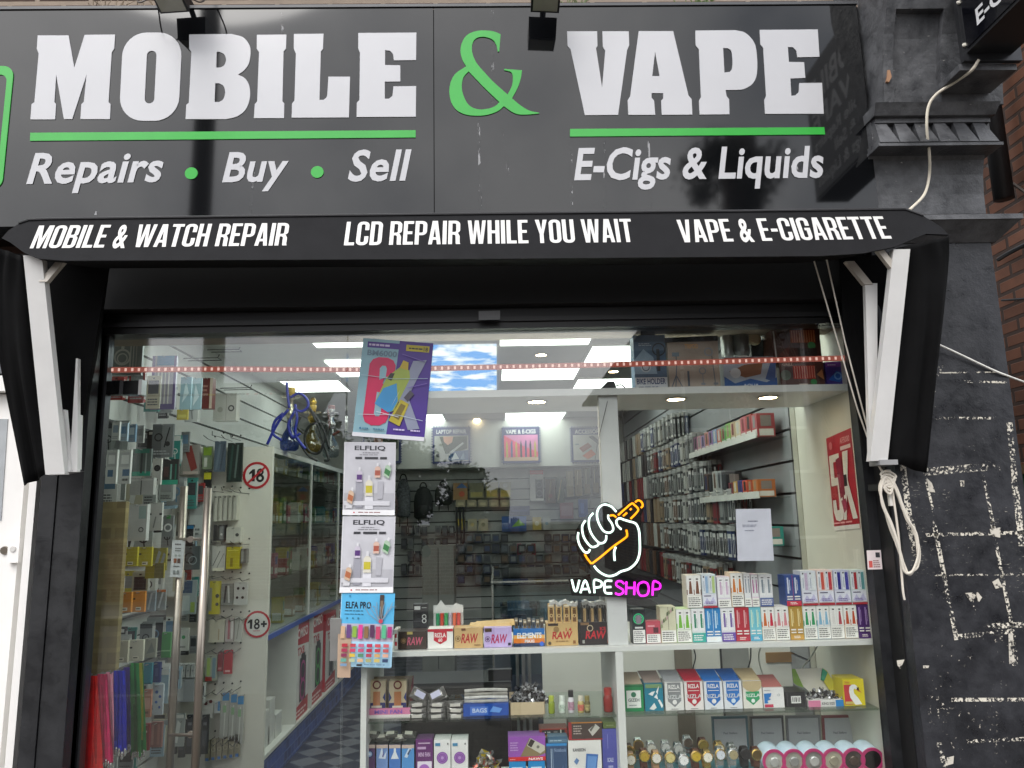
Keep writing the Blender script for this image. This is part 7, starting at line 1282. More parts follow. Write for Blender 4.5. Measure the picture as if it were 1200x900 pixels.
for si, z in enumerate([zmid + .004] + zsh):
    y = y0c + .05
    while y < y1c - .5:
        if rC.random() < (.55 if si == 0 else .95):
            nm, cc = rC.choice(palC); h = rC.uniform(.09, .17); wd = rC.uniform(.045, .08); x = xf_ - .06 - rC.uniform(0, .05)
            mb = MB(); mb.box(x - .07, x, y, y + wd, z + .001, z + h, K(cc, rough=.35)); prints(mb, (x, y, z), (0, wd, 0), (0, 0, h), [('r', .1, .1, .9, .35, '#d8d8d0'), ('r', .2, .5, .8, .85, rC.choice(palC)[1])]); prints(mb, (x - .07, y, z), (.07, 0, 0), (0, 0, h), [('r', .1, .1, .9, .4, '#ccccc4')])
            tag(mb.build('liquid_box'), nm + ' little box on the ' + ('bottom', 'second', 'third', 'top')[si] + ' shelf of the glass cabinet', 'box', 'little boxes in the left glass cabinet')
        y += rC.uniform(.085, .15)
# speaker boxes on the open base
def spk(y, wd, h, lab, ring, x=None):
    x = xf_ - .02 if x is None else x; mb = MB(); mb.box(x - .28, x, y, y + wd, zbs + .001, zbs + h, K('#b01f2c', rough=.35))
    it = [('r', 0, 0, 1, 1, '#d4d0cc'), ('p', [(0, .78), (1, .74), (1, 1), (0, 1)], '#b01f2c'), ('p', [(0, 0), (1, 0), (1, .18), (0, .12)], '#b01f2c'), ('t', 'OMISO', .14, .84, .9, .94, '#eadfdd'), ('t', 'TX8', .15, .66, .65, .74, '#b01f2c'), ('r', .34, .16, .80, .62, '#191a1c'), ('o', .57, .47, .14, .19, ring), ('o', .57, .28, .14, .20, ring), ('r', .42, .62, .72, .66, '#191a1c'), ('n', .05, .02, .9, .10, 2, '#e8c8c4')]
    prints(mb, (x, y, zbs + .001), (0, wd, 0), (0, 0, h), it); prints(mb, (x - .28, y, zbs + .001), (.28, 0, 0), (0, 0, h), [('r', .1, .1, .9, .6, '#d4d0cc'), ('t', 'OMISO', .1, .75, .9, .88, '#eadfdd')]); return tag(mb.build('speaker_box'), lab, 'box', 'red and white speaker boxes in the cabinet base')
spk(y0c + .72, .36, .60, 'red and white box picturing a speaker with magenta rings, nearest the window', '#a8327a')
spk(y0c + 1.16, .36, .62, 'red and white box picturing a speaker with green and red rings, second from the window', '#3fa048')
spk(y0c + 1.62, .36, .56, 'red and white speaker box third from the window', '#8a8a8c')
spk(y0c + 2.05, .36, .58, 'red and white speaker box fourth from the window', '#8a3a3c')
for k, (a_, b_, h_) in enumerate(((.10, .16, .10), (.24, .12, .16), (.10, .14, .10), (.38, .14, .13), (.26, .1, .08))):
    zz = zbs + .001 + (.101 if k == 2 else .161 if k == 4 else 0); mb = MB(); mb.box(xf_ - .18, xf_ - .04, y0c + a_, y0c + a_ + b_, zz, zz + h_, K('#bfc0bc', rough=.45)); prints(mb, (xf_ - .18, y0c + a_, zz), (.14, 0, 0), (0, 0, h_), [('r', .2, .3, .5, .6, '#55585a'), ('n', .1, .05, .9, .2, 1, '#888')])
    tag(mb.build('white_box'), ('low white box nearest the window in the cabinet base', 'tall white box second in the cabinet base', 'white box stacked on the low one in the cabinet base', 'white box beside the speaker boxes', 'small white box on top of the tall one in the cabinet base')[k], 'box')
# water pipes on the cabinet
def hookah(px, pyt, Y, lab, glass, stem, hose, hs, seed):
    c = at(px, 500, Y); c.z = pgz; H = Zp(px, pyt, Y) - pgz; t = thing('water_pipe', lab, 'water pipe', c)
    MB().lathe([(.04, 0), (.055, .015), (.06, .05), (.045, .10), (.022, .14), (.018, .22)], c, glassmat('pipe_glass_' + glass[1:], tuple(lin(glass)[:3]), .08, alpha=.12, col=tuple(lin(glass)[:3])), 20).build('base', t, smooth=True)
    MB().lathe([(.02, .20), (.034, .23), (.016, .26), (.012, .30), (.026, .33), (.012, .36), (.012, H * .72), (.024, H * .75), (.012, H * .78)], c, K(stem, rough=.25, metal=.7), 16).build('stem', t, smooth=True)
    MB().lathe([(.012, H * .78), (.022, H * .82), (.026, H * .90), (.022, H * .92)], c, K('#7a3a30' if seed == 2 else '#b8973a', rough=.4), 16).build('bowl', t, smooth=True)
    MB().lathe([(.055, H * .775), (.06, H * .78), (.055, H * .785)], c, K(stem, rough=.25, metal=.7), 20).build('tray', t)
    for pts in hs: MB().tube(bez([at(a, b, Y - .06) for a, b in pts], 7), .0085, K(hose, rough=.4), 8).build('hose', t, smooth=True)
    return t
hookah(340, 448, 1.75, 'water pipe with a blue hose on the glass cabinet', '#5a78b8', '#c8c0a8', '#1a2694', [[(336, 448), (337, 462), (339, 478)], [(340, 466), (350, 461), (359, 467), (361, 476), (354, 482), (344, 480)], [(346, 474), (348, 490), (346, 506), (350, 516), (358, 526)], [(338, 480), (328, 492), (320, 506), (313, 521)], [(332, 484), (322, 494), (320, 508), (330, 516)], [(345, 482), (338, 498), (343, 512), (352, 508)]], 1)
hookah(366, 470, 1.95, 'water pipe with a looped black hose on the glass cabinet', '#b8a860', '#b8973a', '#17181c', [[(362, 476), (368, 488), (375, 505), (380, 522), (385, 538), (380, 540)], [(364, 480), (373, 492), (381, 508), (386, 526)], [(374, 494), (362, 500), (357, 514), (362, 528), (373, 531), (380, 518), (384, 500), (376, 495)], [(348, 512), (353, 522), (362, 534), (372, 540)], [(352, 488), (348, 500), (356, 508)]], 1)
hookah(388, 470, 2.3, 'small water pipe with a brown bowl on the glass cabinet', '#a8b0b4', '#a8a8a8', '#5a2c24', [[(384, 480), (386, 496), (382, 508)], [(390, 510), (398, 505)]], 2)

# ------------------------------------------------------------------ right slat wall: phone cases and acrylic shelves
rR = random.Random(5); CASEC = [('black', '#232427'), ('charcoal', '#3a3c40'), ('grey', '#7f8180'), ('white', '#b9b9b4'), ('brown', '#5f4636'), ('navy', '#27345a'), ('red', '#7a2a2e'), ('tan', '#94806a')]
def case_mesh(cc, h):
    mb = MB(); mb.box(-.022, 0, 0, .085, 0, h, K(cc, rough=.35)); mb.box(-.023, .001, -.001, .086, h, h + .03, K('#a9aaa8', rough=.4)); prints(mb, (-.022, 0, 0), (.022, 0, 0), (0, 0, h), [('r', .25, .1, .75, .9, '#c9cac8' if lin(cc)[0] < .15 else '#4a4c4e'), ('r', .36, .2, .64, .7, cc)])
    prints(mb, (-.022, .085, 0), (0, -.085, 0), (0, 0, h), [('r', .1, .1, .9, .9, '#c8c9c7' if lin(cc)[0] < .15 else '#3a3c3e'), ('r', .2, .2, .8, .75, cc)])
    return mb
protoC = {}
rows = [(2.20, 2.6, 9), (1.99, 2.05, 11), (1.79, 1.85, 12), (1.59, 1.30, 13), (1.39, 1.35, 13), (1.16, 1.75, 10)]
rown = ['top', 'second', 'third', 'fourth', 'fifth', 'lowest']
RP_ = MB(); RPm = None
for ri, (zc_, y0_, nh) in enumerate(rows):
    for hk in range(nh):
        y = y0_ + hk * .15
        for s in range(4):
            nm, cc = rR.choice(CASEC[:4] if ri % 2 == 0 and rR.random() < .6 else CASEC); zz = zc_ - .085 + rR.uniform(-.006, .006); xx = XRW - .035 - s * .032 - rR.uniform(0, .004)
            if nm not in protoC:
                o = case_mesh(cc, .16).build('phone_case', origin=(0, 0, 0)); protoC[nm] = o
            else:
                o = protoC[nm].copy(); COL.objects.link(o)
            o.location = (xx, y, zz); o.rotation_euler = (0, 0, rR.uniform(-.05, .05)); tag(o, nm + ' phone case in the ' + rown[ri] + ' row hung on the right slat wall', 'phone case', 'phone cases hung on the right slat wall')
    rod = MB(); rod.tube([(XRW - .02, 0, 0), (XRW - .18, 0, 0), (XRW - .19, 0, .015)], .0025, K('#9a9a98', rough=.3, metal=.7), 5)
    for hk in range(nh):
        if RPm is None: RPm = rod.build('case_hook', origin=(0, 0, 0)); o = RPm
        else: o = RPm.copy(); COL.objects.link(o)
        o.location = (0, y0_ + hk * .15 + .045, zc_ + .09); tag(o, 'thin steel hook holding phone cases on the right slat wall', 'hook', 'steel hooks on the right slat wall')
mb = MB()
for ri, (zc_, y0_, nh) in enumerate(rows):
    y = y0_ + nh * .15
    while y < YB - .4:
        for s in range(3):
            xx = XRW - .04 - s * .04; zz = zc_ - .085; mb.box(xx - .03, xx, y, y + .085, zz, zz + .19, K(rR.choice(CASEC)[1], rough=.35))
        y += .15
o = mb.build('phone_cases'); o['kind'] = 'stuff'; tag(o, 'far rows of phone cases at the back of the right slat wall', 'phone cases')
ACR = glassmat('acrylic', (.93, .95, .95), .05)
def rshelf(y0, y1, z, lab, d=.17):
    t = thing('acrylic_shelf', lab, 'shelf', (XRW - d / 2, (y0 + y1) / 2, z)); MB().box(XRW - d, XRW - .021, y0, y1, z - .006, z, ACR).build('board', t)
    MB().box(XRW - d - .004, XRW - d - .0005, y0, y1, z - .006, z + .028, K('#c9c9c4', rough=.3)).build('price_lip', t); return t
def rgoods(y0, y1, z, h, cols, lab, grp, name='vape_carton', d=.15, lean=0.0):
    n = len(cols); st = (y1 - y0) / n
    for k, (nm, cc) in enumerate(cols):
        y = y0 + k * st; x = XRW - d; hh = h * rR.uniform(.94, 1.04); mb = MB(); mb.box(x, x + .09, y + .002, y + st - .004, z + .001, z + hh, K(cc, rough=.35))
        prints(mb, (x, y + st - .004, z + .001), (0, -(st - .006), 0), (0, 0, hh), [('r', .08, .06, .92, .34, '#d4d2cc'), ('r', .3, .42, .7, .92, rR.choice(CASEC)[1]), ('n', .14, .1, .86, .3, 2, '#8a8884')]); prints(mb, (x, y + .002, z + .001), (.09, 0, 0), (0, 0, hh), [('r', .1, .06, .9, .34, '#d4d2cc'), ('r', .2, .45, .8, .9, '#8a7f7a')])
        tag(mb.build(name), lab % nm, 'vape box', grp)
zs1 = atX(905, 505.5, XRW - .17).z; zs2 = atX(905, 581, XRW - .17).z; zs3 = atX(915, 642, XRW - .17).z
rshelf(.76, 2.1, zs1, 'upper acrylic shelf of vape boxes on the right slat wall')
rgoods(.80, 2.05, zs1, .125, [('dusty red', '#a8444a'), ('brick red', '#a04038'), ('rose', '#b8606a'), ('cream', '#c8b89a'), ('sand', '#b8a080'), ('lime', '#7ab050'), ('green', '#5a9a5a'), ('coral', '#b8604a'), ('sky', '#7a94b8'), ('violet', '#8a6a9a'), ('salmon', '#b87a70'), ('lilac', '#9a84a8'), ('blush', '#b88a90'), ('plum', '#7a4a6a')], '%s vape box on the upper acrylic shelf of the right wall', 'vape boxes on the upper acrylic shelf')
rshelf(.78, 1.9, zs2, 'middle acrylic shelf of coloured packs on the right slat wall')
rgoods(.86, 1.35, zs2, .095, [('amber', '#b86a34'), ('rust', '#a8482c'), ('vermilion', '#c0503a'), ('indigo', '#44407c'), ('ochre', '#b8904a'), ('maroon', '#7a2a34')], '%s pack on the middle acrylic shelf of the right wall', 'packs on the middle acrylic shelf')
rgoods(1.38, 1.86, zs2, .17, [('black', '#232427'), ('silver', '#8f9192'), ('pale grey', '#a8a9a6'), ('jet black', '#17181a'), ('brown', '#5a4438')], '%s tall box on the middle acrylic shelf of the right wall', 'packs on the middle acrylic shelf')
rshelf(.76, 1.0, zs3, 'lower acrylic shelf with a teal pack behind the white notice')
rgoods(.80, .98, zs3, .09, [('teal', '#2a8a80')], '%s pack leaning on the lower acrylic shelf of the right wall', 'packs on the lower acrylic shelf')

# ------------------------------------------------------------------ back of the shop
YG = YB - .06
def sgn(px0, py0, px1, py1, word, pic, lab):
    Y = YB - .40; x0, x1, z0, zt = rect(px0, py0, px1, py1, Y); t = thing('hanging_sign', lab, 'sign', ((x0 + x1) / 2, Y, z0), 'framed picture signs on the bulkhead')
    mb = MB(); mb.box(x0, x1, Y, Y + .03, z0, zt, K('#2c3568', rough=.4)); prints(mb, (x0, Y, z0), (x1 - x0, 0, 0), (0, 0, zt - z0), [('t', word, .10, .82, .90, .93, '#d8d8d8')]); mb.build('board', t)
    mb = MB(); prints(mb, (x0, Y, z0), (x1 - x0, 0, 0), (0, 0, zt - z0), pic, lift0=.002); mb.build('picture', t)
    mb = MB()
    for k in range(14):
        f = (k + .5) / 14
        for cx_, cz_ in ((x0 - .008, z0 + (zt - z0) * f), (x1 + .008, z0 + (zt - z0) * f), (x0 + (x1 - x0) * f, z0 - .008), (x0 + (x1 - x0) * f, zt + .008)): mb.box(cx_ - .006, cx_ + .006, Y + .005, Y + .012, cz_ - .006, cz_ + .006, K('#3a4478', rough=.4))
    s = mb.build('edge_studs', t)
LAP = [('r', .05, .06, .95, .76, '#a9aaa4'), ('p', [(.18, .74), (.92, .74), (.92, .40), (.60, .30), (.34, .26)], '#34402c'), ('p', [(.28, .74), (.55, .74), (.52, .58), (.40, .50), (.30, .60)], '#c8947a'), ('p', [(.40, .12), (.5, .32), (.95, .36), (.95, .08), (.45, .07)], '#3f5f8a'), ('p', [(.44, .30), (.80, .58), (.84, .54), (.50, .27)], '#b8bab8'), ('c', .14, .22, .05, '#55585a'), ('p', [(.5, .1), (.6, .3), (.7, .12)], '#c8d0d4'), ('p', [(.72, .1), (.82, .3), (.86, .1)], '#8aa0b8')]
VAP = [('r', .05, .06, .95, .78, '#d8486a'), ('p', [(.05, .78), (.95, .78), (.95, .3), (.5, .5)], '#c87aa8'), ('r', .05, .06, .95, .16, '#c8a48a')] + [('p', [(.10 + .125 * k, .16), (.15 + .125 * k, .16), (.15 + .125 * k, .5 + .1 * (k % 3 == 1)), (.125 + .125 * k, .64), (.10 + .125 * k, .5)], ('#b8a030', '#3a4a80', '#b8984a', '#2a2c3a', '#3a3a6a', '#201c28', '#b8a038')[k]) for k in range(7)]
ACC = [('r', .05, .06, .95, .78, '#b9b7b2'), ('p', [(.20, .40), (.44, .56), (.54, .44), (.30, .28)], '#8a4a34'), ('p', [(.28, .18), (.52, .36), (.64, .22), (.42, .08)], '#c8683a'), ('p', [(.46, .72), (.56, .76), (.92, .46), (.84, .38)], '#2c3034'), ('c', .86, .2, .1, '#2c3034'), ('r', .1, .5, .2, .53, '#6a7a88')]
sgn(507, 500.5, 551, 543, 'LAPTOP REPAIR', LAP, 'navy framed sign with a laptop repair picture'); sgn(588.5, 500.5, 632.5, 542.5, 'VAPE & E-CIGS', VAP, 'navy framed sign with vape pens on pink'); sgn(669.5, 500.5, 714, 541.5, 'ACCESSORIES', ACC, 'navy framed sign with phone accessories beside the white post'); sgn(425, 500.5, 469.5, 543, 'PHONE REPAIR', LAP[:3], 'navy framed sign mostly hidden behind the upper grey poster')
def backpack(px, py0, py1, w_, lab, col, var):
    Y = YG - .16; r = w_ * (3 + Y) / F / 2; zt = Zp(px, py0, Y); zb = Zp(px, py1, Y); x = X(px, (py0 + py1) / 2, Y); H = zt - zb; t = thing('backpack', lab, 'backpack', (x, Y, zb), 'backpacks hung on the back wall')
    ell = (V((1, 0, 0)), V((0, .55, 0)), V((0, 0, 1))); MB().lathe([(r * .72, 0), (r * .98, H * .06), (r, H * .45), (r * .92, H * .7), (r * .66, H * .9), (r * .3, H * .98), (.01, H)], (x, Y, zb), K(col, rough=.7, var=var, scale=45), 18, ell).build('bag', t, smooth=True)
    MB().lathe([(r * .55, H * .08), (r * .72, H * .12), (r * .70, H * .40), (r * .5, H * .45)], (x, Y - r * .2, zb), K(col, rough=.6, var=var * .8, scale=60), 14, ell).build('pocket', t, smooth=True)
    MB().tube(bez([(x - .04, Y, zb + H * .97), (x - .02, Y, zb + H * 1.1), (x + .02, Y, zb + H * 1.1), (x + .04, Y, zb + H * .97)], 5), .008, K('#141416', rough=.7), 6).build('handle', t)
    for s in (-1, 1): MB().tube([(x + s * r * .5, Y + .05, zb + H * .1), (x + s * r * .55, Y + .05, zb - H * .25)], .006, K('#141416', rough=.7), 5).build('strap', t)
backpack(472.5, 561, 606, 17, 'grey patterned backpack beside the grey posters', '#55585c', .6); backpack(496, 570, 608, 22, 'black backpack hung in the middle of three', '#1a1c1e', .3); backpack(519.5, 567, 592, 20, 'small round black backpack hung right of the others', '#121315', .2)
def bgood(r, lab, col, items=(), cat='packet', name='wall_pack', dep=.05, Y=None): return carton(name, lab, cat, r, YG - .1 if Y is None else Y, dep, col, items, 'goods hung on the back wall')
bgood((531, 566, 548, 586), 'orange pack with a blue top on the back wall', '#a8804a', [('p', [(.2, .7), (.6, 1), (1, .7)], '#2f6ab0'), ('c', .6, .35, .2, '#c8542c')]); bgood((550, 566, 567, 584), 'dull yellow grey pack on the back wall', '#7f7c5a', [('r', .1, .1, .9, .4, '#b0a458')])
bgood((569, 565, 584, 584), 'yellow pack on the back wall next to another yellow pack', '#8a8458', [('r', .1, .1, .9, .5, '#c0a838')]); bgood((585.5, 565, 599, 584), 'yellow pack on the back wall at the right end of its row', '#8c8660', [('r', .1, .1, .9, .5, '#c8ae3a'), ('c', .5, .8, .2, '#b0b0a0')])
for k in range(5): bgood((534 + k * 13, 585.5, 545.5 + k * 13, 594), 'small beige pack in the second row on the back wall', '#9c9276', [('r', .2, .2, .8, .6, '#c4b890')])
bgood((536, 608, 545, 621), 'small yellow pack low on the back wall', '#b8a038'); bgood((548, 608, 559, 622), 'beige pack left of its twin low on the back wall', '#a9a184', [('c', .5, .5, .2, '#c8b070')]); bgood((560.5, 608, 572, 622), 'beige pack right of its twin low on the back wall', '#b0a88c', [('c', .5, .5, .2, '#8a8a6a')])
bgood((588, 605, 617, 623), 'blue and green box low on the back wall', '#2f5a9a', [('p', [(.4, .3), (.7, .8), (.95, .4)], '#6aa83a'), ('r', 0, 0, 1, .2, '#234478')]); bgood((597, 593, 621, 604), 'navy flat box above the blue and green box', '#232f58', [('r', .1, .4, .9, .6, '#3a4a7a')])
bgood((624, 606, 634.5, 621), 'yellow and white pack low on the back wall', '#b09a48', [('c', .5, .5, .25, '#d8d0b0')]); bgood((636, 606, 645.5, 621), 'white pack low on the back wall at the right', '#a9aaa4', [('c', .5, .5, .2, '#6a8a9a')])
bgood((621, 551, 637, 587), 'speaker box with a red header on the back wall', '#c2c0bc', [('r', 0, .86, 1, 1, '#b0242c'), ('r', .4, .08, .95, .70, '#1c1d1f'), ('o', .68, .52, .16, .22, '#6a6c6e'), ('o', .68, .24, .18, .24, '#6a6c6e')], 'box', 'speaker_box', .12)
bgood((639, 561, 651, 590), 'brown patterned bag on the back wall', '#5a4434', [('l', [(.3, .1), (.6, .9)], .15, '#8a7a5a'), ('c', .5, .3, .2, '#7a3a30')], 'bag', 'hanging_bag'); bgood((652, 559, 661, 589), 'green brown bag on the back wall', '#3f4834', [('l', [(.2, .1), (.7, .9)], .15, '#a89a70')], 'bag', 'hanging_bag')
for k in range(4): bgood((664 + k * 10, 552 - k * 2, 672 + k * 10, 582 - k), ('pale', 'sand', 'olive', 'dark')[k] + ' hanging bag right of the brown bags on the back wall', ('#a89f84', '#94815c', '#5f6044', '#4a4034')[k], [('l', [(.3, .1), (.4, .95)], .1, '#d0c8a8'), ('r', .1, .05, .9, .4, '#7a6a48')], 'bag', 'hanging_bag')
bgood((656, 589, 672, 608), 'pink brown box on the back wall under the hanging bags', '#7a4a50', [('r', .1, .2, .9, .8, '#8f7078')], 'box'); bgood((678, 585, 689, 606), 'blue box on the back wall under the hanging bags', '#2c4a8a', [('r', .2, .2, .6, .8, '#4a6ab0')], 'box')
for k in range(6): bgood((595 + k * 5.6, 637, 599.8 + k * 5.6, 651), ('white', 'black', 'pink', 'grey', 'white', 'red')[k] + ' phone pack hung in a row above the glass counter' + (' beside a grey one' if k == 4 else ''), ('#b8b8b8', '#232426', '#a85a70', '#7a7c80', '#c0c0be', '#8a2c34')[k], [('r', .2, .2, .8, .8, '#34363a')])
for k in range(3): 
    c = at(535 + k * 4, 615, YG - .1); mb = MB(); mb.tube([(c.x, YG - .1, Zp(535, 594, YG - .1)), (c.x + .01, YG - .1, Zp(535, 637, YG - .1))], .012, K('#1c1d22', rough=.4), 8); tag(mb.build('selfie_stick'), 'dark selfie stick hung upright on the back wall', 'selfie stick', 'dark sticks on the back wall')
# filler rows left part of back wall
for k in range(9):
    for j in range(4): bgood((470 + k * 8.0, 616 + j * 15, 476.5 + k * 8.0, 628 + j * 15), ('dim', 'dark', 'pale')[(k + j) % 3] + ' small pack hung in row ' + ('one', 'two', 'three', 'four')[j] + ' under the backpacks', ('#3a3d40', '#24262a', '#6a6c6a')[(k + j) % 3], [('r', .2, .3, .8, .8, ('#5a5d60', '#44484c', '#8a8c8a')[(k * 2 + j) % 3])]) if (k + j * 2) % 5 != 4 else None
for k in range(16):
    for j in range(5): bgood((536 + k * 10.2, 626 + j * 12, 544.5 + k * 10.2, 636 + j * 12), ('black', 'slate', 'brown', 'grey', 'navy')[(k * 2 + j) % 5] + ' small pack in rack row ' + ('one', 'two', 'three', 'four', 'five')[j] + ' behind the glass counter', ('#1c1e20', '#3a4048', '#3f332a', '#55585a', '#222c44')[(k * 2 + j) % 5], [('r', .15, .2, .85, .8, ('#44484c', '#5f666c', '#6a5846', '#7a7c7c', '#3a4a6a')[(k + j) % 5])], Y=YG - .14) if (k * 3 + j) % 7 and not (j == 0 and 5 < k < 10) else None
# grey cupboard and glass counter
cp = thing('cupboard', 'plain pale grey cupboard behind the counter', 'cupboard', (X(513, 700, 4.6), 4.7, FLOOR)); MB().box(X(495, 680, 4.5), X(532, 680, 4.5), 4.5, 4.9, FLOOR, Zp(513, 640, 4.5), K('#6d706a', rough=.5)).build('carcass', cp); MB().box(X(513.5, 680, 4.49) - .004, X(513.5, 680, 4.49) + .004, 4.494, 4.499, FLOOR + .1, Zp(513, 642, 4.5), K('#3a3c3c')).build('door_gap', cp)
gc = thing('glass_counter', 'glass shop counter with steel edges behind the display', 'counter', (X(640, 720, 2.2), 2.5, FLOOR)); gx0, gx1 = X(577, 690, 2.0), X(706, 720, 2.0); gz = Zp(600, 683, 2.0)
CGL = glassmat('counter_glass', (.75, .82, .84), .06); ALU = K('#b8b8b4', rough=.25, metal=.8)
MB().box(gx0, gx1, 2.0, 3.6, gz - .01, gz, CGL).build('top_glass', gc); MB().box(gx0, gx0 + .008, 2.02, 3.58, FLOOR + .5, gz - .012, CGL).build('side_glass', gc); MB().box(gx0 + .01, gx1, 2.02, 2.028, FLOOR + .5, gz - .012, CGL).build('front_glass', gc)
MB().box(gx0, gx1, 2.02, 3.58, FLOOR, FLOOR + .5, K('#2c3442', rough=.4)).build('base_cabinet', gc)
for xx, yy in ((gx0, 2.0), (gx0, 2.55), (gx0, 3.1), (gx0 + .0, 3.58), (gx1 - .012, 2.0)): MB().box(xx - .006, xx + .006, yy, yy + .012, FLOOR + .5, gz - .012, ALU).build('corner_post', gc)
mb = MB(); mb.box(gx0 - .008, gx0 + .004, 2.0, 3.6, gz + .001, gz + .012, ALU); mb.build('top_edge', gc); mb = MB(); mb.box(gx0, gx1, 1.994, 2.004, gz + .001, gz + .012, ALU); mb.build('top_edge', gc)
MB().box(gx0 + .05, gx1 - .05, 2.1, 3.5, FLOOR + .78, FLOOR + .788, CGL).build('inner_shelf', gc)
for k in range(6):
    mb = MB(); x = gx0 + .1 + (k % 3) * .24; y = 2.25 + (k // 3) * .5; mb.box(x, x + .16, y, y + .12, FLOOR + .789, FLOOR + .86, K(('#3a4a5c', '#7a8a98', '#24262c', '#5f6f84', '#8f9498', '#2c3a52')[k], rough=.4)); tag(mb.build('gadget_box'), ('slate', 'silver blue', 'black', 'steel blue', 'grey', 'navy')[k] + ' gadget box inside the glass counter', 'box')
# tripod stand poles between counter and shelves
tp_ = thing('pole_stand', 'dark stand of upright poles behind the blue bag tray', 'stand', at(616, 860, .7))
for px in (606, 613, 620): c0, c1 = at(px, 765, .7), at(px, 900, .7); MB().tube([(c0.x, .7, c0.z), (c0.x, .7, FLOOR)], .008, K('#8a8c8e', rough=.3, metal=.6), 8).build('pole', tp_)
c = at(585, 790, .72); MB().box(c.x - .05, c.x + .06, .72, .76, c.z - .03, c.z + .02, K('#232427')).build('clamp', tp_)
MB().box(X(600, 880, .8), X(632, 880, .8), .8, .95, FLOOR, Zp(616, 842, .8), K('#141518')).build('base_box', tp_)
mb = MB(); mb.box(X(470, 860, .95), X(600, 860, .95), .95, 1.25, FLOOR, Zp(540, 800, .95), K('#232526', rough=.4)); tag(mb.build('storage_cabinet'), 'low grey cabinet on the floor behind the display shelves', 'cabinet')
# ------------------------------------------------------------------ across the street (seen in the reflections)
DB = brickmat('dark_brick', '#3a211b', '#2c1915', '#5a4a42', 'xz', 1.0, .012, .225, .075)
lw = thing('low_wall', 'low dark brick garden wall across the street', 'wall', (-3, -14, 0)); MB().box(-30, 2.0, -14.3, -14.0, 0, 1.35, brickmat('garden_brick', '#7c4a3a', '#633a2e', '#a09488', 'xz')).build('wall', lw); MB().box(-30, 2.0, -14.36, -13.94, 1.35, 1.43, K('#5a5650', rough=.8)).build('coping', lw)
hs_ = thing('brick_house', 'dark brick house with a slate gable roof across the street', 'house', (8, -17, 0))
MB().box(3.4, 14, -22, -14.0, 0, 5.4, DB).build('wall', hs_)
mb = MB(); mb.slab([(2.9, -13.7, 5.2), (14.4, -13.7, 5.2), (14.4, -18, 9.0), (6.0, -18, 9.0)], (0, -.1, .08), K('#2c2e32', rough=.7)); mb.slab([(14.4, -22.3, 5.2), (2.9, -22.3, 5.2), (6.0, -18, 9.0), (14.4, -18, 9.0)], (0, .1, .08), K('#2c2e32', rough=.7)); mb.slab([(2.9, -22.3, 5.2), (2.9, -13.7, 5.2), (6.0, -18, 9.0)], (.1, 0, .08), K('#2c2e32', rough=.7)); r_ = mb.build('roof', hs_)
MB().box(6.3, 7.1, -17.2, -16.4, 7.5, 11.6, DB).build('chimney', r_)
for k in range(4):
    for z in (1.0, 3.4):
        x = 4.2 + k * 2.3; f = MB().box(x, x + 1.1, -13.99, -13.95, z, z + 1.5, K('#c8c6c0', rough=.4)).build('window', hs_); MB().box(x + .07, x + 1.03, -13.949, -13.94, z + .07, z + 1.43, K('#20242a', rough=.08)).build('pane', f)
h2 = thing('terrace_house', 'plain dark brick terrace behind the low wall, far left across the street', 'house', (-12, -19, 0)); MB().box(-22, -5.2, -24, -19, 0, 4.4, DB).build('wall', h2); mb = MB(); mb.slab([(-22, -18.7, 4.35), (-5.0, -18.7, 4.35), (-5.0, -21.5, 6.0), (-22, -21.5, 6.0)], (0, -.1, .08), K('#2c2e32', rough=.7)); mb.build('roof', h2)
lp = thing('lamp_post', 'dark steel lamp post at the kerb', 'lamp post', (-2.55, -3.9, 0)); MB().lathe([(.14, 0), (.14, .9), (.1, 1.0), (.085, 7.8)], (-2.55, -3.9, 0), K('#17181a', rough=.5), 16).build('column', lp, smooth=True); MB().tube([(-2.55, -3.9, 7.7), (-2.55, -4.3, 8.1), (-2.55, -5.2, 8.2)], .05, K('#17181a'), 8).build('arm', lp); MB().box(-2.7, -2.4, -5.7, -5.1, 8.12, 8.26, K('#2a2b2d', rough=.4)).build('lantern', lp)
def tree(x, y, h, r, lab, seed, hex_='#33421f'):
    rr = random.Random(seed); t = thing('tree', lab, 'tree', (x, y, 0), 'trees across the street'); mb = MB(); mb.tube(bez([(x, y, 0), (x + .08, y, h * .3), (x - .05, y + .1, h * .6), (x + .1, y, h * .9)], 5), [.17 - .14 * i / 15 for i in range(16)], K('#3a2f26', rough=.9, bump=.5), 8)
    for k in range(9):
        a = rr.uniform(0, 6.28); z0 = h * rr.uniform(.35, .7); mb.tube([(x, y, z0), (x + math.cos(a) * r * .5, y + math.sin(a) * r * .5, z0 + h * .15), (x + math.cos(a) * r * .85, y + math.sin(a) * r * .85, z0 + h * .22)], [.06, .035, .012], K('#3a2f26', rough=.9), 5)
    mb.build('trunk', t); mb = MB(); cl = [(V((rr.gauss(0, .45), rr.gauss(0, .45), rr.uniform(-.45, .5))), rr.uniform(.25, .5)) for _ in range(30)]
    for c, s in cl:
        C0 = V((x + c.x * r, y + c.y * r, h * .68 + c.z * h * .6))
        for _ in range(240):
            p = C0 + V((rr.gauss(0, 1), rr.gauss(0, 1), rr.gauss(0, 1))) * (s * r * .40); a = V((rr.gauss(0, 1), rr.gauss(0, 1), rr.gauss(0, .6))).normalized() * .075; b = a.cross(V((rr.gauss(0, 1), rr.gauss(0, 1), rr.gauss(0, 1)))).normalized() * .045
            mb.poly([p - a, p + b, p + a, p - b], K(hex_, rough=.6, var=.35, scale=2))
    mb.build('crown', t)
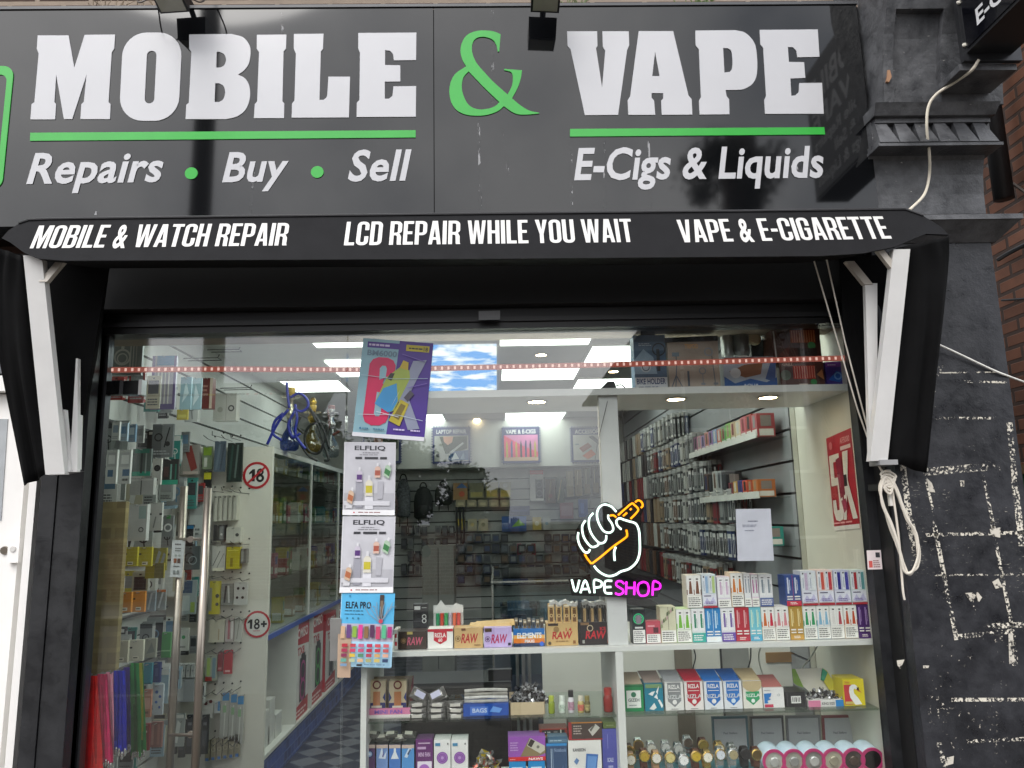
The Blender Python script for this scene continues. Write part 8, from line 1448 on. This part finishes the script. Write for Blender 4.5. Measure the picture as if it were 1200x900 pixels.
tree(-2.5, -16.5, 3.5, 1.15, 'bushy green tree behind the low wall, middle of three by the wall', 1); tree(-4.6, -17.0, 4.1, 1.3, 'green tree behind the low wall, left of the bushy one', 3); tree(-.9, -17.5, 2.9, 1.0, 'small green tree behind the middle of the low wall', 2, '#3a4a24'); tree(4.9, -12.6, 9.5, 1.3, 'tall narrow dark tree in front of the brick house', 4, '#222c18')

# ------------------------------------------------------------------ the two people on the pavement (only their reflections show)
def person(lab, loc, face, joints, edges, rad, jacket, hair, trousers=None):
    """one continuous skinned body; joints in local metres, facing +y"""
    me = bpy.data.meshes.new('person'); me.from_pydata([V(j) for j in joints], edges, []); o = bpy.data.objects.new('person', me); COL.objects.link(o)
    o.location = loc; o.rotation_euler = (0, 0, face); o['_o'] = tuple(loc)
    sk = o.modifiers.new('skin', 'SKIN'); o.modifiers.new('sub', 'SUBSURF').levels = 2; o.modifiers['sub'].render_levels = 2
    for v, r in zip(me.skin_vertices[0].data, rad): v.radius = (r, r * .8) if not isinstance(r, tuple) else r
    me.skin_vertices[0].data[0].use_root = True
    me.materials.append(K(jacket, rough=.7, var=.15)); tag(o, lab, 'person')
    head = V(joints[3]) + V((0, .02, .16))
    mb = MB(); mb.lathe([(.03, -.12), (.065, -.09), (.085, -.02), (.088, .04), (.07, .10), (.03, .125)], head, K('#9a6a52', rough=.5), 18, (V((.86, 0, 0)), V((0, 1.08, 0)), V((0, 0, 1))))
    mb.lathe([(.016, 0), (.012, .02), (.004, .026)], head + V((0, .088, -.02)), K('#9a6a52', rough=.5), 8, (V((1, 0, 0)), V((0, 0, 1)), V((0, 1, 0))))
    for s in (-1, 1):
        mb.lathe([(.010, 0), (.008, .004)], head + V((s * .032, .083, .012)), K('#1c1412'), 8, (V((1, 0, 0)), V((0, 0, 1)), V((0, 1, 0)))); mb.lathe([(.02, -.03), (.026, 0), (.018, .03)], head + V((s * .078, -.005, -.01)), K('#8f604a', rough=.5), 8, (V((.4, 0, 0)), V((0, 1, 0)), V((0, 0, 1))))
    mb.poly([head + V((a, .084, -.058 + b)) for a, b in ((-.022, 0), (0, -.007), (.022, 0), (0, .005))], K('#6a302c'))
    mb.v = [tuple(V(v) + V(loc)) for v in mb.v]
    h = mb.build('head', o, smooth=True)
    mb = MB(); mb.lathe([(.088, -.07), (.098, 0), (.094, .07), (.07, .12), (.02, .145)], head + V((0, -.018, .005)) + V(loc), K(hair, rough=.8, var=.3), 18, (V((.92, 0, 0)), V((0, 1.0, 0)), V((0, 0, 1)))); hb = mb.build('hair', o, smooth=True)
    if trousers:
        pass
    return o
def body(handL, handR, elbL, elbR):
    J = [(0, 0, .95), (0, .0, 1.15), (0, -.01, 1.36), (0, 0, 1.50), (-.19, -.01, 1.40), elbL, handL, (.19, -.01, 1.40), elbR, handR, (-.10, 0, .88), (-.11, .02, .50), (-.11, -.02, .09), (-.12, .13, .04), (.10, 0, .88), (.11, .02, .50), (.11, -.02, .09), (.12, .13, .04)]
    E_ = [(0, 1), (1, 2), (2, 3), (2, 4), (4, 5), (5, 6), (2, 7), (7, 8), (8, 9), (0, 10), (10, 11), (11, 12), (12, 13), (0, 14), (14, 15), (15, 16), (16, 17)]
    R_ = [(.16, .12), (.16, .12), (.17, .12), (.055, .055), .075, .05, .03, .075, .05, .03, .09, .062, .045, .035, .09, .062, .045, .035]
    return J, E_, R_
def hands(o, loc, face, pts):
    for p, s in pts:
        mb = MB(); P0 = V(p); sk = K('#9a6a52', rough=.5)
        mb.lathe([(.026, -.03), (.036, 0), (.038, .035), (.03, .05)], P0, sk, 10, (V((1, 0, 0)), V((0, .5, 0)), V((0, 0, 1))))
        for k in range(4): x = -.027 + k * .018; L = (.05, .062, .058, .045)[k]; mb.tube([P0 + V((x, 0, .04)), P0 + V((x, .012, .04 + L * .55)), P0 + V((x, .035, .04 + L * .8))], [.0085, .008, .006], sk, 7)
        mb.tube([P0 + V((-s * .03, .005, .0)), P0 + V((-s * .05, .025, .02)), P0 + V((-s * .045, .04, .04))], [.011, .009, .007], sk, 7)
        mb.v = [tuple(V(v) + V(loc)) for v in mb.v]; mb.build('hand', o, smooth=True)
J, E_, R_ = body((-.13, .30, 1.50), (.14, .30, 1.50), (-.34, .16, 1.22), (.36, .14, 1.24)); l1 = (.02, -3.42, 0)
p1 = person('bearded person in a dark jacket raising a phone toward the shop', l1, 0, J, E_, R_, '#141518', '#3a3430')
hands(p1, l1, 0, [((-.11, .31, 1.48), -1), ((.12, .31, 1.48), 1)])
J, E_, R_ = body((-.02, .20, 1.52), (.10, .20, 1.50), (-.22, .12, 1.26), (.34, .05, 1.28)); l2 = (-.88, -3.3, 0)
p2 = person('dark haired person in a maroon coat holding a phone to the face', l2, RD(-28), J, E_, R_, '#24171a', '#120f0e')
hands(p2, l2, 0, [((-.01, .2, 1.50), -1), ((.09, .2, 1.48), 1)])
for nm, l, off, lab in (('phone', l1, (0, .335, 1.56), 'dark phone held up toward the shop by the bearded person'),):
    c = V(l) + V(off); mb = MB(); mb.box(c.x - .075, c.x + .075, c.y, c.y + .009, c.z - .035, c.z + .036, K('#141518', rough=.3)); tag(mb.build('mobile_phone'), lab, 'phone')
bpy.context.view_layer.update()
